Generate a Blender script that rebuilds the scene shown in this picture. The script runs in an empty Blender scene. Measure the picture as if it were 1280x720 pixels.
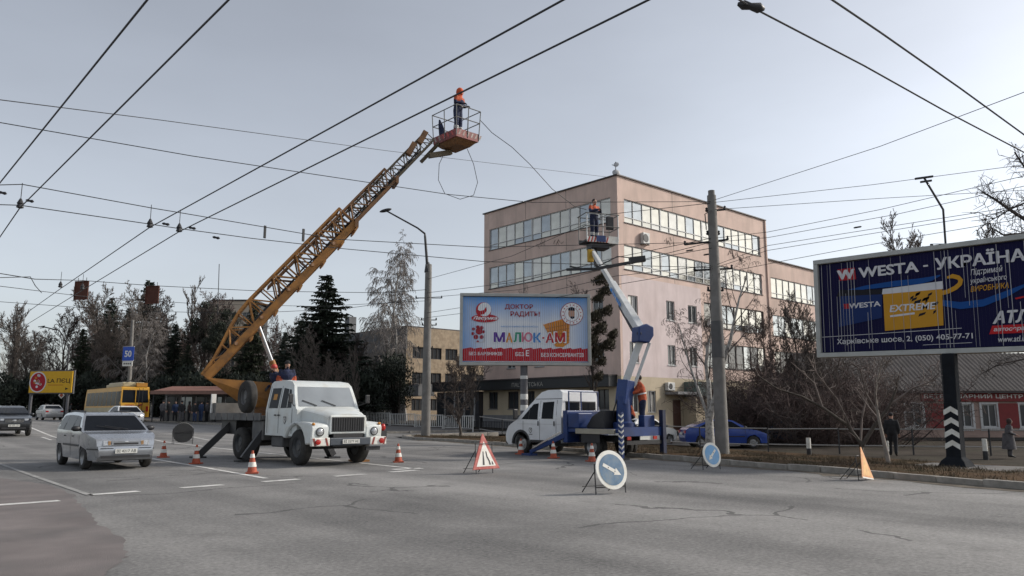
import bpy, bmesh, math, random
from mathutils import Vector, Matrix
import numpy as np
R = math.radians
random.seed(7)
scene = bpy.context.scene
COL = scene.collection

# ------------------------------------------------------------------ camera, sky, sun, exposure
# World axes follow the street: +Y runs up the street (away, left in the picture), +X across it
# (away, right).  The photographer stands in the road at the origin.
YAW = 41.76
CAMH = 1.45
FPX = 962.0
PITCH = math.atan(155.0 / FPX)
cam_d = bpy.data.cameras.new("camera")
cam_d.sensor_width = 36.0
cam_d.lens = 36.0 * FPX / 1280.0
cam_d.clip_end = 3000
cam = bpy.data.objects.new("camera", cam_d)
COL.objects.link(cam)
cam.location = (0, 0, CAMH)
cam.rotation_euler = (R(90) + PITCH, 0, -R(YAW))
scene.camera = cam

SUN_AZ, SUN_EL = 118.0, 32.0          # clockwise from +Y, above the horizon
world = bpy.data.worlds.new("World")
scene.world = world
world.use_nodes = True
wn = world.node_tree
wn.nodes.clear()
sky = wn.nodes.new("ShaderNodeTexSky")
sky.sky_type = 'NISHITA'
sky.sun_disc = False
sky.sun_elevation = R(SUN_EL)
sky.sun_rotation = R(SUN_AZ)
sky.altitude = 150
sky.air_density = 1.0
sky.dust_density = 1.9
sky.ozone_density = 2.0
hsv = wn.nodes.new("ShaderNodeHueSaturation")
hsv.inputs["Saturation"].default_value = 0.37
bg = wn.nodes.new("ShaderNodeBackground")
bg.inputs["Strength"].default_value = 0.074
wo = wn.nodes.new("ShaderNodeOutputWorld")
wn.links.new(sky.outputs[0], hsv.inputs["Color"])
# thin high haze: very faint, broad unevenness over the whole sky
wtc = wn.nodes.new("ShaderNodeTexCoord"); wnz = wn.nodes.new("ShaderNodeTexNoise"); wnz.inputs["Scale"].default_value = 2.2; wnz.inputs["Detail"].default_value = 5
wmp = wn.nodes.new("ShaderNodeMapping"); wmp.inputs["Scale"].default_value = (1, 1, 3.0); wn.links.new(wtc.outputs["Generated"], wmp.inputs["Vector"]); wn.links.new(wmp.outputs[0], wnz.inputs["Vector"])
wmr = wn.nodes.new("ShaderNodeMapRange"); wmr.inputs["From Min"].default_value = .3; wmr.inputs["From Max"].default_value = .7; wmr.inputs["To Min"].default_value = .95; wmr.inputs["To Max"].default_value = 1.07
wn.links.new(wnz.outputs["Fac"], wmr.inputs["Value"])
wmx = wn.nodes.new("ShaderNodeMixRGB"); wmx.blend_type = 'MULTIPLY'; wmx.inputs["Fac"].default_value = 1.0
wn.links.new(hsv.outputs[0], wmx.inputs["Color1"]); wn.links.new(wmr.outputs[0], wmx.inputs["Color2"])
wn.links.new(wmx.outputs[0], bg.inputs["Color"])
wn.links.new(bg.outputs[0], wo.inputs["Surface"])

sun_d = bpy.data.lights.new("sun", 'SUN')
sun_d.energy = 1.45
sun_d.angle = R(5)
sun_d.color = (1.0, 0.93, 0.84)
sun = bpy.data.objects.new("sun", sun_d)
COL.objects.link(sun)
sdir = Vector((math.sin(R(SUN_AZ)) * math.cos(R(SUN_EL)), math.cos(R(SUN_AZ)) * math.cos(R(SUN_EL)), math.sin(R(SUN_EL))))
sun.rotation_euler = (-sdir).to_track_quat('-Z', 'Y').to_euler()

vs = scene.view_settings
vs.view_transform = 'Standard'
vs.look = 'None'
vs.exposure = 1.17
vs.gamma = 1.0
vs.use_curve_mapping = False

# ------------------------------------------------------------------ surveying: photo pixel -> place
CA, SA = math.cos(R(YAW)), math.sin(R(YAW))
def wray(px, py):
    u = (px - 640) / FPX; v = (360 - py) / FPX
    c, s = math.cos(PITCH), math.sin(PITCH)
    x, y, z = u, c - v * s, s + v * c
    return Vector((x * CA + y * SA, -x * SA + y * CA, z)), y
def at(px, py, dist):                       # point seen at that pixel, 'dist' metres ahead
    d, y = wray(px, py)
    return Vector((0, 0, CAMH)) + d * (dist / y)
def on(px, py, z=0.0):                      # point seen at that pixel on the level z
    d, y = wray(px, py)
    return Vector((0, 0, CAMH)) + d * ((z - CAMH) / d.z)
def sm(x):
    x = max(0.0, min(1.0, x)); return x * x * (3 - 2 * x)
def rise(s):                                # the street climbs gently further up
    if s < 40: return 0.0
    if s < 68: return 0.02 * (s - 40)
    return 0.56 + 0.006 * (min(s, 300) - 68)
KERB = [(-40, 14.5), (-10, 16.0), (0, 16.7), (4.7, 17.2), (6.7, 17.75), (8.8, 18.3), (11.7, 18.95), (16.2, 20.1), (20, 21.1), (25, 22.4), (30.6, 23.7), (35, 24.0), (43, 27.0), (50, 26), (61, 24.0), (68, 22.6), (90, 21.5), (400, 21)]
def kt(s):
    for (a, b), (c, d) in zip(KERB, KERB[1:]):
        if a <= s <= c: return b + (d - b) * (s - a) / (c - a)
    return KERB[0][1] if s < KERB[0][0] else KERB[-1][1]
def zg(t, s):                               # bare ground level
    return rise(s) - 0.03 - 0.30 * sm((t - kt(s)) / 3.0) * sm((44 - s) / 8.0)
def spot(px, dist):                         # ground position under a pixel column at a distance
    p = at(px, 515, dist); return Vector((p.x, p.y, zg(p.x, p.y)))

# ------------------------------------------------------------------ materials
MATS = {}
def mat(name, col, rough=0.65, metal=0.0, var=0.12, scale=5.0, bump=0.0, bscale=80.0, spec=0.5, dirt=None, dirt_amt=0.5, dirt_scale=2.0, coat=0.0, detail=5.0, streak=1.0):
    if name in MATS: return MATS[name]
    m = bpy.data.materials.new(name); m.use_nodes = True
    nt = m.node_tree; b = nt.nodes["Principled BSDF"]
    L = nt.links.new
    tc = nt.nodes.new("ShaderNodeTexCoord")
    nz = nt.nodes.new("ShaderNodeTexNoise"); nz.inputs["Scale"].default_value = scale; nz.inputs["Detail"].default_value = detail
    L(tc.outputs["Object"], nz.inputs["Vector"])
    rm = nt.nodes.new("ShaderNodeValToRGB")
    c = Vector(col[:3])
    rm.color_ramp.elements[0].position = 0.3; rm.color_ramp.elements[1].position = 0.7
    rm.color_ramp.elements[0].color = (*(c * (1 - var)), 1); rm.color_ramp.elements[1].color = (*[min(1, k * (1 + var)) for k in c], 1)
    L(nz.outputs["Fac"], rm.inputs["Fac"])
    out = rm.outputs["Color"]
    if dirt:
        n2 = nt.nodes.new("ShaderNodeTexNoise"); n2.inputs["Scale"].default_value = dirt_scale; n2.inputs["Detail"].default_value = 8; n2.inputs["Roughness"].default_value = 0.65
        if streak != 1.0:
            ms = nt.nodes.new("ShaderNodeMapping"); ms.inputs["Scale"].default_value = (1, 1, streak); L(tc.outputs["Object"], ms.inputs["Vector"]); L(ms.outputs[0], n2.inputs["Vector"])
        else: L(tc.outputs["Object"], n2.inputs["Vector"])
        r2 = nt.nodes.new("ShaderNodeMapRange"); r2.inputs["From Min"].default_value = 0.45; r2.inputs["From Max"].default_value = 0.75
        r2.inputs["To Max"].default_value = dirt_amt
        L(n2.outputs["Fac"], r2.inputs["Value"])
        mx = nt.nodes.new("ShaderNodeMixRGB"); mx.inputs["Color2"].default_value = (*dirt, 1)
        L(r2.outputs[0], mx.inputs["Fac"]); L(out, mx.inputs["Color1"]); out = mx.outputs[0]
    L(out, b.inputs["Base Color"])
    b.inputs["Roughness"].default_value = rough; b.inputs["Metallic"].default_value = metal
    b.inputs["Specular IOR Level"].default_value = spec
    b.inputs["Coat Weight"].default_value = coat
    if bump:
        n3 = nt.nodes.new("ShaderNodeTexNoise"); n3.inputs["Scale"].default_value = bscale; n3.inputs["Detail"].default_value = 4
        L(tc.outputs["Object"], n3.inputs["Vector"])
        bp = nt.nodes.new("ShaderNodeBump"); bp.inputs["Strength"].default_value = bump; bp.inputs["Distance"].default_value = 0.02
        L(n3.outputs["Fac"], bp.inputs["Height"]); L(bp.outputs[0], b.inputs["Normal"])
    MATS[name] = m
    return m
def glass(name, col, refl, rough=0.04):
    if name in MATS: return MATS[name]
    m = mat(name, col, rough, refl, 0.12, 1.5)
    return m
def emit(name, col, st):
    if name in MATS: return MATS[name]
    m = mat(name, col, 0.4)
    b = m.node_tree.nodes["Principled BSDF"]
    b.inputs["Emission Color"].default_value = (*col, 1); b.inputs["Emission Strength"].default_value = st
    return m

# ------------------------------------------------------------------ mesh building
def smooth(me, ang=40):
    me.polygons.foreach_set("use_smooth", [True] * len(me.polygons))
    me.set_sharp_from_angle(angle=R(ang))
def frame_from(d, up=Vector((0, 0, 1))):
    d = d.normalized()
    if abs(d.dot(up)) > 0.98: up = Vector((1, 0, 0))
    a = d.cross(up).normalized(); b = a.cross(d).normalized()
    return a, b
class MB:
    def __init__(s): s.v = []; s.f = []; s.fix = True
    def add(s, vs_, fs):
        n = len(s.v); s.v += [tuple(x) for x in vs_]; s.f += [tuple(i + n for i in f) for f in fs]; return s
    def box(s, x0, x1, y0, y1, z0, z1):
        return s.add([(x0, y0, z0), (x1, y0, z0), (x1, y1, z0), (x0, y1, z0), (x0, y0, z1), (x1, y0, z1), (x1, y1, z1), (x0, y1, z1)],
                     [(3, 2, 1, 0), (4, 5, 6, 7), (0, 1, 5, 4), (1, 2, 6, 5), (2, 3, 7, 6), (3, 0, 4, 7)])
    def obox(s, c, size, rot):
        m = Matrix.Translation(c) @ rot.to_4x4()
        a, b, d = [k / 2 for k in size]
        vs_ = [m @ Vector(p) for p in [(-a, -b, -d), (a, -b, -d), (a, b, -d), (-a, b, -d), (-a, -b, d), (a, -b, d), (a, b, d), (-a, b, d)]]
        return s.add(vs_, [(3, 2, 1, 0), (4, 5, 6, 7), (0, 1, 5, 4), (1, 2, 6, 5), (2, 3, 7, 6), (3, 0, 4, 7)])
    def bar(s, p, q, w, h=None, up=Vector((0, 0, 1)), w2=None, h2=None):
        p, q = Vector(p), Vector(q); h = h or w; w2 = w2 or w; h2 = h2 or h
        a, b = frame_from(q - p, up)
        vs_ = []
        for c, ww, hh in ((p, w, h), (q, w2, h2)):
            vs_ += [c + a * i * ww / 2 + b * j * hh / 2 for i, j in ((-1, -1), (1, -1), (1, 1), (-1, 1))]
        return s.add(vs_, [(3, 2, 1, 0), (4, 5, 6, 7), (0, 1, 5, 4), (1, 2, 6, 5), (2, 3, 7, 6), (3, 0, 4, 7)])
    def tube(s, pts, r, n=6, cap=True):
        pts = [Vector(p) for p in pts]
        rr = r if isinstance(r, (list, tuple)) else [r] * len(pts)
        vs_ = []; fs = []
        a, b = frame_from(pts[1] - pts[0])
        for i, p in enumerate(pts):
            d = pts[min(i + 1, len(pts) - 1)] - pts[max(i - 1, 0)]
            if d.length < 1e-9: d = Vector((0, 0, 1))
            d.normalize()
            a = a - d * a.dot(d)
            if a.length < 1e-4: a, b = frame_from(d)
            a.normalize(); b = d.cross(a)
            for k in range(n):
                t = 2 * math.pi * k / n
                vs_.append(p + (a * math.cos(t) + b * math.sin(t)) * rr[i])
        m = len(pts)
        for i in range(m - 1):
            for k in range(n):
                k2 = (k + 1) % n
                fs.append((i * n + k, i * n + k2, (i + 1) * n + k2, (i + 1) * n + k))
        if cap: fs.append(tuple(range(n))[::-1]); fs.append(tuple((m - 1) * n + k for k in range(n)))
        return s.add(vs_, fs)
    def loft(s, rings, cap=True):
        n = len(rings[0]); vs_ = [p for r in rings for p in r]; fs = []
        for i in range(len(rings) - 1):
            for k in range(n):
                k2 = (k + 1) % n
                fs.append((i * n + k, i * n + k2, (i + 1) * n + k2, (i + 1) * n + k))
        if cap: fs.append(tuple(range(n))[::-1]); fs.append(tuple((len(rings) - 1) * n + k for k in range(n)))
        return s.add(vs_, fs)
    def lathe(s, prof, c=(0, 0, 0), axis='z', n=20, cap=True):      # prof: (radius, height)
        rings = []
        c = Vector(c)
        for r, h in prof:
            ring = []
            for k in range(n):
                t = 2 * math.pi * k / n; a, b = r * math.cos(t), r * math.sin(t)
                ring.append(c + Vector({'z': (a, b, h), 'y': (a, h, b), 'x': (h, a, b)}[axis]))
            rings.append(ring)
        return s.loft(rings, cap)
    def ell(s, c, r, nu=10, nv=7, rot=None):
        c = Vector(c); rings = []
        for j in range(1, nv):
            t = math.pi * j / nv; ring = []
            for k in range(nu):
                p = 2 * math.pi * k / nu
                q = Vector((r[0] * math.sin(t) * math.cos(p), r[1] * math.sin(t) * math.sin(p), r[2] * math.cos(t)))
                ring.append(c + (rot @ q if rot else q))
            rings.append(ring)
        return s.loft(rings)
    def prism(s, poly, plane, a, b):                                # polygon in a plane, extruded along its normal
        def P(u, v, w): return {'xz': (u, w, v), 'yz': (w, u, v), 'xy': (u, v, w)}[plane]
        n = len(poly)
        vs_ = [P(u, v, a) for u, v in poly] + [P(u, v, b) for u, v in poly]
        fs = [tuple(range(n)), tuple(range(n, 2 * n))[::-1]] + [(k, (k + 1) % n, n + (k + 1) % n, n + k) for k in range(n)]
        return s.add(vs_, fs)
    def mesh(s, name, fix=True, sm_ang=None):
        me = bpy.data.meshes.new(name); me.from_pydata(s.v, [], s.f)
        if fix:
            bm = bmesh.new(); bm.from_mesh(me); bmesh.ops.recalc_face_normals(bm, faces=bm.faces); bm.to_mesh(me); bm.free()
        if sm_ang: smooth(me, sm_ang)
        return me
    def build(s, name, m, parent=None, sm_ang=None, fix=True, bevel=0, loc=None):
        me = s.mesh(name, fix, sm_ang)
        return link(name, me, m, parent, bevel, loc)
def link(name, me, m, parent=None, bevel=0, loc=None):
    o = bpy.data.objects.new(name, me)
    if m is not None:
        me.materials.clear(); me.materials.append(m)
    COL.objects.link(o)
    if parent: o.parent = parent
    if loc is not None: o.location = loc
    if bevel:
        b = o.modifiers.new("bevel", 'BEVEL'); b.width = bevel; b.segments = 2; b.limit_method = 'ANGLE'; b.angle_limit = R(35)
    return o
def inst(src, parent=None, loc=None, rot=None, scale=None):
    o = src.copy(); COL.objects.link(o)
    if parent is not None: o.parent = parent
    if loc is not None: o.location = loc
    if rot is not None: o.rotation_euler = rot
    if scale is not None: o.scale = scale
    return o
def copy_tree(o, parent=None):
    c = o.copy(); COL.objects.link(c)
    if parent: c.parent = parent
    for ch in list(o.children): copy_tree(ch, c)
    return c
def tag(o, label, cat, group=None):
    o["label"] = label; o["category"] = cat
    if group: o["group"] = group
    return o
def thing(name, label, cat, loc=(0, 0, 0), rz=0.0, group=None):
    o = bpy.data.objects.new(name, None); COL.objects.link(o)
    o.empty_display_size = 0.2; o.location = loc; o.rotation_euler = (0, 0, rz)
    return tag(o, label, cat, group)
def struct(o): o["kind"] = "structure"; return o
def stuff(o): o["kind"] = "stuff"; return o
def lab(o, l): o["label"] = l; return o

# flat lettering: a text curve turned into a mesh, fitted to a rectangle of a board (local x right, z up, facing -y)
def text_mesh(s, bold=0.0, shear=0.0, spacing=1.0):
    c = bpy.data.curves.new("lettering", 'FONT'); c.body = s; c.offset = bold; c.shear = shear; c.space_character = spacing
    c.resolution_u = 3; c.fill_mode = 'FRONT'
    o = bpy.data.objects.new("lettering", c); COL.objects.link(o)
    dg = bpy.context.evaluated_depsgraph_get(); dg.update()
    me = bpy.data.meshes.new_from_object(o.evaluated_get(dg))
    bpy.data.objects.remove(o); bpy.data.curves.remove(c)
    return me
def lettering(s, x0, x1, z0, z1, y, m, parent, bold=0.012, shear=0.0, name="lettering", slope=0.0, spacing=1.0):
    me = text_mesh(s, min(bold, .012), shear, spacing)
    n = len(me.vertices)
    if n == 0: return None
    co = np.empty(n * 3); me.vertices.foreach_get("co", co); co = co.reshape(-1, 3)
    lo, hi = co.min(0), co.max(0)
    out = np.empty_like(co)
    out[:, 0] = x0 + (co[:, 0] - lo[0]) / (hi[0] - lo[0]) * (x1 - x0)
    out[:, 2] = z0 + (co[:, 1] - lo[1]) / (hi[1] - lo[1]) * (z1 - z0) + (out[:, 0] - x0) * slope
    out[:, 1] = y
    me.vertices.foreach_set("co", out.ravel()); me.update()
    if bold > .018:                                                  # heavier strokes: shifted passes a hair apart
        fs_ = [tuple(p.vertices) for p in me.polygons]; V_ = []; F_ = []
        dx = (bold - .012) * (x1 - x0) / (hi[0] - lo[0]); dz = (bold - .012) * .6 * (z1 - z0) / (hi[1] - lo[1])
        for i_, (a_, b_) in enumerate(((0, 0), (-1, 0), (1, 0), (0, -1), (0, 1))):
            o2 = out.copy(); o2[:, 0] += a_ * dx; o2[:, 2] += b_ * dz; o2[:, 1] += .0003 * i_
            F_ += [tuple(v + len(V_) for v in f) for f in fs_]; V_ += o2.tolist()
        me = bpy.data.meshes.new(name); me.from_pydata(V_, [], F_)
    return link(name, me, m, parent)
def flat(poly, y, m, parent, name="print_shape"):                    # flat printed shape on a board
    me = bpy.data.meshes.new(name); me.from_pydata([(a, y, b) for a, b in poly], [], [tuple(range(len(poly)))])
    return link(name, me, m, parent)
def disc(cx, cz, rx, rz, n=24, a0=0, a1=360):
    return [(cx + rx * math.cos(R(a0 + (a1 - a0) * k / n)), cz + rz * math.sin(R(a0 + (a1 - a0) * k / n))) for k in range(n)]
# ------------------------------------------------------------------ shared materials
m_steel = mat("dark_steel", (0.035, 0.035, 0.037), 0.55, 0.3, 0.3, 8)
m_black = mat("black_plastic", (0.018, 0.018, 0.02), 0.5, 0, 0.2)
m_rubber = mat("tyre_rubber", (0.022, 0.021, 0.02), 0.85, 0, 0.3, 6, dirt=(0.11, 0.1, 0.085), dirt_amt=0.5)
m_white = mat("white_paint", (0.74, 0.74, 0.72), 0.35, 0, 0.05, 3, dirt=(0.42, 0.39, 0.34), dirt_amt=0.35, dirt_scale=1.6)
m_wire = mat("wire_dark", (0.02, 0.02, 0.022), 0.6)
m_concrete = mat("pole_concrete", (0.19, 0.182, 0.17), 0.9, 0, 0.18, 3, 0.3, 60, dirt=(0.13, 0.12, 0.11), dirt_amt=0.6)
m_red = mat("red_paint", (0.42, 0.04, 0.03), 0.5, 0, 0.15)
m_orange = mat("orange_plastic", (0.42, 0.085, 0.04), 0.7, 0, 0.25, 9, dirt=(.16, .07, .05), dirt_amt=.6, dirt_scale=8)
m_signwhite = mat("sign_white", (0.7, 0.69, 0.64), 0.5, 0, 0.08, 6, dirt=(0.45, 0.38, 0.25), dirt_amt=0.5, dirt_scale=5)
m_mark = mat("road_paint", (0.62, 0.61, 0.58), 0.8, 0, 0.12, 2, dirt=(0.2, 0.195, 0.185), dirt_amt=0.9, dirt_scale=3)
m_navy = mat("navy_cloth", (0.016, 0.022, 0.055), 0.9, 0, 0.5, 9, 0.9, 14)
m_orange_cloth = mat("orange_cloth", (0.42, 0.085, 0.035), 0.9, 0, 0.35, 9, 0.9, 14)
m_skin = mat("skin", (0.42, 0.24, 0.17), 0.6, 0, 0.1, 10)
m_hair = mat("dark_hair", (0.02, 0.015, 0.012), 0.7, 0, 0.3, 30)
m_boot = mat("boot_leather", (0.02, 0.018, 0.016), 0.6)
m_glove = mat("work_glove", (0.05, 0.05, 0.055), 0.9)
m_refl = mat("reflective_tape", (0.62, 0.62, 0.6), 0.4)
m_carglass = mat("car_glass", (0.012, 0.014, 0.018), .09, 0, .1, spec=.04)
m_chrome = mat("chrome", (0.6, 0.6, 0.6), 0.2, 0.9, 0.05)
m_lens = mat("lamp_lens", (0.40, 0.41, 0.42), 0.1, 0.4, 0.25, 30)
m_plate = mat("number_plate", (0.6, 0.6, 0.56), 0.5)
m_redlens = mat("red_lens", (0.4, 0.02, 0.015), 0.2)

# ------------------------------------------------------------------ ground, road, kerbs, verge
def asphalt_mat():
    m = bpy.data.materials.new("asphalt"); m.use_nodes = True
    nt = m.node_tree; b = nt.nodes["Principled BSDF"]; L = nt.links.new
    N = nt.nodes.new
    tc = N("ShaderNodeTexCoord")
    mp = N("ShaderNodeMapping"); mp.inputs["Scale"].default_value = (0.55, 0.03, 1)      # worn bands that run along the lanes
    L(tc.outputs["Object"], mp.inputs["Vector"])
    n1 = N("ShaderNodeTexNoise"); n1.inputs["Scale"].default_value = 1.0; n1.inputs["Detail"].default_value = 3
    L(mp.outputs[0], n1.inputs["Vector"])
    n2 = N("ShaderNodeTexNoise"); n2.inputs["Scale"].default_value = 0.35; n2.inputs["Detail"].default_value = 9; n2.inputs["Roughness"].default_value = 0.62
    L(tc.outputs["Object"], n2.inputs["Vector"])
    n3 = N("ShaderNodeTexNoise"); n3.inputs["Scale"].default_value = 24; n3.inputs["Detail"].default_value = 3
    L(tc.outputs["Object"], n3.inputs["Vector"])
    a1 = N("ShaderNodeMath"); a1.operation = 'MULTIPLY_ADD'; a1.inputs[1].default_value = 0.75; L(n1.outputs["Fac"], a1.inputs[0])
    a2 = N("ShaderNodeMath"); a2.operation = 'MULTIPLY'; a2.inputs[1].default_value = 0.60; L(n2.outputs["Fac"], a2.inputs[0]); L(a2.outputs[0], a1.inputs[2])
    a3 = N("ShaderNodeMath"); a3.operation = 'MULTIPLY_ADD'; a3.inputs[1].default_value = 0.52; L(n3.outputs["Fac"], a3.inputs[0]); L(a1.outputs[0], a3.inputs[2])
    sx = N("ShaderNodeSeparateXYZ"); L(tc.outputs["Object"], sx.inputs[0])            # wheel tracks: polished and oily strips per lane
    nw = N("ShaderNodeMath"); nw.operation = 'MULTIPLY_ADD'; nw.inputs[1].default_value = 1.6; L(n2.outputs["Fac"], nw.inputs[0]); L(sx.outputs["X"], nw.inputs[2])
    mr = N("ShaderNodeMapRange"); mr.inputs["From Min"].default_value = -2.2; mr.inputs["From Max"].default_value = 22.8; L(nw.outputs[0], mr.inputs["Value"])
    tr_ = N("ShaderNodeValToRGB"); tr_.color_ramp.interpolation = 'EASE'
    st_ = [(-3, .5), (2, .42), (4.2, .5), (5.8, .36), (7.4, .45), (8.3, .58), (9.4, .66), (10.6, .5), (12.4, .44), (13.6, .60), (15, .44), (16.6, .46), (18, .48), (21, .44)]
    while len(tr_.color_ramp.elements) < len(st_): tr_.color_ramp.elements.new(.5)
    for el, (t_, v_) in zip(tr_.color_ramp.elements, st_): el.position = (t_ + 3) / 25.0; el.color = (v_, v_, v_, 1)
    L(mr.outputs[0], tr_.inputs["Fac"])
    a4 = N("ShaderNodeMath"); a4.operation = 'MULTIPLY_ADD'; a4.inputs[1].default_value = 0.55; L(tr_.outputs["Color"], a4.inputs[0]); L(a3.outputs[0], a4.inputs[2])
    a5 = N("ShaderNodeMath"); a5.operation = 'SUBTRACT'; a5.inputs[1].default_value = 0.405; L(a4.outputs[0], a5.inputs[0]); a3 = a5
    cr = N("ShaderNodeValToRGB")
    e = cr.color_ramp.elements; e[0].position = 0.58; e[0].color = (0.085, 0.083, 0.080, 1); e[1].position = 1.02; e[1].color = (0.272, 0.263, 0.25, 1)
    L(a3.outputs[0], cr.inputs["Fac"])
    # cracks: thin dark cell edges, broken up
    n4 = N("ShaderNodeTexNoise"); n4.inputs["Scale"].default_value = 0.9; n4.inputs["Detail"].default_value = 6
    L(tc.outputs["Object"], n4.inputs["Vector"])
    ad = N("ShaderNodeMixRGB"); ad.blend_type = 'ADD'; ad.inputs["Fac"].default_value = 0.9
    L(tc.outputs["Object"], ad.inputs["Color1"]); L(n4.outputs["Color"], ad.inputs["Color2"])
    vo = N("ShaderNodeTexVoronoi"); vo.feature = 'DISTANCE_TO_EDGE'; vo.inputs["Scale"].default_value = 0.24
    L(ad.outputs[0], vo.inputs["Vector"])
    lt = N("ShaderNodeMath"); lt.operation = 'LESS_THAN'; lt.inputs[1].default_value = 0.008; L(vo.outputs["Distance"], lt.inputs[0])
    n5 = N("ShaderNodeTexNoise"); n5.inputs["Scale"].default_value = 0.22; L(tc.outputs["Object"], n5.inputs["Vector"])
    gt = N("ShaderNodeMath"); gt.operation = 'GREATER_THAN'; gt.inputs[1].default_value = 0.53; L(n5.outputs["Fac"], gt.inputs[0])
    mu = N("ShaderNodeMath"); mu.operation = 'MULTIPLY'; L(lt.outputs[0], mu.inputs[0]); L(gt.outputs[0], mu.inputs[1])
    m6 = N("ShaderNodeMath"); m6.operation = 'MULTIPLY'; m6.inputs[1].default_value = 0.75; L(mu.outputs[0], m6.inputs[0])
    mx = N("ShaderNodeMixRGB"); mx.inputs["Color2"].default_value = (0.05, 0.048, 0.046, 1)
    L(m6.outputs[0], mx.inputs["Fac"]); L(cr.outputs[0], mx.inputs["Color1"])
    n7 = N("ShaderNodeTexNoise"); n7.inputs["Scale"].default_value = 0.75; n7.inputs["Detail"].default_value = 7; n7.inputs["Roughness"].default_value = .7; L(tc.outputs["Object"], n7.inputs["Vector"])
    m7 = N("ShaderNodeMapRange"); m7.inputs["From Min"].default_value = .56; m7.inputs["From Max"].default_value = .72; m7.inputs["To Max"].default_value = .42; L(n7.outputs["Fac"], m7.inputs["Value"])
    x7 = N("ShaderNodeMixRGB"); x7.inputs["Color2"].default_value = (0.075, 0.073, 0.07, 1); L(m7.outputs[0], x7.inputs["Fac"]); L(mx.outputs[0], x7.inputs["Color1"])
    n8 = N("ShaderNodeTexNoise"); n8.inputs["Scale"].default_value = 11; n8.inputs["Detail"].default_value = 6; n8.inputs["Roughness"].default_value = .8; L(tc.outputs["Object"], n8.inputs["Vector"])
    m8 = N("ShaderNodeMapRange"); m8.inputs["From Min"].default_value = .35; m8.inputs["From Max"].default_value = .68; m8.inputs["To Min"].default_value = .80; m8.inputs["To Max"].default_value = 1.2; L(n8.outputs["Fac"], m8.inputs["Value"])
    x8 = N("ShaderNodeMixRGB"); x8.blend_type = 'MULTIPLY'; x8.inputs["Fac"].default_value = 1.0; L(x7.outputs[0], x8.inputs["Color1"]); L(m8.outputs[0], x8.inputs["Color2"])
    L(x8.outputs[0], b.inputs["Base Color"])
    b.inputs["Roughness"].default_value = 0.82
    bp = N("ShaderNodeBump"); bp.inputs["Strength"].default_value = 0.5; bp.inputs["Distance"].default_value = 0.012
    n6 = N("ShaderNodeTexNoise"); n6.inputs["Scale"].default_value = 90; n6.inputs["Detail"].default_value = 2; L(tc.outputs["Object"], n6.inputs["Vector"])
    L(n6.outputs["Fac"], bp.inputs["Height"]); L(bp.outputs[0], b.inputs["Normal"])
    return m
m_asphalt = asphalt_mat()
m_patch = mat("worn_asphalt", (0.158, 0.137, 0.13), 0.85, 0, 0.25, 1.2, 0.5, 90, dirt=(0.118, 0.11, 0.106), dirt_amt=0.9, dirt_scale=0.8, detail=9)
m_dirt = mat("dry_ground", (0.055, 0.046, 0.038), 0.95, 0, 0.35, 0.8, 0.6, 30, dirt=(0.05, 0.048, 0.034), dirt_amt=0.8, dirt_scale=0.35, detail=8, spec=.05)
m_kerb = mat("kerb_stone", (0.27, 0.25, 0.22), 0.9, 0, 0.25, 4, 0.5, 40, dirt=(0.10, 0.088, 0.07), dirt_amt=0.9, dirt_scale=1.2)
m_paving = mat("pavement_concrete", (0.12, 0.112, 0.104), 0.9, 0, 0.2, 1.5, 0.3, 40, dirt=(0.12, 0.11, 0.1), dirt_amt=0.6, dirt_scale=0.7)

def sheet(name, ts, ss, zf, m, tf=None):
    vs_ = []; fs = []
    nt_, ns = len(ts), len(ss)
    for s in ss:
        for t in ts:
            tt = tf(t, s) if tf else t
            vs_.append((tt, s, zf(tt, s)))
    for j in range(ns - 1):
        for i in range(nt_ - 1):
            a = j * nt_ + i; fs.append((a, a + 1, a + nt_ + 1, a + nt_))
    me = bpy.data.meshes.new(name); me.from_pydata(vs_, [], fs); smooth(me, 60)
    return struct(link(name, me, m))
def rng(a, b, st): 
    n = max(1, int(round((b - a) / st))); return [a + (b - a) * k / n for k in range(n + 1)]
SS = rng(-60, 120, 2.0) + [140, 170, 210, 260, 300, 400, 700, 1500]
sheet("ground", [-1200, -300, -60, -20] + rng(-16, 70, 2.0) + [90, 130, 200, 400, 1500], SS, lambda t, s: zg(t, s) - (0.03 if t < kt(s) else 0), m_dirt)
road = sheet("road", [k / 20 for k in range(21)], SS, lambda t, s: rise(s), m_asphalt, tf=lambda u, s: -14 + u * (kt(s) + 14))
# old reddish surfacing in the near left lane
pt = [on(-60, 590), on(20, 600), on(60, 606), on(92, 618), on(100, 630), on(118, 648), on(150, 672), on(158, 690), on(140, 712), on(90, 760), on(-80, 820)]
rp = random.Random(9); p2 = []
for a, b in zip(pt, pt[1:] + pt[:1]):
    for k in range(8): q = a.lerp(b, k / 8); p2.append(Vector((q.x + rp.gauss(0, .03), q.y + rp.gauss(0, .03), 0)))
pt = p2
me = bpy.data.meshes.new("asphalt_patch"); me.from_pydata([(p.x, p.y, 0.004) for p in pt], [], [tuple(range(len(pt)))])
struct(link("asphalt_patch", me, m_patch))

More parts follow.
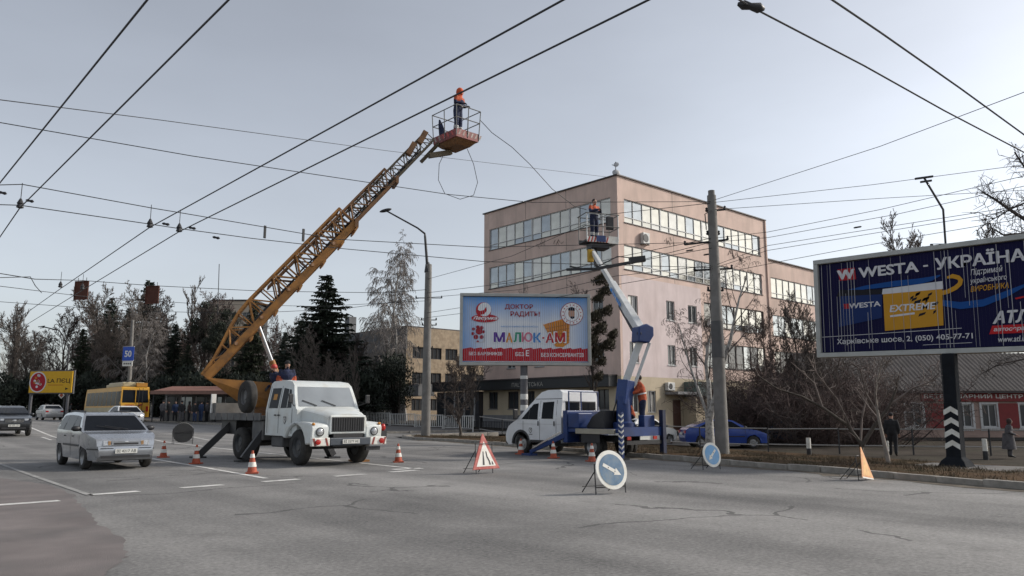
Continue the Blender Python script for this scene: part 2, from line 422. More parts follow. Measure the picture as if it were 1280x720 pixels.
# painted lines
m_markold = mat("road_paint_worn", (0.30, 0.295, 0.28), 0.85, 0, 0.15, 2, dirt=(0.11, 0.108, 0.105), dirt_amt=1.0, dirt_scale=2.2)
def stripe(pts, w, z=0.008, name="painted_line", m=None):
    mb = MB(); pts = [Vector((p[0], p[1], 0)) for p in pts]
    vs_ = []; fs = []
    for i, p in enumerate(pts):
        d = (pts[min(i + 1, len(pts) - 1)] - pts[max(i - 1, 0)]).normalized(); n = Vector((-d.y, d.x, 0))
        for k in (-1, 1):
            q = p + n * k * w / 2; vs_.append((q.x, q.y, rise(q.y) + z))
    fs = [(2 * i, 2 * i + 1, 2 * i + 3, 2 * i + 2) for i in range(len(pts) - 1)]
    return mb.add(vs_, fs).build(name, m or m_mark, road, fix=False)
stripe([(3.75, 15.3), (3.85, 20), (4.05, 27), (4.6, 38), (5.4, 48)], 0.11, m=m_markold)
stripe([(7.55, 16.6), (7.8, 21), (8.0, 26), (8.6, 36), (9.6, 48), (11.6, 68)], 0.14)
stripe([(11.68, 16.9), (11.9, 22.7), (12.2, 30), (12.9, 40), (14.0, 55), (15, 70)], 0.14)
stripe([(2.2, 14.7), (3.15, 14.75)], 0.22)
stripe([(0.4, 14.6), (1.5, 14.65)], 0.22)
for t in (3.75, 5.4, 7.15, 8.95, 10.6, 14.4, 17.0):
    stripe([(t, 15.4 + 0.13 * (t - 3.7)), (t + 0.85, 15.4 + 0.13 * (t - 2.9))], 0.24 if t < 12 else 0.1, m=m_mark if t < 12 else m_markold)
stripe([(11.1, 17.0), (11.9, 16.85)], 0.3)
for s in (36, 44, 52, 60, 70, 80): stripe([(6.6 + s * 0.05, s), (6.8 + s * 0.05, s + 3.2)], 0.13)
for a, b in ((40, 46), (54, 60), (68, 76)): stripe([(15.2, a), (15.9, b)], 0.13)

# kerb: single stones along the carriageway edge
def along(pts, step):
    out = []; rem = 0.0
    for a, b in zip(pts, pts[1:]):
        a, b = Vector(a), Vector(b); L_ = (b - a).length; d = (b - a) / L_; x = rem
        while x < L_: out.append((a + d * x, d)); x += step
        rem = x - L_
    return out
kerb = struct(bpy.data.objects.new("kerb", None)); COL.objects.link(kerb)
ks = MB().box(-0.495, 0.495, -0.08, 0.08, -0.2, 0.14)
kme = ks.mesh("kerb_stone")
ksrc = None
line1 = [(kt(s), s, 0) for s in rng(-14, 34, 1.0)] + [(24.05, 35.0, 0), (24.4, 36.2, 0), (25.4, 37.6, 0), (27, 38.6, 0), (30, 39, 0), (34, 39.2, 0)]
line2 = [(34, 43.5, 0), (30, 43.3, 0), (28, 43.5, 0), (27, 44.2, 0)] + [(kt(s), s, 0) for s in rng(45.5, 96, 2)]
for ln in (line1, line2):
    for p, d in along(ln, 1.0):
        a = math.atan2(d.y, d.x)
        if ksrc is None: ksrc = link("kerb_stone", kme, m_kerb, kerb, 0.015); o = ksrc
        else: o = inst(ksrc, kerb)
        o.location = (p.x + random.uniform(-.025, .025), p.y, rise(p.y) + random.uniform(-.02, .015)); o.rotation_euler = (0, random.uniform(-.008, .008), a + random.uniform(-.012, .012))

# grass verge behind the kerb, falling away to the fence
def zv(t, s):
    e = sm((39 - s) / 4)
    return rise(s) + 0.12 - 0.40 * sm((t - kt(min(s, 35)) - 1.0) / 9.0) * sm((46 - s) / 14) 
m_grass = mat("dead_grass_soil", (0.075, 0.048, 0.028), 0.95, 0, 0.4, 1.3, 0.8, 25, dirt=(0.04, 0.038, 0.02), dirt_amt=0.75, dirt_scale=0.5, detail=9, spec=.05)
sheet("verge", [0, .03, .08, .15, .25, .4, .55, .7, .85, 1], rng(-14, 38.5, 1.0), lambda t, s: zv(t, s), m_grass,
      tf=lambda u, s: (kt(min(s, 35)) + 0.08 + max(0, s - 35) * 0.75) + u * 11)
sheet("pavement", [0, .1, .3, .6, 1], rng(43.4, 97, 2), lambda t, s: rise(s) + 0.11, m_paving, tf=lambda u, s: kt(s) + 0.08 + u * 9)
sheet("forecourt", [25, 30, 36, 42.3], rng(39.2, 43.4, 1.0), lambda t, s: rise(s) + 0.002, m_asphalt)
sheet("forecourt", [34, 37, 40, 42.3, 48], rng(22, 39.2, 2), lambda t, s: zg(t, s) + 0.06, m_paving)

# dead grass blades on the verge
def blades(n, seed):
    rs = np.random.RandomState(seed)
    s = rs.uniform(-6, 38, n); u = rs.beta(1.1, 1.2, n) * 10.6
    vs_ = np.empty((n, 3, 3)); 
    for i in range(n):
        if i % 3:                                   # most of it grows in tufts
            if i % 60 == 1: tc_ = (s[i], u[i], rs.uniform(.06, .22), rs.uniform(.8, 1.9))
            if i > 1: s[i] = tc_[0] + rs.normal(0, tc_[2]); u[i] = min(10.7, max(.05, tc_[1] + rs.normal(0, tc_[2])))
        t = kt(min(s[i], 35)) + 0.1 + max(0, s[i] - 35) * 0.75 + u[i]; z = zv(t, s[i])
        a = rs.uniform(0, 6.28); h = rs.uniform(.03, .09) * (tc_[3] if i % 3 else 1); w = rs.uniform(.005, .011)
        dx, dy = math.cos(a) * w, math.sin(a) * w
        lx, ly = rs.normal(0, .05, 2)
        vs_[i] = ((t - dx, s[i] - dy, z - .01), (t + dx, s[i] + dy, z - .01), (t + lx, s[i] + ly, z + h))
    me = bpy.data.meshes.new("dead_grass")
    me.from_pydata(vs_.reshape(-1, 3).tolist(), [], [(3 * i, 3 * i + 1, 3 * i + 2) for i in range(n)])
    o = link("dead_grass", me, mat("dead_grass_blade", (0.085, 0.06, 0.036), 0.9, 0, 0.45, 0.7, dirt=(0.05, 0.05, 0.022), dirt_amt=0.8, dirt_scale=0.6))
    tag(stuff(o), "dry brown and dull green grass on the roadside verge", "grass"); return o
blades(42000, 3)
# dust and grit gathered in the gutter
rg = random.Random(6); gv = []; gf = []
for k, s_ in enumerate(rng(-12, 34, .35)): gv += [(kt(s_) - .3 - abs(rg.gauss(0, .22)) - .25 * math.sin(s_ * .9) ** 2, s_, .006), (kt(s_) - .05, s_, .006)]
for k in range(len(gv) // 2 - 1): gf.append((2 * k, 2 * k + 1, 2 * k + 3, 2 * k + 2))
gm = bpy.data.meshes.new("gutter"); gm.from_pydata(gv, [], gf); struct(link("gutter", gm, mat("gutter_dust", (.15, .132, .108), .95, 0, .35, 3, .6, 60, dirt=(.085, .075, .062), dirt_amt=.8, dirt_scale=2.5, spec=.1)))
# ------------------------------------------------------------------ buildings
# wall face with openings. u runs along the wall, depth goes inwards.  P(u, z, d) -> local point
def wall_face(mb, P, u0, u1, z0, z1, ops, depth=0.22):
    us = sorted({u0, u1, *[o[0] for o in ops], *[o[1] for o in ops]}); zs = sorted({z0, z1, *[o[2] for o in ops], *[o[3] for o in ops]})
    for i in range(len(us) - 1):
        for j in range(len(zs) - 1):
            a, b, c, d = us[i], us[i + 1], zs[j], zs[j + 1]
            um, zm = (a + b) / 2, (c + d) / 2
            if any(o[0] < um < o[1] and o[2] < zm < o[3] for o in ops): continue
            mb.add([P(a, c, 0), P(b, c, 0), P(b, d, 0), P(a, d, 0)], [(0, 1, 2, 3)])
    for a, b, c, d in ops:
        q = [(a, c), (b, c), (b, d), (a, d)]
        for k in range(4):
            (ua, za), (ub, zb) = q[k], q[(k + 1) % 4]
            mb.add([P(ua, za, 0), P(ub, zb, 0), P(ub, zb, depth), P(ua, za, depth)], [(0, 1, 2, 3)])
PANES = {}
def pane_mesh(w, h, m):
    k = (round(w, 2), round(h, 2), m.name)
    if k not in PANES:
        PANES[k] = MB().box(-w / 2, w / 2, -0.004, 0.004, -h / 2, h / 2).mesh("pane"); PANES[k].materials.append(m)
    return PANES[k]
def window(parent, P, ang, a, b, c, d, n, mframe, mglass, transom=None, depth=0.12, fw=0.06, sill=None, tilt=0.006, wide=()):
    """a window part (frame) with every pane as a sub-part"""
    mb = MB()
    def bar(u0, u1, z0, z1):
        q = [P(u0, z0, depth - .05), P(u1, z0, depth - .05), P(u1, z1, depth - .05), P(u0, z1, depth - .05), P(u0, z0, depth + .03), P(u1, z0, depth + .03), P(u1, z1, depth + .03), P(u0, z1, depth + .03)]
        mb.add(q, [(0, 1, 2, 3), (4, 5, 6, 7), (0, 1, 5, 4), (1, 2, 6, 5), (2, 3, 7, 6), (3, 0, 4, 7)])
    bar(a, b, c, c + fw); bar(a, b, d - fw, d); bar(a, a + fw, c + fw, d - fw); bar(b - fw, b, c + fw, d - fw)
    w = (b - a) / n
    for k in range(1, n):
        f2 = fw * (2.2 if k in wide else 0.8); bar(a + k * w - f2 / 2, a + k * w + f2 / 2, c + fw, d - fw)
    if transom:
        for k in range(n):
            bar(a + k * w + fw * .5, a + (k + 1) * w - fw * .5, c + transom - .025, c + transom + .025)
    o = mb.build("window", mframe, parent)
    for k in range(n):
        for (z0, z1) in ([(c + fw / 2, c + transom), (c + transom, d - fw / 2)] if transom else [(c + fw / 2, d - fw / 2)]):
            mg = mglass if not isinstance(mglass, (list, tuple)) else random.choice(mglass)
            pm = pane_mesh(w - .02, z1 - z0, mg)
            p = bpy.data.objects.new("pane", pm); COL.objects.link(p); p.parent = o
            p.location = P(a + (k + .5) * w, (z0 + z1) / 2, depth + .01)
            p.rotation_euler = (random.gauss(0, tilt), 0, ang + random.gauss(0, tilt))
    if sill:
        s = MB(); q = [P(a - .06, c - .05, -.06), P(b + .06, c - .05, -.06), P(b + .06, c, -.06), P(a - .06, c, -.06), P(a - .06, c - .05, .1), P(b + .06, c - .05, .1), P(b + .06, c, .1), P(a - .06, c, .1)]
        s.add(q, [(0, 1, 2, 3), (4, 5, 6, 7), (0, 1, 5, 4), (1, 2, 6, 5), (2, 3, 7, 6), (3, 0, 4, 7)]); s.build("sill", sill, o)
    return o
def ac_unit(parent, P, ang, u, z, w=0.8, h=0.6):
    o = MB().box(-w / 2, w / 2, -.34, -.04, -h / 2, h / 2).build("air_conditioner", m_acw, parent, bevel=.02)
    o.location = P(u, z, 0); o.rotation_euler = (0, 0, ang)
    g = MB().lathe([(.02, -.352), (h * .36, -.352), (h * .4, -.335), (h * .4, -.33)], (-w * .12, 0, 0), 'y', 18).build("fan_grille", m_black, o)
    b = MB().box(-w / 2, -w / 2 + .05, -.3, .0, -h / 2 - .06, -h / 2 - .01).box(w / 2 - .05, w / 2, -.3, .0, -h / 2 - .06, -h / 2 - .01).build("bracket", m_steel, o)
m_acw = mat("air_conditioner_white", (0.55, 0.55, 0.53), 0.5, 0, 0.1)
m_pink = mat("pink_render", (0.63, 0.475, 0.405), 0.9, 0, 0.10, 0.7, 0.25, 30, dirt=(0.42, 0.325, 0.275), dirt_amt=0.8, dirt_scale=0.9, detail=8, streak=.18)
m_pinklight = mat("pale_pink_paint", (0.63, 0.53, 0.515), 0.9, 0, 0.06, 1.0, 0.2, 30, dirt=(0.43, 0.34, 0.32), dirt_amt=0.6, dirt_scale=1.0, streak=.2)
m_cream = mat("cream_render", (0.50, 0.42, 0.30), 0.9, 0, 0.1, 1, 0.2, 30, dirt=(0.33, 0.27, 0.2), dirt_amt=0.5)
m_plinth = mat("grey_plinth", (0.2, 0.2, 0.205), 0.9, 0, 0.15, 2)
m_roofedge = mat("roof_edge_metal", (0.06, 0.05, 0.048), 0.6, 0.3, 0.2)
m_framew = mat("window_frame_white", (0.50, 0.50, 0.49), 0.5)
m_framed = mat("window_frame_dark", (0.07, 0.06, 0.055), 0.6)
m_glassA = glass("window_glass_clear", (0.36, 0.35, 0.31), 0.8, 0.06)
m_glassB = glass("window_glass_dim", (0.27, 0.29, 0.30), 0.75, 0.06)
m_glassC = glass("window_glass_dark", (0.06, 0.065, 0.07), 0.2, 0.06)
m_glassD = glass("window_glass_curtain", (0.50, 0.49, 0.45), 0.35, 0.15)
GA = [m_glassA] * 5 + [m_glassB] * 2 + [m_glassD]; GB = [m_glassB] * 5 + [m_glassA] * 4 + [m_glassD] * 3; GC = [m_glassC] * 4 + [m_glassB] * 2 + [m_glassD]
m_canopy = mat("black_fascia", (0.02, 0.022, 0.024), 0.5)

C_T, C_S, C_Z = 42.5, 35.92, 18.8
B = thing("office_building", "five storey pink rendered office block with ribbon windows, on the street corner", "building", (0, 0, 0))
PL = lambda u, z, d: Vector((C_T + d, u, z))            # facade towards the street (normal -X), u = s
PR = lambda u, z, d: Vector((u, C_S + d, z))            # facade towards the side yard (normal -Y), u = t
opsL = [(36.6, 50.6, 15.4, 17.28), (36.6, 50.6, 11.97, 13.88)]
smallL = [(37.5, 38.55, 8.45, 9.95), (40.6, 41.65, 8.45, 9.95), (43.8, 44.85, 8.45, 9.95), (47.2, 48.25, 8.45, 9.95), (37.5, 38.55, 5.0, 6.5), (40.6, 41.65, 5.0, 6.5), (43.8, 44.85, 5.0, 6.5), (47.2, 48.25, 5.0, 6.5)]
grL = [(37.1, 38.2, 1.62, 3.08), (39.6, 40.9, 1.7, 3.1), (42.4, 43.7, 1.7, 3.1), (44.9, 45.7, 1.7, 3.1), (46.8, 48.1, 1.7, 3.1), (49.4, 50.55, 1.7, 3.1)]
opsR = [(43.25, 62.2, 15.36, 17.16), (43.15, 62.2, 11.82, 13.66), (53.0, 62.2, 8.32, 10.3), (53.0, 62.2, 5.0, 7.02)]
smallR = [(43.45, 44.55, 8.45, 9.93), (48.0, 49.05, 8.43, 9.95), (50.8, 52.0, 8.45, 9.85), (43.5, 44.55, 5.0, 6.5), (48.0, 49.0, 4.98, 6.52), (50.85, 51.85, 5.0, 6.5)]
grR = [(43.3, 44.4, 1.4, 3.0), (45.4, 46.4, 1.4, 3.0), (48.4, 49.5, 0.1, 2.35), (53.5, 54.8, 1.5, 3.0), (56.5, 58, 1.5, 3.0)]
mb = MB()
wall_face(mb, PL, C_S, 51.3, 4.0, C_Z, opsL + smallL); wall_face(mb, PR, C_T, 63.2, 4.0, C_Z, opsR + smallR)
mb.add([(C_T, 51.3, -.4), (63.2, 51.3, -.4), (63.2, 51.3, C_Z), (C_T, 51.3, C_Z)], [(0, 1, 2, 3)])
mb.add([(63.2, C_S, -.4), (63.2, 51.3, -.4), (63.2, 51.3, C_Z), (63.2, C_S, C_Z)], [(0, 1, 2, 3)])
mb.build("wall", m_pink, B, fix=False)
g = MB(); wall_face(g, PL, C_S, 51.3, 1.2, 4.0, grL); wall_face(g, PR, C_T, 63.2, 0.0, 4.0, grR)
lab(g.build("wall", m_cream, B, fix=False), "cream ground floor wall")
g = MB(); wall_face(g, lambda u, z, d: PL(u, z, d - .05), C_S - .05, 51.3, -0.5, 1.2, []); g.add([(C_T - .05, C_S - .05, 1.2), (C_T - .05, 51.3, 1.2), (C_T, 51.3, 1.2), (C_T, C_S - .05, 1.2)], [(0, 1, 2, 3)])
g.build("plinth", m_plinth, B, fix=False)
# paler repainted bay on the yard side, its openings cut out of the coat
g = MB(); wall_face(g, lambda u, z, d: PR(u, z, d - .004), 42.75, 52.6, 4.0, 11.35, [o for o in smallR], 0.004)
g.build("painted_bay", m_pinklight, B, fix=False)
# unseen dark core added behind the glass to block light; roof
MB().box(C_T + .45, 62.9, C_S + .45, 51, 0, C_Z - .3).build("interior", mat("dim_interior", (0.05, 0.05, 0.05), 0.9), B)
MB().box(C_T - .12, 63.3, C_S - .12, 51.42, C_Z, C_Z + .09).build("roof", m_roofedge, B)
for (a, b, c, d) in opsL: window(B, PL, R(-90), a, b, c, d, 13, m_framew, GB, 0.5, wide=(4, 8), sill=m_roofedge)
for i, (a, b, c, d) in enumerate(opsR): window(B, PR, 0, a, b, c, d, 17 if i < 2 else 8, m_framew if i < 2 else m_framed, GA if i < 2 else GB if i == 2 else GC, 0.45, wide=(4, 9, 12), sill=m_roofedge)
for q in smallL + grL: window(B, PL, R(-90), *q, 2, m_framew if q[2] > 4 else m_framed, m_glassC, None, fw=.07, sill=m_plinth)
for q in smallR: window(B, PR, 0, *q, 2, m_framew, GC, None, fw=.07, sill=m_framew)
for q in grR[:2] + grR[3:]: window(B, PR, 0, *q, 2, m_framew, m_glassC, None, fw=.07)
MB().box(48.4, 49.5, C_S + .08, C_S + .14, 0.1, 2.35).build("door", mat("brown_door", (0.09, 0.04, 0.03), 0.5), B)
# panel joints of the spandrels
g = MB()
for u in (41.2, 45.9): 
    for z0, z1 in ((13.95, 15.3), (17.35, C_Z - .02), (10.2, 11.9)): g.box(C_T - .006, C_T + .01, u - .015, u + .015, z0, z1)
for u in (49.2, 55.4):
    for z0, z1 in ((13.72, 15.3), (17.2, C_Z - .02), (11.4, 11.75)): g.box(u - .015, u + .015, C_S - .006, C_S + .01, z0, z1)
g.build("panel_joint", m_roofedge, B)
g = MB().box(63.05, 63.2, C_S - .12, C_S - .01, 0, C_Z - .05); g.build("downpipe", m_pink, B)
ac_unit(B, PR, 0, 45.4, 14.4, .75, .85); ac_unit(B, PR, 0, 47.9, 3.35, .85, .6); ac_unit(B, PR, 0, 53.7, 8.65); ac_unit(B, PR, 0, 59.3, 8.5)
# fascia canopy over the ground floor with lettering, teal porch on the yard side
cn = MB().box(C_T - .9, C_T, C_S + .4, 57.5, 3.25, 4.0).build("canopy", m_canopy, B)
MB().box(C_T - 1.0, C_T - .02, C_S + .35, 57.55, 4.0, 4.1).build("canopy_edge", m_roofedge, B)
cl = bpy.data.objects.new("canopy_lettering", None); COL.objects.link(cl); cl.parent = B; cl.location = (C_T - .92, 46.6, 0); cl.rotation_euler = (0, 0, R(-90))
lettering("ПАLТАВТСЬКА", 0, 3.6, 3.42, 3.76, 0, mat("sign_lettering_grey", (0.30, 0.29, 0.26), 0.5), cl, bold=.015)
MB().box(49.9, 53.0, C_S - 1.2, C_S - .02, 2.6, 3.75).build("porch", mat("teal_panel", (0.10, 0.14, 0.13), 0.8), B)
MB().box(47.5, 50.0, C_S - 1.2, C_S - .02, 2.75, 2.95).build("porch_roof", m_plinth, B)
MB().box(49.75, 49.95, C_S - 1.15, C_S - .02, -.2, 2.6).build("porch_wall", m_cream, B)
# glazed entrance at the far end of the street side
e = MB().box(C_T - .4, C_T + .2, 51.4, 57.4, -.1, 3.2); e.build("entrance", mat("entrance_dark", (0.045, 0.045, 0.05), 0.4), B)
for s0 in (52.0, 53.4, 54.8, 56.2):
    MB().box(C_T - .46, C_T - .41, s0, s0 + 1.1, .3, 2.7).build("pane", m_glassC, B)
    MB().box(C_T - .5, C_T - .4, s0 - .12, s0 - .04, -.1, 3.2).build("mullion", m_framew, B)
# small dark twig-like stains of old ivy left on the walls are real climbers: dead vine sprigs
g = MB()
rv = random.Random(4)
for (u, z, side) in [(44.2, 14.9, 0), (42.0, 14.7, 0), (46.2, 11.3, 0), (48.6, 14.75, 1), (57.3, 14.9, 1), (58.1, 14.85, 1), (58.9, 14.8, 1)]:
    for k in range(8):
        a = rv.uniform(-.6, .6); b = rv.uniform(.1, .5); du = rv.uniform(-.6, .6)
        p0 = (C_T - .02, u + du, z) if side == 0 else (u + du, C_S - .02, z)
        p1 = (C_T - .03, u + du + a * .4, z + b * rv.choice((-1, 1))) if side == 0 else (u + du + a * .4, C_S - .03, z + b * rv.choice((-1, 1)))
        g.tube([p0, p1], .015, 3)
g.build("dead_vine", mat("dead_vine", (0.05, 0.04, 0.035), 0.9), B)

# lower wing to the right
WG = thing("office_wing", "lower pink wing with ribbon windows behind the navy battery billboard", "building")
mb = MB(); ow = [(64.0, 80, 11.8, 13.68), (64.0, 80, 8.3, 10.2), (64.0, 80, 4.9, 6.9), (64, 80, 1.4, 3.2)]
PW = lambda u, z, d: Vector((u, C_S + .15 + d, z))
wall_face(mb, PW, 63.25, 84, -.4, 15.25, ow)
mb.add([(84, C_S + .15, -.4), (84, 50, -.4), (84, 50, 15.25), (84, C_S + .15, 15.25)], [(0, 1, 2, 3)])
mb.build("wall", m_pink, WG, fix=False)
MB().box(63.25, 84.1, C_S, 50, 15.25, 15.34).build("roof", m_roofedge, WG)
MB().box(63.6, 83.5, C_S + .6, 49, 0, 15).build("interior", MATS["dim_interior"], WG)
for i, q in enumerate(ow): window(WG, PW, 0, *q, 14, m_framew if i in (0, 1) else m_framed, (GA, GB, GC, GC)[i], 0.45, wide=(4, 9), sill=m_roofedge)

# roof aerial with dish
RA = thing("satellite_dish", "small satellite dish on a mast at the corner of the pink roof", "satellite dish", (43.2, 36.6, C_Z + .09)); RA.scale = (.8, .8, .8)
MB().tube([(0, 0, 0), (0, 0, 1.6)], .035, 8).build("mast", m_steel, RA)
d = MB().lathe([(.02, 0.0), (.2, .03), (.36, .11), (.37, .12), (.2, .05), (.02, .02)], (0, 0, 0), 'y', 20).build("reflector", mat("dish_grey", (0.4, 0.4, 0.4), .5), RA, 40)
d.location = (-.1, -.15, .55); d.rotation_euler = (R(-20), 0, R(-40))
d2 = MB().lathe([(.02, 0.0), (.15, .03), (.26, .09), (.15, .05), (.02, .02)], (0, 0, 0), 'y', 16).build("reflector", mat("mesh_light", (0.5, 0.5, 0.5), .5), RA, 40)
d2.location = (-.05, -.1, 1.35); d2.rotation_euler = (R(-15), 0, R(-60))
MB().tube([(-.4, 0, 1.2), (0, 0, 1.2)], .02, 5).tube([(-.4, -.1, 1.15), (-.4, .1, 1.25)], .03, 5).build("arm", m_steel, RA)

# brick building further back
YB = thing("brick_building", "pale yellow brick two storey building with grey parapet, behind the lamp post", "building")
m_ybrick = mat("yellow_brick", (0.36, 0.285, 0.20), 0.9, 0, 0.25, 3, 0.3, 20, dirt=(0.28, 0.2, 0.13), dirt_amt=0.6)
m_greyw = mat("grey_metal_cladding", (0.13, 0.135, 0.14), 0.7, 0.2, 0.2, 1)
zb = rise(71)
PF = lambda u, z, d: Vector((u, 71.2 + d, z)); PS = lambda u, z, d: Vector((47.9 + d, u, z))
of = [(a, a + 1.75, z, z + 1.3) for z in (7.35, 4.5, 1.6) for a in (48.75, 51.0, 53.3, 55.6, 57.9, 60.2)]
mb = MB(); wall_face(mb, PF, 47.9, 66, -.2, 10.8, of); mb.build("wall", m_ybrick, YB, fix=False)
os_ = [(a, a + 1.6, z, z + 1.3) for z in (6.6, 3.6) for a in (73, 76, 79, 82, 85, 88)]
mb = MB(); wall_face(mb, PS, 71.2, 95, -.2, 8.3, os_); lab(mb.build("wall", mat("grey_brick", (0.16, 0.145, 0.13), .9, 0, .2, 2), YB, fix=False), "shaded grey brick side wall")  # side brick coloured darker and greyer to carry the shade on this face
MB().box(47.8, 47.95, 71.1, 95, 8.3, 10.8).build("parapet", m_greyw, YB)
MB().box(47.9, 66, 71.3, 95, 10.8, 10.95).build("roof", m_roofedge, YB)
MB().box(48.4, 65.6, 71.7, 94.6, 0, 10.6).build("interior", MATS["dim_interior"], YB)
for q in of: window(YB, PF, 0, *q, 3, m_framed, m_glassC, None)
for q in os_: window(YB, PS, R(-90), *q, 2, m_framed, m_glassC, None)
MB().box(48.3, 49.3, 84.5, 85.6, 10.9, 13.2).build("chimney", m_greyw, YB)
MB().box(46.0, 48.0, 66.0, 71.0, 3.1, 4.3).build("canopy", m_greyw, YB)

# far apartment block glimpsed over the trees
p = spot(284, 150)
FA = thing("apartment_block", "beige apartment block top showing over the trees above the crane's turntable", "building", (p.x, p.y, p.z), R(-YAW))
PFa = lambda u, z, d: Vector((u, d, z))
of = [(a, a + 1.5, z, z + 1.6) for z in (3, 6, 9, 12, 15, 18.2) for a in (-3.3, -.7, 1.9)]
mb = MB(); wall_face(mb, PFa, -4.2, 4.2, -1, 22, of); mb.build("wall", mat("beige_panel", (0.45, 0.38, 0.30), .9, 0, .15, 1), FA, fix=False)
MB().box(-4.4, 4.4, -.1, 10, 22, 22.3).build("roof", m_roofedge, FA); MB().box(-3.9, 3.9, .5, 9.5, 0, 21.8).build("interior", MATS["dim_interior"], FA)
for q in of: window(FA, PFa, 0, *q, 2, m_framew, m_glassC, None)

# single storey veterinary centre
pv = spot(1155, 50)
VB = thing("clinic_building", "low pink single storey clinic with dark corrugated roof and red sign", "building", (pv.x, pv.y, 0), R(-YAW))
mpx = 50 / 945.0                                          # metres per pixel on this facade
m_vp = mat("clinic_pink", (0.34, 0.245, 0.205), 0.9, 0, 0.15, 1.5, 0.2, 40, dirt=(0.28, 0.2, 0.16), dirt_amt=.6)
def vx(px): return (px - 1155) * mpx
PV = lambda u, z, d: Vector((u, d, z))
EZ = 2.85
vo_ = [(vx(1099), vx(1120), .55, 1.95), (vx(1133), vx(1153), .55, 1.95), (vx(1194), vx(1213), .5, 1.95), (vx(1225), vx(1243), .5, 1.95), (vx(1271), vx(1292), .5, 1.95)]
mb = MB(); wall_face(mb, PV, vx(1036), vx(1420), -1.2, EZ, vo_); mb.add([(vx(1036), 0, -1.2), (vx(1036), 7, -1.2), (vx(1036), 7, EZ), (vx(1036), 0, EZ)], [(0, 1, 2, 3)])
mb.build("wall", m_vp, VB, fix=False)
MB().box(vx(1036) + .4, vx(1420) - .4, .4, 6.6, -1, EZ - .1).build("interior", MATS["dim_interior"], VB)
MB().box(vx(1036) - .05, vx(1420), -.07, -.003, -1.2, -.15).build("plinth", mat("dark_plinth", (0.06, 0.055, 0.05), .9), VB)
MB().box(vx(1036) - .05, vx(1420), -.1, -.004, -.15, .02).build("ledge", m_vp, VB)
for q in vo_:
    w = window(VB, PV, 0, *q, 2, m_framew, m_glassC, 0.9 if q[0] < vx(1160) else None, fw=.07, depth=.1)
    a, b, c, d = q; s = MB()
    s.box(a - .14, a, -.05, -.005, c - .1, d + .12).box(b, b + .14, -.05, -.005, c - .1, d + .12).box(a - .001, b + .001, -.052, -.006, d, d + .12).box(a - .001, b + .001, -.052, -.006, c - .1, c)
    s.build("surround", m_framew, w)
    t = MB()
    for k in range(int((b - a + .3) / .12)): t.box(a - .14 + k * .12, a - .14 + k * .12 + .07, -.04, -.004, c - .24, c - .1)
    t.build("dentil_trim", m_framew, w)
for k in range(8):
    MB().box(vx(1063), vx(1075) - (.1 if k % 2 else 0), -.05, -.005, .0 + k * .33, .28 + k * .33).build("quoin_block", m_framew, VB)
m_vred = mat("clinic_red", (0.19, 0.014, 0.014), .6, 0, .1)
MB().box(vx(1156), vx(1191), -.06, -.005, .45, 2.0).build("red_panel", m_vred, VB); MB().box(vx(1245), vx(1269), -.06, -.005, .45, 2.0).build("red_panel", m_vred, VB)
sg = MB().box(vx(1152), vx(1345), -.14, -.01, 2.12, 2.80).build("sign_board", m_vred, VB)
MB().box(vx(1152), vx(1345), -.15, -.0, 2.80, 2.86).build("sign_edge", m_framew, VB)
lettering("ВЕТЕРИНАРНИЙ ЦЕНТР \"ЛЮКС\"", vx(1155), vx(1318), 2.27, 2.64, -.145, mat("sign_letter_white", (0.6, 0.58, 0.54), .5), sg, bold=.02)
# corrugated roof
me = bpy.data.meshes.new("roof"); vs_ = []; fs = []
n = 700; x0, x1 = vx(1022), vx(1425)
for k in range(n + 1):
    x = x0 + (x1 - x0) * k / n; w = .012 * math.sin(x * 2 * math.pi / .30)
    vs_ += [(x, -.45, EZ - .06 + w), (x, 3.6, 5.5 + w), (x, 7.6, EZ - .06 + w)]
for k in range(n): 
    for j in (0, 1): fs.append((3 * k + j, 3 * k + 3 + j, 3 * k + 4 + j, 3 * k + 1 + j))
me.from_pydata(vs_, [], fs); smooth(me, 60)
link("roof", me, mat("corrugated_roof", (0.038, 0.034, 0.034), .95, 0, .35, 1.0, dirt=(0.07, 0.06, 0.055), dirt_amt=.5, dirt_scale=.6), VB)
MB().prism([(-.02, EZ - .1), (7, EZ - .1), (3.6, 5.4)], 'yz', vx(1036) - .02, vx(1036) + .2).build("gable", m_vp, VB)
MB().box(x0, x1, -.5, -.46, EZ - .2, EZ - .08).build("fascia", m_roofedge, VB)
# ------------------------------------------------------------------ billboards
m_frame = mat("billboard_frame_grey", (0.40, 0.41, 0.39), .6, .1, .1, 3)
m_framedk = mat("billboard_rear", (0.10, 0.10, 0.11), .7)
def pr(name, c, rough=.6): return mat("print_" + name, c, rough, 0, .04, 3, spec=.15)
p_white = pr("white", (.86, .87, .88)); p_red = pr("red", (.48, .02, .025)); p_dkred = pr("dark_red", (.34, .02, .03)); p_navy = pr("navy", (.010, .0095, .045), .8)
p_yel = pr("yellow", (.52, .26, .025)); p_purple = pr("purple", (.1, .03, .28)); p_or = pr("orange", (.7, .27, .03)); p_green = pr("green", (.02, .3, .17))
p_pink = pr("pink", (.68, .2, .28)); p_blue = pr("blue", (.06, .25, .62)); p_lblue = pr("light_blue", (.3, .48, .75)); p_black = pr("black", (.015, .015, .02))
p_brown = pr("brown", (.42, .16, .03)); p_silver = pr("silver", (.60, .60, .62)); p_dkblue = pr("deep_blue", (.012, .03, .12)); p_glow = pr("glow_blue", (.008, .065, .25)); p_skin = pr("skin", (.5, .3, .22))
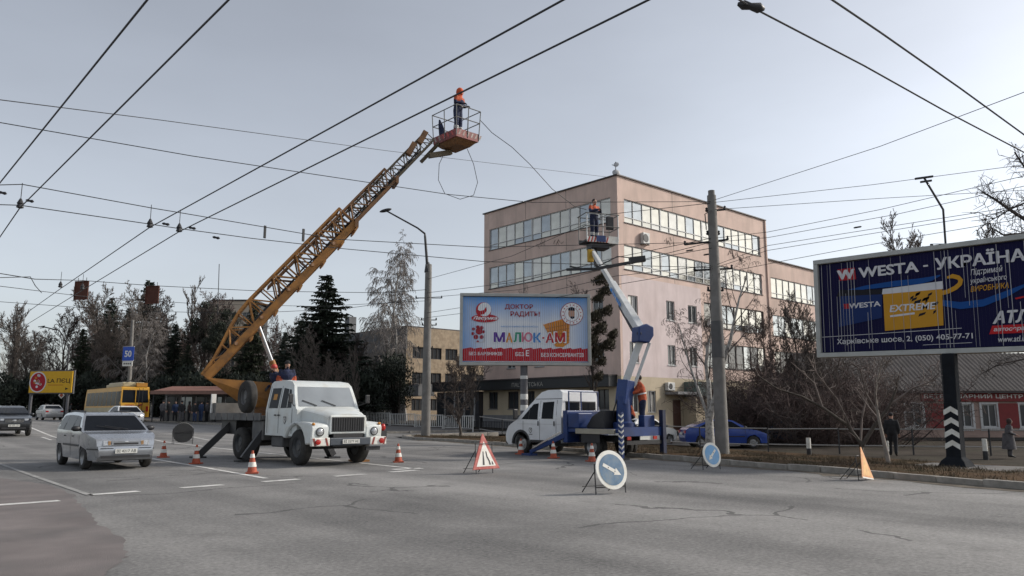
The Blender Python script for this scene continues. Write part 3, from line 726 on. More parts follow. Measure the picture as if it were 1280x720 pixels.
def board(o, W_, H_, mback, nslat, joint, fr=.14, deep=.35, jw=.006, jpick=None):
    """frame, three-sided slats (they turn), slat edges; local x 0..W, z 0..H, facing -y"""
    f = MB().box(-fr, W_ + fr, -.12, deep, -fr, 0).box(-fr, W_ + fr, -.12, deep, H_, H_ + fr).box(-fr, 0, -.12, deep, 0, H_).box(W_, W_ + fr, -.12, deep, 0, H_)
    f.build("frame", m_frame, o, bevel=.015)
    MB().box(.001, W_ - .001, .12, deep - .03, .001, H_ - .001).build("rear_panel", m_framedk, o)
    w = W_ / nslat; sl = MB(); rs = random.Random(2)
    for k in range(nslat):
        a = rs.gauss(0, .012); c = (k + .5) * w; h = w * .49
        sl.prism([(c - h, h * math.sin(a) * .4), (c + h, -h * math.sin(a) * .4), (c, w * .8)], 'xy', .02, H_ - .02)
    so = sl.build("print_slats", mback, o); stuff(so)
    j = MB(); rs = random.Random(5)
    for k in range(1, nslat):
        if jpick and rs.random() > jpick(k / nslat): continue
        z0, z1 = .03, H_ - .03
        if jpick and rs.random() < .6: z0 = H_ * rs.uniform(.0, .5); z1 = min(H_ - .03, z0 + H_ * rs.uniform(.25, .7))
        ww = jw * rs.uniform(.4, 1.2)
        j.box(k * w - ww, k * w + ww, -.034, -.03, z0, z1)
    j.build("slat_edge", joint, o)
    return so
def grad_mat(name, stops, cx, cz, W_, H_):
    m = bpy.data.materials.new(name); m.use_nodes = True; nt = m.node_tree; N = nt.nodes.new; L = nt.links.new
    tc = N("ShaderNodeTexCoord"); sp = N("ShaderNodeSeparateXYZ"); L(tc.outputs["Object"], sp.inputs[0])
    def lin(sock, a, b):
        r = N("ShaderNodeMapRange"); r.inputs["From Min"].default_value = a; r.inputs["From Max"].default_value = b; L(sock, r.inputs["Value"]); return r.outputs[0]
    top = lin(sp.outputs["Z"], H_ * .55, H_); left = lin(sp.outputs["X"], W_ * .22, -W_ * .05); right = lin(sp.outputs["X"], W_ * .82, W_ * 1.1)
    a = N("ShaderNodeMath"); a.operation = 'MAXIMUM'; L(top, a.inputs[0]); L(left, a.inputs[1])
    b = N("ShaderNodeMath"); b.operation = 'MAXIMUM'; L(a.outputs[0], b.inputs[0]); L(right, b.inputs[1])
    nz = N("ShaderNodeTexNoise"); nz.inputs["Scale"].default_value = .9; nz.inputs["Detail"].default_value = 4; L(tc.outputs["Object"], nz.inputs["Vector"])
    c = N("ShaderNodeMath"); c.operation = 'MULTIPLY_ADD'; c.inputs[1].default_value = .5; L(nz.outputs["Fac"], c.inputs[0]); c.inputs[2].default_value = -.25
    d = N("ShaderNodeMath"); d.operation = 'ADD'; d.use_clamp = True; L(b.outputs[0], d.inputs[0]); L(c.outputs[0], d.inputs[1])
    rm = N("ShaderNodeValToRGB"); rm.color_ramp.elements[0].color = (*stops[0], 1); rm.color_ramp.elements[1].color = (*stops[1], 1); rm.color_ramp.elements[0].position = .1
    L(d.outputs[0], rm.inputs["Fac"]); L(rm.outputs[0], nt.nodes["Principled BSDF"].inputs["Base Color"]); nt.nodes["Principled BSDF"].inputs["Roughness"].default_value = .45
    return m
# -- blue and red ice cream billboard
a, b = at(578, 453, 35.3), at(735, 453.5, 35.7)
W1 = (b - a).length; H1 = 3.05
B1 = thing("billboard", "white and blue billboard with red wavy band on a single post behind the crew-cab van", "billboard", (a.x, a.y, 3.70), math.atan2(b.y - a.y, b.x - a.x))
board(B1, W1, H1, grad_mat("ice_cream_print", ((.80, .83, .87), (.10, .34, .76)), 0, 0, W1, H1), 58, pr("slat_shadow", (.35, .4, .5)), jw=.006)  # darker lines are the joints between the slats
Y = -.022
fx = lambda u: u * W1; fz = lambda v: v * H1
wave = [(0.003, .02)] + [(0.997, .02)]
top = []
for k in range(0, 97):
    u = .997 - .994 * k / 96; ph = (u * 12.6) % 1.0; top.append((u, .20 + .028 * ph + (.0 if ph < .93 else -.028 * (ph - .93) / .07)))
flat([(fx(u), fz(v)) for u, v in wave + top], Y, p_red, B1, "red_band")
for s, x0, x1, z0, z1 in (("БЕЗ БАРВНИКІВ", .05, .315, .105, .155), ("БЕЗ", .42, .488, .095, .155), ("Е", .503, .528, .095, .185), ("БЕЗ КОНСЕРВАНТІВ", .625, .965, .085, .145)):
    lettering(s, fx(x0), fx(x1), fz(z0), fz(z1), Y - .004, p_white, B1)
lettering("ДОКТОР", fx(.335), fx(.56), fz(.80), fz(.885), Y, p_dkred, B1, bold=.02); lettering("РАДИТЬ!", fx(.38), fx(.615), fz(.685), fz(.775), Y, p_dkred, B1, bold=.02)
lettering("морозиво-пломбір", fx(.305), fx(.60), fz(.525), fz(.56), Y, p_lblue, B1, bold=.012)
# badge with a portrait
flat([(fx(u), fz(v)) for u, v in disc(.875, .745, .093, .175, 36)], Y - .004, p_dkred, B1, "badge_rim"); flat([(fx(u), fz(v)) for u, v in disc(.875, .745, .088, .166, 36)], Y - .005, p_white, B1, "badge")
flat([(fx(u), fz(v)) for u, v in disc(.872, .735, .058, .11, 32)], Y - .006, p_dkred, B1, "badge_ring"); flat([(fx(u), fz(v)) for u, v in disc(.872, .735, .055, .104, 32)], Y - .007, p_white, B1, "badge_field")
flat([(fx(u), fz(v)) for u, v in disc(.872, .75, .026, .075, 20)], Y - .008, p_skin, B1, "portrait_face"); flat([(fx(u), fz(v)) for u, v in disc(.872, .80, .028, .05, 16, -10, 200)], Y - .009, p_black, B1, "portrait_hair"); flat([(fx(u), fz(v)) for u, v in disc(.878, .705, .018, .04, 14, 180, 370)], Y - .0095, p_black, B1, "portrait_beard")
for k in range(16):
    an = R(k * 22.5 + 10); u, v = .875 + .073 * math.cos(an), .742 + .139 * math.sin(an)
    flat([(fx(u + .006 * math.cos(an + q)), fz(v + .013 * math.sin(an + q))) for q in (.6, 2.5, 3.7, 5.6)], Y - .0095, p_red, B1, "badge_letter")
# waffle cone
flat([(fx(u), fz(v)) for u, v in [(.635, .60), (.645, .575), (.80, .665), (.855, .60), (.85, .30), (.80, .235), (.74, .24)]], Y - .002, p_or, B1, "waffle_cone")
for k in range(9): flat([(fx(.68 + .02 * k), fz(.60 + .006 * k)), (fx(.688 + .02 * k), fz(.60 + .006 * k)), (fx(.728 + .013 * k), fz(.28)), (fx(.722 + .013 * k), fz(.28))], Y - .003, p_brown, B1, "waffle_groove")
for k in range(5): flat([(fx(.66 + .015 * k), fz(.52 - .05 * k)), (fx(.852), fz(.59 - .06 * k)), (fx(.852), fz(.575 - .06 * k)), (fx(.665 + .015 * k), fz(.505 - .05 * k))], Y - .0035, p_brown, B1, "waffle_groove")
x = .245
for ch, c, w in (("М", p_purple, .095), ("А", p_or, .062), ("Л", p_green, .066), ("Ю", p_pink, .092), ("К", p_blue, .07), ("-", p_red, .018), ("А", p_red, .075), ("М", p_red, .09)):
    if ch == "-": flat([(fx(x + .004), fz(.385)), (fx(x + .02), fz(.385)), (fx(x + .02), fz(.36)), (fx(x + .004), fz(.36))], Y - .006, c, B1); x += .028; continue
    dz = random.uniform(-.008, .008)
    lettering(ch, fx(x - .004), fx(x + w + .002), fz(.292 + dz), fz(.462 + dz), Y - .0045, p_white, B1, bold=.05)
    lettering(ch, fx(x + .004), fx(x + w - .006), fz(.305 + dz), fz(.45 + dz), Y - .006, c, B1, bold=.035); x += w
# maker's emblem: red oval, crescent
flat([(fx(u), fz(v)) for u, v in disc(.175, .665, .108, .062, 32)], Y, p_red, B1, "emblem_oval")
flat([(fx(u), fz(v)) for u, v in disc(.165, .79, .062, .12, 30)], Y - .001, p_red, B1, "emblem_moon"); flat([(fx(u), fz(v)) for u, v in disc(.172, .80, .053, .105, 30)], Y - .002, p_white, B1, "emblem_moon_face")
flat([(fx(u), fz(v)) for u, v in [(.115, .80), (.135, .775), (.165, .79), (.185, .84), (.19, .78), (.17, .73), (.14, .715), (.12, .75)]], Y - .003, p_red, B1, "emblem_swirl")
lettering("Ласунка", fx(.08), fx(.275), fz(.632), fz(.695), Y - .004, p_white, B1, bold=.035, shear=.25)
for u, v, r in ((.085, .50, .012), (.08, .43, .013), (.105, .38, .019), (.15, .38, .016), (.13, .47, .028), (.12, .53, .014), (.15, .52, .015), (.165, .46, .012), (.12, .31, .01)):
    flat([(fx(a_), fz(b_)) for a_, b_ in disc(u, v, r, r * 1.9, 12)], Y - .002, p_dkred, B1, "berry")
flat([(fx(u), fz(v)) for u, v in [(.10, .29), (.175, .30), (.18, .42), (.17, .42), (.165, .31), (.10, .30)]], Y - .003, p_silver, B1, "glass_outline")
pb = spot(653, 35.9)
MB().tube([(W1 * .49, .18, pb.z - 3.7 - .3), (W1 * .49, .18, -.14)], .17, 14).build("post", m_framedk, B1, 40)
MB().tube([(W1 * .49, .18, -.75), (W1 * .49, .18, -.6)], .178, 14).build("post_band", m_refl, B1, 40)
for k in range(4):
    z = pb.z - 3.7 + .7 + k * .5; MB().tube([(W1 * .49, .18, z), (W1 * .49, .18, z + .25)], .178, 14).build("post_band", m_refl, B1, 40)
MB().tube([(W1 * .49, .1, H1 + .1), (W1 * .49, .1, H1 + 1.0)], .025, 6).build("lamp_rod", m_steel, B1)

# -- navy battery billboard parallel to the kerb
W2, H2 = 6.08, 2.98
B2 = thing("billboard", "navy and yellow battery billboard standing on a black post by the kerb", "billboard", (24.75, 12.22, 3.38), R(-90))
B2.rotation_euler[1] = R(1.3)
board(B2, W2, H2, p_navy, 62, pr("slat_pale", (.40, .40, .42)), fr=.15, jw=.007, jpick=lambda u: .75 if u < .2 else (.18 if u < .62 else .5))
fx = lambda u: u * W2; fz = lambda v: v * H2
def wpoly(pts, m, y, nm): flat([(fx(u), fz(v)) for u, v in pts], y, m, B2, nm)
lettering("WESTA", fx(.22), fx(.52), fz(.80), fz(.91), Y, p_silver, B2, bold=.035); lettering("-", fx(.545), fx(.565), fz(.845), fz(.86), Y, p_silver, B2, bold=.03); lettering("УКРАЇНА", fx(.60), fx(.985), fz(.80), fz(.95), Y, p_silver, B2, bold=.035)
wpoly([(.115, .79), (.205, .79), (.20, .92), (.105, .92)], p_dkred, Y, "emblem"); lettering("W", fx(.105), fx(.195), fz(.805), fz(.905), Y - .002, p_silver, B2, bold=.06)
# blue sweeps
import itertools
def ribbon(cl, ws, m, y, nm):
    up_ = [(u, v + w) for (u, v), w in zip(cl, ws)]; dn = [(u, v - w) for (u, v), w in zip(cl, ws)]
    for k in range(len(cl) - 1): pass
    wpoly(up_ + dn[::-1], m, y, nm)
ribbon([(.12, .66), (.25, .69), (.40, .70), (.52, .70), (.58, .715), (.62, .74)], [.012, .02, .03, .03, .022, .006], p_glow, Y, "blue_sweep")
ribbon([(.62, .46), (.70, .42), (.80, .43), (.90, .50), (.99, .58)], [.03, .035, .035, .03, .01], p_glow, Y - .001, "blue_sweep")
wpoly([(.10, .28), (.33, .35), (.335, .63), (.12, .66)], p_dkblue, Y - .002, "dark_battery"); wpoly([(.095, .62), (.335, .60), (.345, .65), (.11, .69)], p_black, Y - .003, "battery_lid")
lettering("WESTA", fx(.16), fx(.325), fz(.475), fz(.53), Y - .004, p_silver, B2, bold=.03); wpoly([(.135, .475), (.165, .475), (.16, .53), (.13, .53)], p_dkred, Y - .004, "emblem")
wpoly([(.34, .21), (.62, .235), (.625, .60), (.34, .60)], p_yel, Y - .003, "yellow_battery"); wpoly([(.335, .60), (.63, .60), (.63, .68), (.34, .655)], p_silver, Y - .004, "battery_lid")
lettering("EXTREME", fx(.37), fx(.59), fz(.405), fz(.475), Y - .008, p_silver, B2, bold=.03, shear=.15)
wpoly([(.37, .35), (.49, .365), (.49, .385), (.37, .37)], p_silver, Y - .007, "battery_caption")
rs = random.Random(3)
for k in range(14):
    u = rs.uniform(.47, .59); v = rs.uniform(.33, .55); l = rs.uniform(.01, .035)
    wpoly([(u, v), (u + l, v + .02), (u + l * 1.2, v + .045), (u + l * .2, v + .03)], p_black, Y - .006, "battery_chequer")
# curved yellow cable
cl = [(.60, .55), (.65, .57), (.685, .60), (.705, .635), (.71, .67), (.70, .70), (.675, .72), (.65, .71)]
L1 = []; R1 = []
for i, (u, v) in enumerate(cl):
    a_, b_ = cl[max(0, i - 1)], cl[min(len(cl) - 1, i + 1)]; dx, dz = (b_[0] - a_[0]) * W2, (b_[1] - a_[1]) * H2; n_ = math.hypot(dx, dz); w = .065 if i < 7 else .03
    L1.append((fx(u) - dz / n_ * w, fz(v) + dx / n_ * w)); R1.append((fx(u) + dz / n_ * w, fz(v) - dx / n_ * w))
for i in range(len(cl) - 1): flat([L1[i], L1[i + 1], R1[i + 1], R1[i]], Y - .005, p_yel, B2, "yellow_cable")
lettering("Підтримай", fx(.755), fx(.89), fz(.695), fz(.77), Y, p_silver, B2, bold=.008, shear=.2, slope=.03); lettering("українського", fx(.75), fx(.905), fz(.615), fz(.68), Y, p_silver, B2, bold=.008, shear=.2, slope=.03); lettering("ВИРОБНИКА", fx(.75), fx(.91), fz(.545), fz(.60), Y, p_yel, B2, bold=.015, shear=.2, slope=.03)
lettering("АТЛ", fx(.835), fx(.985), fz(.225), fz(.34), Y, p_silver, B2, bold=.05, shear=.3); wpoly([(.815, .125), (.992, .125), (.992, .205), (.83, .205)], p_red, Y, "red_strip"); lettering("автосервіс", fx(.835), fx(.985), fz(.14), fz(.19), Y - .004, p_silver, B2, bold=.025, shear=.2); lettering("www.atl.ua", fx(.85), fx(.97), fz(.045), fz(.10), Y, p_silver, B2, bold=.01, shear=.2)
wpoly([(.935, .44), (.992, .46), (.992, .475), (.93, .455)], p_red, Y, "red_sweep")
lettering("Харківське шосе, 2, (050) 405-77-71", fx(.085), fx(.745), fz(.075), fz(.15), Y, p_silver, B2, bold=.012)
wpoly([(.0, .175), (.70, .195), (.70, .20), (.0, .18)], p_silver, Y, "rule"); wpoly([(.52, .045), (.74, .05), (.74, .054), (.52, .049)], p_silver, Y, "rule")
# post, wide foot, chevrons
PX = 12.22 - 8.3; PY_ = -.15                                # local position of the post
zf_ = zv(24.6, 8.3) - 3.38
MB().box(PX - .17, PX + .17, PY_ - .17, PY_ + .17, zf_ + .9, -.15).build("post", mat("post_black", (.014, .016, .02), .9, 0, .2, spec=.15), B2, bevel=.03)
sl = MB(); sl.loft([[(PX + a_ * w, PY_ + b_ * w, z) for a_, b_ in ((-1, -1), (1, -1), (1, 1), (-1, 1))] for w, z in ((.185, zf_ + 1.95), (.20, zf_ + .40), (.30, zf_ + .30), (.42, zf_ + .05), (.45, zf_ - .2))])
sl.build("post_sleeve", MATS["post_black"], B2, bevel=.02)
for k in range(4):
    z = zf_ + .62 + k * .32
    for sgn in (-1, 1):
        w = .2 - k * .003
        for (q0, q1) in (((PX, PY_ - w - .012), (PX + sgn * w, PY_ - w - .012)), ((PX + sgn * (w + .012), PY_), (PX + sgn * (w + .012), PY_ - w))):
            if sgn == 1 and q0[0] != PX: continue
            zz0, zz1 = (z + .12, z) if q0[0] == PX else (z + .12, z)
            mbx = MB().add([(q0[0], q0[1], zz0), (q1[0], q1[1], zz1), (q1[0], q1[1], zz1 + .15), (q0[0], q0[1], zz0 + .15)], [(0, 1, 2, 3)])
            mbx.build("chevron", m_signwhite, B2, fix=False)
    
# -- yellow pizza billboard far up the street
a, b = at(36, 491, 88), at(89, 491.5, 87)
W3 = (b - a).length; H3 = 2.4
B3 = thing("billboard", "yellow pizzeria billboard with a round pizza, far up the street", "billboard", (a.x, a.y, a.z), math.atan2(b.y - a.y, b.x - a.x))
MB().box(0, W3, -.05, .1, 0, H3).build("panel", pr("pizza_yellow", (.62, .36, .03)), B3); MB().box(-.12, W3 + .12, .1, .3, -.12, H3 + .12).build("frame", m_framedk, B3)
flat(disc(W3 * .2, H3 * .5, 1.1, 1.17, 28), -.06, p_silver, B3, "plate"); flat(disc(W3 * .2, H3 * .5, .97, 1.04, 28), -.065, p_dkred, B3, "pizza")
rs = random.Random(8)
for k in range(14):
    an, rr = rs.uniform(0, 6.28), rs.uniform(.1, .75); flat(disc(W3 * .2 + rr * math.cos(an), H3 * .5 + rr * math.sin(an), .17, .15, 8), -.07, rs.choice((p_silver, p_brown, p_pink)), B3, "topping")
lettering("LA ПЄЦ", W3 * .43, W3 * .96, H3 * .42, H3 * .66, -.06, p_black, B3, bold=.01); flat([(W3 * .45, H3 * .34), (W3 * .8, H3 * .34), (W3 * .8, H3 * .37), (W3 * .45, H3 * .37)], -.06, p_brown, B3, "rule"); flat([(W3 * .86, H3 * .12), (W3 * .93, H3 * .18), (W3 * .86, H3 * .24)], -.06, p_black, B3, "arrow")
for u in (.03, .9): MB().tube([(W3 * u, .2, zg(a.x, a.y) - a.z - .2), (W3 * u, .2, -.1)], .16, 8).build("post", m_framedk, B3)
# ------------------------------------------------------------------ vehicles
# Local axes of a vehicle: +x forward, +y left, z up, x = 0 at the front axle.
def arc(cx, cz, r, a0, a1, n=9): return [(cx + r * math.cos(R(a0 + (a1 - a0) * k / n)), cz + r * math.sin(R(a0 + (a1 - a0) * k / n))) for k in range(n + 1)]
def shell(name, outline, WF, xs, zs, m, parent, ang=32):
    """side outline extruded across the vehicle, then shaped in plan and section by WF(x, z)"""
    bm = bmesh.new()
    v0 = [bm.verts.new((x, -1, z)) for x, z in outline]; v1 = [bm.verts.new((x, 1, z)) for x, z in outline]
    n = len(outline)
    bm.faces.new(v0); bm.faces.new(v1[::-1])
    for k in range(n): bm.faces.new((v0[k], v1[k], v1[(k + 1) % n], v0[(k + 1) % n]))
    bmesh.ops.triangulate(bm, faces=[f for f in bm.faces if len(f.verts) > 4])
    for z in zs:
        bmesh.ops.bisect_plane(bm, geom=bm.verts[:] + bm.edges[:] + bm.faces[:], plane_co=(0, 0, z), plane_no=(0, 0, 1))
    for x in xs:
        bmesh.ops.bisect_plane(bm, geom=bm.verts[:] + bm.edges[:] + bm.faces[:], plane_co=(x, 0, 0), plane_no=(1, 0, 0))
    for y in (-.8, -.4, 0, .4, .8):
        bmesh.ops.bisect_plane(bm, geom=bm.verts[:] + bm.edges[:] + bm.faces[:], plane_co=(0, y, 0), plane_no=(0, 1, 0))
    for v in bm.verts: v.co.y *= WF(v.co.x, v.co.z)
    bmesh.ops.recalc_face_normals(bm, faces=bm.faces)
    me = bpy.data.meshes.new(name); bm.to_mesh(me); bm.free(); smooth(me, ang)
    return link(name, me, m, parent)
def side_pane(name, poly, WF, m, parent, off=.006, sides=(-1, 1), th=.0):
    out = []
    for sd in sides:
        me = bpy.data.meshes.new(name)
        # subdivide edges so that the pane follows the curved side
        pts = []
        for (a, b), (c, d) in zip(poly, poly[1:] + poly[:1]):
            for k in range(3): pts.append((a + (c - a) * k / 3, b + (d - b) * k / 3))
        cx = sum(p[0] for p in pts) / len(pts); cz = sum(p[1] for p in pts) / len(pts)
        vs_ = [(x, sd * (WF(x, z) + off), z) for x, z in pts] + [(cx, sd * (WF(cx, cz) + off), cz)]
        n = len(pts); me.from_pydata(vs_, [], [(k, (k + 1) % n, n) for k in range(n)]); smooth(me, 60)
        out.append(link(name, me, m, parent))
    return out
def cross_pane(name, p, q, WF, m, parent, inset=.07, off=.008, bow=.0):
    """pane across the vehicle between outline points p (low) and q (high)"""
    nx, nz = (q[1] - p[1]), -(q[0] - p[0]); l = math.hypot(nx, nz); nx, nz = nx / l * off, nz / l * off
    vs_ = []
    for (x, z) in (p, ((p[0] + q[0]) / 2, (p[1] + q[1]) / 2), q):
        w = WF(x, z) - inset
        for k in range(7):
            y = -w + 2 * w * k / 6; vs_.append((x + nx - bow * (y / w) ** 2, y, z + nz))
    fs = [(r * 7 + k, r * 7 + k + 1, r * 7 + k + 8, r * 7 + k + 7) for r in range(2) for k in range(6)]
    me = bpy.data.meshes.new(name); me.from_pydata(vs_, [], fs); smooth(me, 60)
    return link(name, me, m, parent)
WHEEL = {}
def wheel(parent, x, y, r, w, mrim, side, rim=.62, name="wheel", dual=False):
    k = (round(r, 2), round(w, 2), mrim.name, rim)
    if k not in WHEEL:
        t = MB().lathe([(r * rim, -w / 2), (r * .9, -w / 2), (r * .985, -w * .36), (r, -w * .2), (r, w * .2), (r * .985, w * .36), (r * .9, w / 2), (r * rim, w / 2)], (0, 0, 0), 'y', 28, cap=False).mesh("tyre", sm_ang=50)
        t.materials.append(m_rubber)
        d = MB().lathe([(.01, -w * .30), (r * .18, -w * .32), (r * .22, -w * .22), (r * .45, -w * .18), (r * rim * .95, -w * .42), (r * rim, -w * .46), (r * rim, w * .4), (.01, w * .4)], (0, 0, 0), 'y', 28).mesh("rim", sm_ang=40)
        d.materials.append(mrim)
        WHEEL[k] = (t, d)
    t, d = WHEEL[k]
    tr = bpy.data.objects.new(name, t); COL.objects.link(tr); tr.parent = parent; tr.location = (x, y, r)
    tr.rotation_euler = (0, 0, math.pi if side > 0 else 0)
    rm = bpy.data.objects.new("rim", d); COL.objects.link(rm); rm.parent = tr
    if dual:
        t2 = bpy.data.objects.new("tyre", t); COL.objects.link(t2); t2.parent = tr; t2.location = (0, w * 1.12, 0)
    return tr
def plate(parent, x, y, z, s, face=1, w=.52, h=.112, m=None, slope=0):
    o = MB().box(-w / 2, w / 2, -.008, 0, -h / 2, h / 2).build("number_plate", m or m_plate, parent)
    o.location = (x, y, z); o.rotation_euler = (0, 0, R(90) if face > 0 else R(-90))
    if s: lettering(s, -w * .44, w * .44, -h * .33, h * .33, -.010, m_black, o, bold=.015)
    return o
def round_lamp(parent, x, y, z, r, m, name="headlight"):
    o = MB().lathe([(.01, .05), (r * .6, .045), (r * .9, .025), (r, 0), (r, -.05)], (x, y, z), 'x', 20).build(name, m, parent, 40)
    MB().lathe([(r, -.02), (r * 1.0, .02), (r * 1.14, .02), (r * 1.16, -.03)], (x, y, z), 'x', 20, cap=False).build("lamp_rim", m_steel, o, 40); return o

m_tint = m_carglass
def car(name, label, loc, rz, paint, kind, plate_txt=None, mrim=None, group=None, lamps_on=False):
    o = thing(name, label, "car", loc, rz, group)
    mrim = mrim or mat("rim_grey", (.28, .28, .28), .4, .6)
    if kind == 'wagon':
        wb, r, hw, H_ = 2.5, .30, .83, 1.45
        top = [(.72, .24), (.80, .34), (.825, .50), (.80, .585), (.755, .60), (.735, .72), (.69, .78), (.3, .885), (-.22, .955), (-.86, 1.37), (-1.05, 1.425), (-2.0, 1.45), (-2.75, 1.42), (-2.98, 1.36), (-3.27, .98), (-3.34, .92), (-3.38, .62), (-3.42, .56), (-3.42, .38), (-3.32, .26)]
        belt, ws, wt = .93, ((-.24, .965), (-.83, 1.345)), ((-3.0, 1.33), (-3.24, 1.02))
        sw = [[(-.52, .965), (-.92, 1.31), (-1.22, 1.345), (-1.24, .96)], [(-1.3, .96), (-1.28, 1.35), (-2.1, 1.37), (-2.16, .965)], [(-2.22, .97), (-2.17, 1.37), (-2.78, 1.345), (-3.06, 1.02), (-2.98, .98)]]
    elif kind == 'suv':
        wb, r, hw, H_ = 2.8, .36, .92, 1.62
        top = [(.74, .32), (.84, .45), (.87, .62), (.84, .80), (.76, .93), (.3, 1.03), (-.25, 1.09), (-.95, 1.50), (-1.2, 1.57), (-2.1, 1.62), (-2.9, 1.57), (-3.15, 1.5), (-3.55, 1.12), (-3.66, 1.0), (-3.7, .6), (-3.62, .36)]
        belt, ws, wt = 1.06, ((-.28, 1.10), (-.93, 1.475)), ((-3.17, 1.46), (-3.52, 1.15))
        sw = [[(-.6, 1.1), (-1.02, 1.42), (-1.45, 1.5), (-1.47, 1.1)], [(-1.53, 1.1), (-1.51, 1.5), (-2.35, 1.5), (-2.42, 1.12)], [(-2.5, 1.13), (-2.43, 1.5), (-2.85, 1.47), (-3.15, 1.2)]]
    elif kind == 'sedan':
        wb, r, hw, H_ = 2.6, .31, .86, 1.45
        top = [(.72, .26), (.82, .40), (.84, .55), (.80, .68), (.72, .75), (.3, .87), (-.25, .95), (-.95, 1.37), (-1.2, 1.43), (-2.0, 1.45), (-2.5, 1.38), (-3.05, 1.06), (-3.15, 1.03), (-3.55, 1.0), (-3.62, .9), (-3.66, .55), (-3.6, .3)]
        belt, ws, wt = .93, ((-.28, .965), (-.92, 1.35)), ((-2.53, 1.355), (-3.02, 1.08))
        sw = [[(-.55, .97), (-1.0, 1.31), (-1.38, 1.37), (-1.4, .96)], [(-1.46, .96), (-1.44, 1.37), (-2.2, 1.36), (-2.62, 1.05), (-2.6, .98)]]
    else:                                           # small saloon with a swept roof, seen side on
        wb, r, hw, H_ = 2.55, .31, .85, 1.42
        top = [(.70, .26), (.80, .40), (.82, .56), (.74, .70), (.3, .86), (-.2, .96), (-.95, 1.36), (-1.3, 1.42), (-2.0, 1.40), (-2.7, 1.16), (-3.15, 1.0), (-3.3, .9), (-3.36, .55), (-3.3, .3)]
        belt, ws, wt = .94, ((-.24, .98), (-.92, 1.34)), ((-2.1, 1.37), (-2.66, 1.175))
        sw = [[(-.5, .98), (-1.0, 1.30), (-1.42, 1.36), (-1.44, .97)], [(-1.5, .97), (-1.48, 1.36), (-2.05, 1.33), (-2.6, 1.08), (-2.55, .99)]]
    ar = r * 1.17
    f0 = max(p[0] for p in top); r0 = min(p[0] for p in top); zb_ = top[0][1]
    bot = [(-wb - ar * 1.02, zb_)] + arc(-wb, r, ar, 180 + 10, -10)[::1] + [(-wb + ar * 1.02, zb_)] + [(-ar * 1.02, zb_)] + arc(0, r, ar, 190, -10) + [(ar * 1.02, zb_)]
    def WF(x, z):
        w = hw
        w *= 1 - .22 * max(0.0, min(1.0, (x - (f0 - .85)) / .85)) ** 2.2
        w *= 1 - .12 * sm(((r0 + .55) - x) / .55)
        if z > belt: w *= 1 - .26 * ((z - belt) / (H_ - belt)) ** 1.15
        if z < .5: w *= 1 - .05 * (.5 - z) / .3
        w *= 1 - .015 * abs(z - .68) / .3 if .4 < z < belt else 1
        return w
    body = shell("body", top + bot, WF, [f0 - .05, f0 - .1, f0 - .17, f0 - .25, f0 - .35, f0 - .45, f0 - .55, -.3, -.6, -1.3, -2, r0 + .1, r0 + .3, r0 + .5], [.42, .56, .7, .82, belt, (belt + H_) / 2, H_ - .12], paint, o); bv = body.modifiers.new("bevel", 'BEVEL'); bv.width = .03; bv.segments = 2; bv.limit_method = 'ANGLE'; bv.angle_limit = R(28)
    MB().box(r0 + .25, f0 - .2, -(hw - .26), hw - .26, zb_ - .02, .62).build("underbody", m_black, o)
    cross_pane("windscreen", ws[0], ws[1], WF, m_tint, o, .06); cross_pane("rear_window", wt[0], wt[1], WF, m_tint, o, .1)
    for p in sw: side_pane("window", p, WF, m_tint, o)
    lines = [sw[0][-1][0] - .03, sw[min(1, len(sw) - 1)][-1][0]]
    for x in lines[:1]:
        side_pane("door_gap", [(x - .008, .32), (x + .008, .32), (x + .008, belt), (x - .008, belt)], WF, m_black, o, .004)
    side_pane("door_gap", [(-.32, .34), (-.305, .34), (-.40, belt - .01), (-.415, belt - .01)], WF, m_black, o, .004)
    side_pane("rub_strip", [(-.42, .56), (-wb + .42, .56), (-wb + .42, .61), (-.42, .61)], WF, m_black, o, .012)
    for x in (sw[0][-1][0] + .1, (sw[1][-1][0] + .12)):
        side_pane("door_handle", [(x, belt - .13), (x + .15, belt - .13), (x + .15, belt - .1), (x, belt - .1)], WF, m_black, o, .015)
    for sd in (-1, 1):
        wheel(o, 0, sd * (hw - .11), r, .19, mrim, sd); wheel(o, -wb, sd * (hw - .11), r, .19, mrim, sd)
        mm = MB().ell((-.42, sd * (hw + .08), belt + .09), (.07, .12, .075)).bar((-.42, sd * (hw - .1), belt + .03), (-.42, sd * (hw + .05), belt + .06), .05); mm.build("side_mirror", m_black if kind != 'suv' else paint, o, 50)
        zh = {'wagon': .67, 'suv': .86, 'sedan': .68}.get(kind, .66)
        y0, y1 = sorted((sd * hw * (.42 if kind == "wagon" else .5), sd * hw * .85))
        fxh = {'wagon': .775, 'suv': .83, 'sedan': .80}.get(kind, .77)
        hl = MB(); 
        hl.loft([[(fxh - (.10 if abs(y) > hw * .7 else 0), y, zh - .055), (fxh - .03 - (.10 if abs(y) > hw * .7 else 0), y, zh + .06), (fxh - .2, y, zh + .06), (fxh - .2, y, zh - .055)] for y in (y0, (y0 + y1) / 2, y1)])
        hl.build("headlight", emit("lit_headlamp", (1, .97, .9), 4.0) if lamps_on else m_lens, o)
        zt = {'wagon': .78, 'suv': .98, 'sedan': .82}.get(kind, .8)
        a_, b_ = sorted((sd * hw * .58, sd * hw * .865))
        MB().box(r0 - .012, r0 + .1, a_, b_, zt - .07, zt + .07).build("tail_light", m_redlens, o)
    gz = {'wagon': .665, 'suv': .80, 'sedan': .64}.get(kind, .62); gx = {'wagon': .79, 'suv': .865}.get(kind, .835)
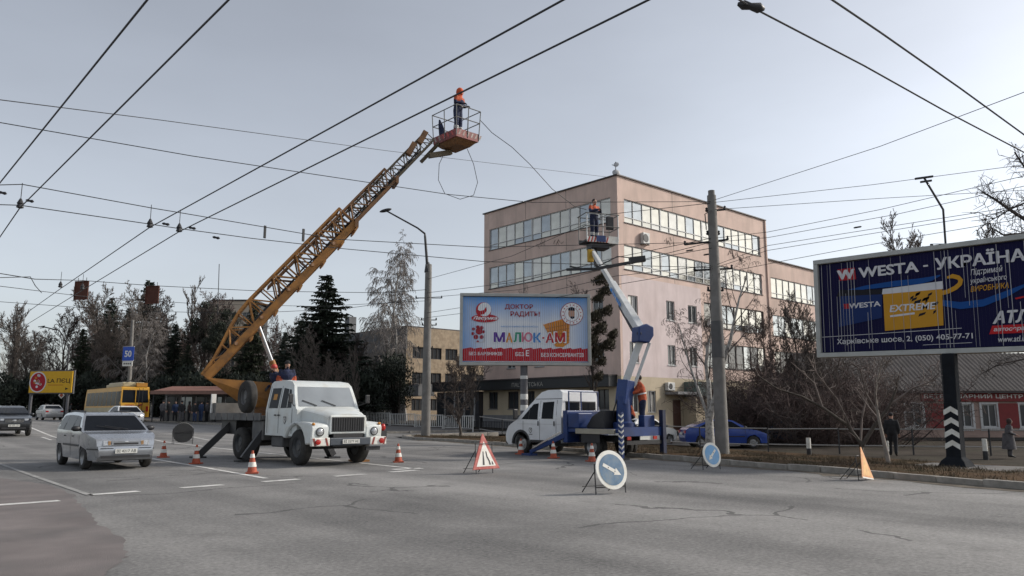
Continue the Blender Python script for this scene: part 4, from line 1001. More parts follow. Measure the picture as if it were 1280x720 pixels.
    if kind == 'wagon':
        MB().box(gx - .1, gx - .012, -.34, .34, gz - .055, gz + .055).build("grille", paint, o); MB().box(gx - .03, gx - .006, -.29, .29, gz - .035, gz + .01).build("grille_slot", m_black, o); MB().ell((gx - .008, 0, gz + .03), (.006, .05, .022)).build("emblem", m_chrome, o)
        MB().box(.80, .834, -.58, .58, .30, .36).build("air_intake", m_black, o)
        side_pane("bumper_strip", [(.80, .50), (.32, .50), (.32, .535), (.80, .535)], WF, m_black, o, .006); MB().box(.82, .832, -.60, -.3, .535, .55).box(.82, .832, .3, .60, .535, .55).build("bumper_trim", m_black, o)
        for sd in (-1, 1): MB().box(.755, .775, min(sd * .36, sd * .42), max(sd * .36, sd * .42), .62, .72).build("indicator", mat("amber_lens2", (.28, .16, .07), .3), o)
        MB().tube([(-.95, .3, 1.40), (-1.2, .3, 1.75)], .006, 4).build("aerial", m_black, o)
        MB().tube([(-1.1, -.56, 1.47), (-2.7, -.56, 1.47)], .018, 6).tube([(-1.15, -.56, 1.42), (-1.15, -.56, 1.47)], .015, 5).build("roof_rail", m_black, o); MB().tube([(-1.1, .56, 1.47), (-2.7, .56, 1.47)], .018, 6).build("roof_rail", m_black, o)
    else:
        MB().box(gx - .1, gx - .0, -.42, .42, gz - .075, gz + .075).build("grille", m_black, o)
        for k in range(3): MB().box(gx - .0, gx + .012, -.42, .42, gz - .06 + k * .05, gz - .045 + k * .05).build("grille_bar", m_chrome, o)
        MB().ell((gx + .01, 0, gz + .02), (.012, .09, .05)).build("emblem", m_chrome, o)
        MB().box(gx - .12, gx - .02, -.55, .55, zb_ + .06, zb_ + .16).build("air_intake", m_black, o)
    for k in (-1, 1): MB().tube([(ws[0][0] + .03, k * .1 + .2, ws[0][1] + .03), (ws[0][0] - .1, k * .1 - .35, ws[0][1] + .12)], .01, 4).build("wiper", m_black, o)
    plate(o, {'wagon': .838, 'suv': .885, 'sedan': .85}.get(kind, .835), 0, {'wagon': .47, 'suv': .56}.get(kind, .48), plate_txt); plate(o, r0 - .02, 0, .72, None, -1)
    return o
def vz(t, s): return (t, s, rise(s) + .003)
m_silver = mat("silver_paint", (.34, .36, .39), .25, .6, .05, 2, dirt=(.13, .115, .10), dirt_amt=.6, dirt_scale=1.3, coat=.6)
m_blackpaint = mat("black_paint", (.018, .02, .024), .25, .2, .1, 2, dirt=(.09, .085, .075), dirt_amt=.4, dirt_scale=1, coat=.5)
m_greypaint = mat("pale_grey_paint", (.42, .42, .42), .35, .3, .05, 2, dirt=(.2, .18, .16), dirt_amt=.5, coat=.3)
m_bluepaint = mat("blue_paint", (.015, .05, .26), .3, .2, .1, 2, coat=.5)
m_dkbluepaint = mat("dark_blue_paint", (.02, .035, .08), .35, .2, .1, 2, coat=.4)
car("estate_car", "dusty silver estate car driving towards the camera in the left lane", vz(6.0, 22.3), R(-90), m_silver, 'wagon', "ВІ 4217 АВ")
car("suv", "black off-road car with oval chrome badge at the left edge", vz(7.85, 49.0), R(-90), m_blackpaint, 'suv', "ВІ 3071 СН")
car("saloon_car", "pale grey saloon seen from behind, driving away up the street", vz(17.1, 88.8), R(90), m_greypaint, 'sedan')
car("saloon_car", "white saloon with a lit headlamp, half hidden behind the silver estate car", vz(17.9, 63.5), R(-90), m_white, 'sedan', lamps_on=True)
pc = spot(934, 39.5); car("parked_car", "bright blue saloon parked behind the railing and concrete pole", (pc.x, pc.y, pc.z), R(-YAW), m_bluepaint, 'hatch', group="cars parked behind the railing")
pc = spot(958, 45); car("parked_car", "dark blue car parked under the bare thicket behind the railing", (pc.x, pc.y, pc.z), R(-YAW + 160), m_dkbluepaint, 'hatch', group="cars parked behind the railing")
pc = spot(822, 44); car("parked_car", "white car parked behind the rear leg of the blue lift truck", (pc.x, pc.y, pc.z), R(-YAW + 40), m_white, 'sedan', group="cars parked behind the railing")

# -------- trolleybus
BX = thing("trolleybus", "yellow trolleybus with a roof equipment box, standing at the stop and seen from behind", "bus", vz(20.9, 82.6), R(90))
m_busy = mat("bus_yellow", (.58, .30, .025), .4, 0, .08, 1, dirt=(.35, .2, .05), dirt_amt=.5); m_buscream = mat("bus_cream", (.42, .36, .22), .5, 0, .1, 1)
WB = lambda x, z: 1.25 * (1 - .05 * sm((z - 1.4) / 1.6)) * (1 - .04 * sm((-8.9 - x) / .4))
bo = [(2.5, .35), (2.65, .6), (2.6, 1.4), (2.45, 2.7), (2.3, 2.95), (-9.0, 3.0), (-9.2, 2.9), (-9.32, 1.6), (-9.36, .7), (-9.3, .35)] + [(-6.6, .35)] + arc(-6, .48, .58, 190, -10) + [(-5.4, .35), (-.6, .35)] + arc(0, .48, .58, 190, -10) + [(.6, .35)]
shell("body", bo, WB, [-9.1, -8, 2.2], [.9, 1.5, 2.2, 2.8], m_busy, BX)
MB().box(-9.1, 2.4, -1, 1, .3, 1.1).build("underbody", m_black, BX)
cross_pane("rear_window", (-9.22, 2.72), (-9.325, 1.62), WB, m_carglass, BX, .12, .012)
MB().box(-9.36, -9.28, -.03, .03, 1.6, 2.74).build("window_bar", m_busy, BX)
for k in range(8): side_pane("window", [(2.0 - k * 1.42, 1.35), (2.0 - k * 1.42, 2.6), (.68 - k * 1.42, 2.6), (.68 - k * 1.42, 1.35)], WB, m_carglass, BX, .01)
side_pane("skirt", [(2.3, .5), (2.3, 1.2), (-9.0, 1.2), (-9.0, .5)], WB, m_buscream, BX, .006)
MB().box(-8.6, -4.2, -.9, .95, 3.0, 3.42).build("roof_box", m_buscream, BX, bevel=.08); MB().box(-3.9, -2.4, -.7, .7, 3.0, 3.3).build("roof_box", m_buscream, BX, bevel=.06)
MB().box(-9.1, -8.7, -1.0, -.1, 3.02, 3.36).build("roof_hatch", mat("bus_ochre", (.4, .18, .02), .6), BX)
for y in (-.3, .3): MB().tube([(-3.0, y, 3.35), (-8.9, y * 1.2, 3.55), (-11.5, y, 4.9)], .035, 5).build("trolley_pole", m_steel, BX)
MB().tube([(-9.42, -.55, .9), (-9.42, -.55, 2.9)], .02, 5).tube([(-9.42, -.25, .9), (-9.42, -.25, 2.9)], .02, 5).build("ladder", m_black, BX)
for y in (-1.0, 1.0): MB().box(-9.39, -9.3, y - .09, y + .09, .85, 1.3).build("tail_light", m_redlens, BX)
bl = bpy.data.objects.new("route_lettering", None); COL.objects.link(bl); bl.parent = BX; bl.location = (-9.37, 0, 0); bl.rotation_euler = (0, 0, R(-90))
lettering("ПОЛТАВА", -.85, -.1, 1.33, 1.47, 0, MATS["print_dark_red"], bl, bold=.02)
flat([(.15, 1.3), (.55, 1.38), (.65, 1.52), (.35, 1.45)], 0, MATS["print_dark_red"], bl, "emblem")
plate(BX, -9.37, 0, .65, None, -1)
for x, rr in ((0, .48), (-6, .48)):
    for sd in (-1, 1): wheel(BX, x, sd * 1.08, rr, .28, mat("rim_dark", (.12, .12, .12), .5, .3), sd)

# -------- orange lattice boom lift on the bonneted white lorry (heads down the street)
T1X, T1Y = 10.98, 20.05
K1 = thing("crane_lorry", "white bonneted lorry carrying a long orange lattice boom lift, parked on the lane line", "lorry", (T1X, T1Y, 0), R(-90))
m_cabw = mat("lorry_white", (.60, .63, .62), .4, 0, .05, 2, dirt=(.40, .34, .24), dirt_amt=.5, dirt_scale=2.2)
m_boom = mat("boom_orange", (.33, .145, .03), .6, 0, .2, 2.5, dirt=(.10, .052, .024), dirt_amt=.9, dirt_scale=2.6)
m_boom2 = mat("boom_brown", (.20, .095, .035), .6, 0, .25, 3, dirt=(.09, .06, .035), dirt_amt=.7)
m_boom3 = mat("boom_olive", (.11, .085, .05), .6, 0, .25, 3)
m_bed = mat("lorry_bed_grey", (.10, .10, .10), .7, .1, .3, 3, dirt=(.2, .18, .15), dirt_amt=.5)
WC = lambda x, z: (1.03 if z < 1.5 else 1.03 - .14 * ((z - 1.5) / .85) ** 1.1) * (1 - .06 * sm((x + .45) / .5))
cab = [(-.12, .78), (-.12, 1.5), (-.20, 1.56), (-.50, 2.20), (-.66, 2.31), (-1.1, 2.36), (-1.85, 2.35), (-2.0, 2.28), (-2.06, 1.5), (-2.04, .78)]
shell("cab", cab, WC, [-.4, -.8, -1.9], [1.0, 1.3, 1.5, 1.8, 2.1, 2.25], m_cabw, K1)
cross_pane("windscreen", (-.225, 1.60), (-.49, 2.16), WC, glass("screen_glass", (.26, .28, .29), .5), K1, .09, .012)
gk = [[(-.42, 1.57), (-.60, 2.08), (-1.08, 2.14), (-1.1, 1.56)], [(-1.28, 1.56), (-1.26, 2.14), (-1.82, 2.14), (-1.86, 1.56)]]
for p in gk: side_pane("window", p, WC, m_carglass, K1, .008)
side_pane("quarter_bar", [(-.66, 1.57), (-.70, 2.1), (-.73, 2.1), (-.69, 1.57)], WC, m_cabw, K1, .014)
for x in (-.36, -1.19, -1.93): side_pane("door_gap", [(x - .01, .85), (x + .01, .85), (x + .01, 2.2 if x < -1 else 1.55), (x - .01, 2.2 if x < -1 else 1.55)], WC, m_black, K1, .005)
for x in (-1.08, -1.3): side_pane("door_handle", [(x - .0, 1.34), (x - .16, 1.34), (x - .16, 1.38), (x, 1.38)], WC, m_black, K1, .02)
def shield(parent, WFn, cx, cz, s, sides=(-1, 1)):
    a = [(cx - s, cz + s * 1.2), (cx + s, cz + s * 1.2), (cx + s, cz - s * .3), (cx, cz - s * 1.4), (cx - s, cz - s * .3)]
    side_pane("emblem", a, WFn, m_black, parent, .008, sides)
    side_pane("emblem_field", [(cx + (x - cx) * .72, cz + (z - cz) * .72) for x, z in a], WFn, m_white, parent, .011, sides)
    side_pane("emblem_trident", [(cx - s * .35, cz + s * .6), (cx + s * .35, cz + s * .6), (cx + s * .12, cz - s * .2), (cx + s * .05, cz - s * .7), (cx - s * .12, cz - s * .2)], WFn, m_black, parent, .013, sides)
shield(K1, WC, -.78, 1.22, .085)
# bonnet, wings, grille
hood = MB()
def hring(x, hw, z0, zt, cr): return [(x, -hw, z0), (x, -hw, zt - cr), (x, -hw * .86, zt - cr * .3), (x, -hw * .4, zt), (x, hw * .4, zt), (x, hw * .86, zt - cr * .3), (x, hw, zt - cr), (x, hw, z0)]
hood.loft([hring(-.13, .86, .85, 1.60, .10), hring(.3, .76, .85, 1.54, .10), hring(.75, .64, .85, 1.46, .11), hring(.93, .60, .85, 1.40, .12)])
hood.build("bonnet", m_cabw, K1, 35)
MB().box(.92, .975, -.56, .56, .86, 1.36).build("grille_surround", m_cabw, K1, bevel=.03)
MB().box(.965, .985, -.50, .50, .92, 1.31).build("grille", m_black, K1)
gs = MB().box(.985, 1.0, -.012, .012, .93, 1.30).mesh("grille_slat"); 
for k in range(13):
    q = link("grille_slat", gs, m_black, K1) if k == 0 else None
    if q is None: q = bpy.data.objects.new("grille_slat", gs); COL.objects.link(q); q.parent = K1
    q.location = (0, -.44 + k * .0733, 0)
for sd in (-1, 1):
    wing = [(.93, .62), (.96, 1.02), (.93, 1.11), (.82, 1.16), (.30, 1.19), (-.15, 1.18), (-.58, 1.06), (-.80, .80), (-.74, .74)] + arc(0, .49, .62, 158, 8)
    w = MB().prism(wing, 'xz', sd * .56, sd * 1.10); w.build("wing", m_cabw, K1, 35, bevel=.05)
    round_lamp(K1, .955, sd * .84, .92, .105, m_lens)
    MB().ell((.93, sd * 1.02, 1.13), (.04, .05, .04)).build("indicator", mat("amber_lens", (.5, .2, .02), .3), K1, 60)
    wheel(K1, 0, sd * .9, .49, .25, mat("lorry_rim", (.06, .065, .07), .6, .2, dirt=(.2, .18, .15)), sd, .55)
    wheel(K1, -3.77, sd * .98, .49, .24, MATS["lorry_rim"], sd, .55, dual=True)
    MB().box(-1.9, -1.15, sd * .75 - .15, sd * .75 + .15, .45, .78).build("fuel_tank", m_bed, K1, bevel=.04)
    # mirrors on arms
    MB().tube([(-.3, sd * 1.0, 1.62), (-.06, sd * 1.2, 1.72), (-.06, sd * 1.2, 1.9)], .015, 5).build("mirror_arm", m_black, K1); MB().box(-.09, -.04, sd * 1.22 - .07, sd * 1.22 + .07, 1.70, 1.95).build("side_mirror", m_black, K1, bevel=.02)
m_dullred = mat("dull_red", (.24, .05, .04), .7, 0, .2, 6)
bp_ = MB().box(1.0, 1.14, -.62, .62, .56, .76).build("bumper", mat("bumper_dark", (.05, .06, .075), .5), K1, bevel=.02)
for sd in (-1, 1):
    e_ = MB().box(1.0, 1.13, min(sd * .62, sd * 1.15), max(sd * .62, sd * 1.15), .55, .77).build("bumper_end", m_signwhite, K1, bevel=.02)
    for k in range(2):
        y = .66 + k * .36; q = [(1.135, sd * y, .56), (1.135, sd * (y + .06), .56), (1.135, sd * (y + .12), .76), (1.135, sd * (y + .06), .76)]
        MB().add(q, [(0, 1, 2, 3)]).build("hazard_stripe", m_dullred, e_, fix=False)
    MB().lathe([(.01, .03), (.07, .02), (.075, -.02)], (1.145, sd * .98, .66), 'x', 16).build("reflector", m_redlens, e_)
plate(K1, 1.165, 0, .66, "ВІ 3577 АЕ")
MB().box(.2, 1.0, -.45, .45, .52, .86).build("engine_guard", m_black, K1); MB().tube([(0, -.85, .49), (0, .85, .49)], .07, 8).build("front_axle", m_steel, K1)
MB().box(.96, 1.04, .55, 1.0, .40, .5).build("tow_step", m_steel, K1)
# amber card in the rear door window, wipers, red work lamp
side_pane("door_card", [(-1.42, 1.80), (-1.66, 1.80), (-1.66, 1.97), (-1.42, 1.97)], WC, mat("amber_card", (.5, .22, .03), .6), K1, .012)
for y in (-.35, .25): MB().tube([(-.2, y, 1.63), (-.27, y - .42, 1.78)], .012, 4).build("wiper", m_black, K1)
wl = MB().ell((.85, 1.20, 1.02), (.07, .08, .11)).build("warning_lamp", m_redlens, K1, 60); MB().box(.80, .9, 1.12, 1.3, .72, .92).build("lamp_bracket", m_steel, K1)
# frame, bed, boxes
for y in (-.42, .42): MB().box(-5.6, .8, y - .05, y + .05, .62, .86).build("chassis_rail", m_steel, K1)
MB().tube([(-3.77, -.9, .49), (-3.77, .9, .49)], .1, 8).build("rear_axle", m_steel, K1)
MB().box(-6.2, -2.15, -1.08, 1.08, 1.22, 1.34).build("bed", m_bed, K1)
for k in range(8): MB().box(-6.18 + k * .5, -5.72 + k * .5, -1.12, -1.085, 1.2, 1.42).build("bed_board", m_bed, K1)
MB().box(-6.2, -5.9, -1.05, 1.05, 1.34, 1.75).build("tail_box", m_bed, K1)
MB().box(-6.24, -6.16, -1.1, -.95, 1.3, 2.05).build("tail_post", m_white, K1)
MB().box(-3.0, -2.2, -1.02, -.5, .62, 1.2).build("tool_box", m_bed, K1, bevel=.03); MB().box(-5.7, -4.5, -.9, .9, .75, 1.2).build("sub_frame", m_black, K1)
# outriggers: splayed legs with feet
for x, sd in ((-2.35, -1), (-5.1, -1), (-2.35, 1), (-5.1, 1)):
    out = 1.7 if x < -4 else 1.45
    lg = MB().bar((x, sd * .75, 1.12), (x - (.3 if x < -4 else .15), sd * out, .08), .22, .2).build("outrigger_leg", m_black, K1)
    MB().box(x - .5 if x < -4 else x - .3, x - .1 if x < -4 else x + .0, min(sd * (out - .18), sd * (out + .22)), max(sd * (out - .18), sd * (out + .22)), 0, .05).build("foot_plate", m_steel, lg)
ft = MB().bar((-.55, .65, .85), (-.4, 1.15, .12), .12, .12).build("outrigger_leg", m_bed, K1); MB().box(-.6, -.15, .95, 1.4, 0, .06).build("foot_plate", m_boom, ft)
# spare wheel standing on the near side of the bed
sp = wheel(K1, -3.45, -1.02, .5, .26, mat("spare_rim", (.12, .12, .12), .6), -1, .5, "spare_wheel"); sp.location.z = 1.92
MB().bar((-3.45, -.85, 1.3), (-3.45, -.85, 2.0), .1).build("spare_bracket", m_steel, K1)

# turntable and boom: the boom is swung across the street
def to_k1(p): return Vector((-(p[1] - T1Y), (p[0] - T1X), p[2]))    # world -> lorry axes (heading -Y)
sB = 24.6
def hs(px, py, s=sB):
    d, _ = wray(px, py); return Vector((0, 0, CAMH)) + d * (s / d.y)
A0 = hs(262, 476, 25.0); Bt = at(546, 182, 27.3)
ax = (Bt - A0).normalized(); wd = Vector((0, 0, 1)).cross(ax).normalized(); hdir = Vector((ax.x, ax.y, 0)).normalized(); hu = wd.cross(ax) * -1
if hu.z < 0: hu = -hu
LB = (Bt - A0).length
MB().lathe([(.62, 1.34), (.62, 1.5), (.5, 1.52), (.5, 1.62)], tuple(to_k1((T1X, sB, 0))), 'z', 24).build("turntable", m_boom2, K1, 40)
tw = MB()
for dy in (-.46, .46):                                               # two cheek plates from the turntable to the boom heel
    TC = Vector((T1X, sB, 0)); q = [A0 + hu * .12, TC + hdir * .9 + Vector((0, 0, 2.35)), TC + hdir * .75 + Vector((0, 0, 1.6)), TC - hdir * .55 + Vector((0, 0, 1.6))]
    vs_ = []
    for yy in (dy - .03, dy + .03):
        for p in q: vs_.append(to_k1(p + wd * yy))
    tw.add(vs_, [(0, 1, 2, 3), (7, 6, 5, 4)] + [(k, (k + 1) % 4, 4 + (k + 1) % 4, 4 + k) for k in range(4)])
tw.build("tower", m_boom, K1)
def bp3(u, v, w): return to_k1(A0 + ax * u + wd * v + hu * w)
def section(name, u0, u1, w, h, base, cw, m, nweb, solid=False, parent=K1):
    mb = MB(); upv = to_k1(A0 + hu) - to_k1(A0); st = (u1 - u0) / nweb
    hh = (lambda u: h * (.22 + .78 * sm((u - u0) / 2.6))) if solid else (lambda u: h)
    for v in (-w / 2, w / 2):
        mb.bar(bp3(u0, v, base), bp3(u1, v, base), cw if not solid else .08, cw * (2.3 if solid else 1.0), up=upv)
        for k in range(nweb):
            a_, b_ = u0 + k * st, u0 + (k + 1) * st
            mb.bar(bp3(a_, v, base + hh(a_)), bp3(b_, v, base + hh(b_)), cw * .7)
            mb.bar(bp3(a_, v, base + (hh(a_) if k % 2 else 0)), bp3(b_, v, base + (0 if k % 2 else hh(b_))), cw * .45)
            mb.bar(bp3(b_, v, base), bp3(b_, v, base + hh(b_)), cw * .4)
    for k in range(nweb + 1):
        u = u0 + k * st
        mb.bar(bp3(u, -w / 2, base + hh(u)), bp3(u, w / 2, base + hh(u)), cw * .5)
        mb.bar(bp3(u, -w / 2, base), bp3(u, w / 2, base), cw * .6)
        if k < nweb and k % 2 == 0: mb.bar(bp3(u, -w / 2, base), bp3(u + st, w / 2, base), cw * .4)
    return mb.build(name, m, parent)
s1 = section("boom_section", 0.0, LB * .615, .84, .74, .14, .10, m_boom, 13, solid=True)
lab(s1, "widest orange outer boom section")
for k, u in enumerate((.16, .26, .36, .46, .54, .60)):                # stiffening rungs under the outer section
    q = MB().bar(bp3(LB * u, -.56, -.02), bp3(LB * u, .52, -.02), .14, .06, up=to_k1(A0 + hu) - to_k1(A0)).build("boom_rung", m_boom, K1)
section("boom_section", LB * .30, LB * .81, .62, .56, .18, .085, m_boom2, 13)
section("boom_section", LB * .55, LB * 1.0, .42, .42, .22, .062, m_boom3, 14)
for u in (.955, .90): MB().bar(bp3(LB * u, -.22, .5), bp3(LB * u + .5, -.22, .62), .22, .2).build("boom_winch", m_boom2, K1)
MB().bar(bp3(LB * .615, -.55, .1), bp3(LB * .615, .55, .1), .12, .3).build("boom_collar", m_boom2, K1); MB().bar(bp3(LB * .81, -.42, .15), bp3(LB * .81, .42, .15), .1, .26).build("boom_collar", m_boom2, K1)
for v, rr_ in ((-.18, .03), (.05, .022), (.2, .03)):                    # hoses and hauling rope lying along the boom
    MB().tube([bp3(LB * f, v + .03 * math.sin(f * 40), .30 + .05 * math.sin(f * 23 + v * 9)) for f in [.05 + .06 * k for k in range(16)]], rr_, 5).build("boom_cable", m_black, K1, 60)
for u in (.12, .22, .33, .43, .52): MB().box(-.05, .05, -.05, .05, -.05, .05).build("boom_bracket", m_boom2, K1, loc=bp3(LB * u, -.48, .2))
for v in (-.3, .3):                                                  # luffing cylinders
    p0 = to_k1(Vector((T1X, sB, 1.75)) + hdir * .75 + wd * v); p1 = bp3(LB * .20, v, .08)
    MB().tube([p0, p0.lerp(p1, .55)], .09, 10).build("lift_cylinder", m_boom, K1, 40); MB().tube([p0.lerp(p1, .5), p1], .05, 10).build("cylinder_rod", m_chrome, K1, 40)

# basket of the lattice boom
bp0 = at(570, 172, 27.6); bx0, bx1, by0, by1, bz = bp0.x - .52, bp0.x + .52, bp0.y - .7, bp0.y + .7, bp0.z - .2
K1b = thing("work_basket", "dark red work basket with grey railings at the tip of the orange boom", "basket", ((bx0 + bx1) / 2, (by0 + by1) / 2, bz))
cx, cy = (bx1 - bx0) / 2, (by1 - by0) / 2
m_dullwhite = mat("dull_white", (.34, .28, .25), .7, 0, .2, 8, dirt=(.2, .08, .06), dirt_amt=.8, dirt_scale=6)
m_bred = mat("basket_red", (.20, .035, .03), .6, 0, .3, 6, dirt=(.09, .05, .04), dirt_amt=.6)
MB().box(-cx, cx, -cy, cy, -.05, .0).build("floor", m_bred, K1b)
MB().loft([[(a_ * cx * w, b_ * cy * w, z) for a_, b_ in ((-1, -1), (1, -1), (1, 1), (-1, 1))] for w, z in ((.92, -.05), (.62, -.22))]).build("floor_truss", m_boom2, K1b)
for q in ((-cx, -cx + .03, -cy, cy), (cx - .03, cx, -cy, cy), (-cx + .03, cx - .03, -cy, -cy + .03), (-cx + .03, cx - .03, cy - .03, cy)):
    tb = MB().box(*q, 0, .26).build("toe_board", m_bred, K1b)
    if q[0] == -cx and q[1] < 0:
        for k in range(6): y = -cy + .15 + k * .26; MB().add([(-cx - .004, y, .04), (-cx - .004, y + .1, .04), (-cx - .004, y + .2, .22), (-cx - .004, y + .1, .22)], [(0, 1, 2, 3)]).build("hazard_stripe", m_dullwhite if k > 2 else m_red, tb, fix=False)
    if q[2] == -cy and q[3] == -cy + .03:
        for k in range(6): x = -cx + .08 + k * .19; MB().add([(x, -cy - .004, .04), (x + .08, -cy - .004, .04), (x + .16, -cy - .004, .22), (x + .08, -cy - .004, .22)], [(0, 1, 2, 3)]).build("hazard_stripe", m_dullwhite, tb, fix=False)
rl = MB(); rr = .018; e = .05
for z, ex in ((1.14, e), (.68, e * .5)):
    c_ = [(-cx - ex, -cy - ex, z), (cx + ex, -cy - ex, z), (cx + ex, cy + ex, z), (-cx - ex, cy + ex, z), (-cx - ex, -cy - ex, z)]
    for a_, b_ in zip(c_, c_[1:]): rl.tube([a_, b_], rr, 6)
rl.build("railing", mat("railing_grey", (.16, .16, .15), .5, .3), K1b)
for x, y in ((-cx, -cy), (cx, -cy), (cx, cy), (-cx, cy), (-cx, 0), (cx, 0), (0, -cy), (0, cy)): MB().tube([(x, y, 0), (x + (e if x > 0 else -e if x < 0 else 0), y + (e if y > 0 else -e if y < 0 else 0), 1.14)], rr, 6).build("post", MATS["railing_grey"], K1b)
MB().box(-.15, .15, cy - .3, cy - .05, .0, .5).build("control_box", m_boom, K1b)
MB().box(-.2, .35, -.3, .3, .0, .26).build("step_box", m_bed, K1b)
bh = MB().bar((-cx - .1, .2, -.1), (-.6 - .35, .9, -.75), .1); bh.bar((.0, .3, -.3), (-.9, .45, -.6), .18); bh.build("basket_hinge", m_boom3, K1b)

# -------- blue articulated lift on the white crew-cab van (heads up the street)
V0 = thing("lift_van", "white crew-cab van with blue lift platform and white folding boom, parked by the kerb", "van", (19.62, 20.42, 0), R(90))
m_vanw = mat("van_white", (.68, .69, .70), .32, 0, .04, 2, dirt=(.45, .43, .4), dirt_amt=.35, dirt_scale=1.5, coat=.3)
m_blue = mat("lift_blue", (.006, .034, .15), .5, 0, .15, 3, dirt=(.03, .032, .06), dirt_amt=.6)
m_armw = mat("arm_white", (.62, .63, .62), .45, 0, .06, 3, dirt=(.35, .33, .28), dirt_amt=.5)
def WV(x, z):
    w = .97
    w *= 1 - .14 * sm((x - .3) / .65)
    if z > 1.25: w *= 1 - .15 * ((z - 1.25) / .95) ** 1.2
    return w
vo2 = [(.78, .30), (.93, .42), (.96, .60), (.90, .80), (.78, .95), (.25, 1.16), (-.58, 1.83), (-.70, 1.95), (-.95, 2.13), (-1.25, 2.2), (-1.82, 2.2), (-1.96, 2.1), (-2.0, 1.7), (-2.0, .42), (-.5, .42)] + arc(0, .36, .43, 176, 4) + [(.5, .32)]
shell("cab", vo2, WV, [.8, .65, .5, .35, .2, -.4, -1.0, -1.6, -1.9], [.6, .8, 1.0, 1.25, 1.5, 1.75, 1.95, 2.1], m_vanw, V0)
MB().box(-1.95, .7, -.62, .62, .3, .8).build("underbody", m_black, V0)
cross_pane("windscreen", (.20, 1.21), (-.55, 1.80), WV, m_carglass, V0, .1, .01)
for p in ([(-.04, 1.20), (-.62, 1.72), (-.86, 1.75), (-.86, 1.19)], [(-1.06, 1.22), (-1.08, 1.78), (-1.62, 1.80), (-1.62, 1.22)]): side_pane("window", p, WV, m_carglass, V0, .01)
for a_, b_ in ((.08, .72), (-.72, -.08)):
    MB().box(-2.02, -1.99, a_, b_, 1.30, 1.78).build("rear_window", m_carglass, V0, bevel=.012)
    MB().box(-2.012, -1.992, a_ - .03, b_ + .03, 1.27, 1.81).build("window_seal", m_black, V0, bevel=.01)
side_pane("quarter_bar", [(-.40, 1.19), (-.44, 1.6), (-.47, 1.6), (-.43, 1.19)], WV, m_black, V0, .014)
for x, z1 in ((-.12, 1.15), (-.96, 1.85), (-1.76, 1.85)): side_pane("door_gap", [(x - .008, .48), (x + .008, .48), (x + .008, z1), (x - .008, z1)], WV, m_black, V0, .005)
side_pane("roof_seam", [(-.7, 1.885), (-1.98, 1.885), (-1.98, 1.905), (-.7, 1.905)], WV, m_black, V0, .004)
side_pane("swage_line", [(.2, 1.03), (-1.98, 1.03), (-1.98, 1.045), (.2, 1.045)], WV, m_framew, V0, .004)
for x in (-.92, -1.7): side_pane("door_handle", [(x, .98), (x + .05, .98), (x + .05, 1.14), (x, 1.14)], WV, m_black, V0, .02)
shield(V0, WV, -.5, .82, .075)
side_pane("badge", [(-.6, .66), (-.4, .66), (-.4, .70), (-.6, .70)], WV, m_lens, V0, .006)
side_pane("sill", [(-.48, .42), (-1.99, .42), (-1.99, .50), (-.48, .50)], WV, m_steel, V0, .006)
MB().box(.72, .99, -.82, .82, .32, .58).build("bumper", m_steel, V0, bevel=.05)
for sd in (-1, 1):
    lip = [(math.cos(R(a_)) * .48, .36 + math.sin(R(a_)) * .48) for a_ in range(0, 181, 15)] + [(math.cos(R(a_)) * .40, .36 + math.sin(R(a_)) * .40) for a_ in range(180, -1, -15)]
    MB().prism(lip, 'xz', sd * .90, sd * .975).build("wheel_arch", m_steel, V0)
    wheel(V0, 0, sd * .80, .35, .20, MATS["rim_grey"], sd); wheel(V0, -3.35, sd * .86, .35, .19, MATS["rim_grey"], sd, dual=True)
    MB().box(.15, .23, sd * 1.06 - .10, sd * 1.06 + .10, 1.2, 1.55).build("side_mirror", m_black, V0, bevel=.03); MB().bar((.1, sd * .85, 1.2), (.18, sd * 1.0, 1.3), .05).build("mirror_arm", m_black, V0)
    MB().box(.80, .9, min(sd * .5, sd * .8), max(sd * .5, sd * .8), .7, .86).build("headlight", m_lens, V0, bevel=.03)
    MB().bar((-2.95, sd * 1.0, .62), (-3.75, sd * 1.0, .62), .02, .3).build("mud_flap", m_black, V0)
# platform
for y in (-.4, .4): MB().box(-4.5, -.2, y - .05, y + .05, .5, .68).build("chassis_rail", m_steel, V0)
MB().box(-4.58, -2.2, -1.0, 1.0, .80, .92).build("platform", m_blue, V0, bevel=.02)
MB().box(-4.40, -2.75, 1.0, 1.07, .76, .92).build("platform_edge", mat("plank_cream", (.36, .33, .26), .8), V0)
MB().box(-2.35, -2.15, -1.02, 1.05, .45, 1.50).build("headboard", m_blue, V0, bevel=.03)
MB().box(-2.85, -2.37, .35, 1.03, .93, 1.42).build("cabinet", m_blue, V0, bevel=.03)
for y in (.85, .25, -.6): MB().tube([(-2.25, y, 1.48), (-2.25, y, 2.15)], .025, 6).build("guard_bar", m_blue, V0)
MB().tube([(-2.25, .85, 2.13), (-2.25, -.6, 2.13)], .025, 6).build("guard_bar", m_blue, V0)
MB().loft([[(x, y, z) for y, z in ((-.5, .92), (-.5, zz), (.75, zz), (.75, .92))] for x, zz in ((-2.95, 1.0), (-3.2, 1.32), (-3.55, 1.5), (-3.7, 1.5))]).build("engine_cover", m_black, V0, bevel=.03)
for k in range(3): MB().tube([(-3.7, .3 - k * .25, 1.3), (-3.8, .35 - k * .2, 1.55), (-3.85, .25 - k * .15, 1.85)], .025, 6).build("hydraulic_hose", m_black, V0, 50)
MB().box(-4.5, -4.25, -.85, -.3, .92, 1.35).build("valve_block", m_blue, V0, bevel=.02)
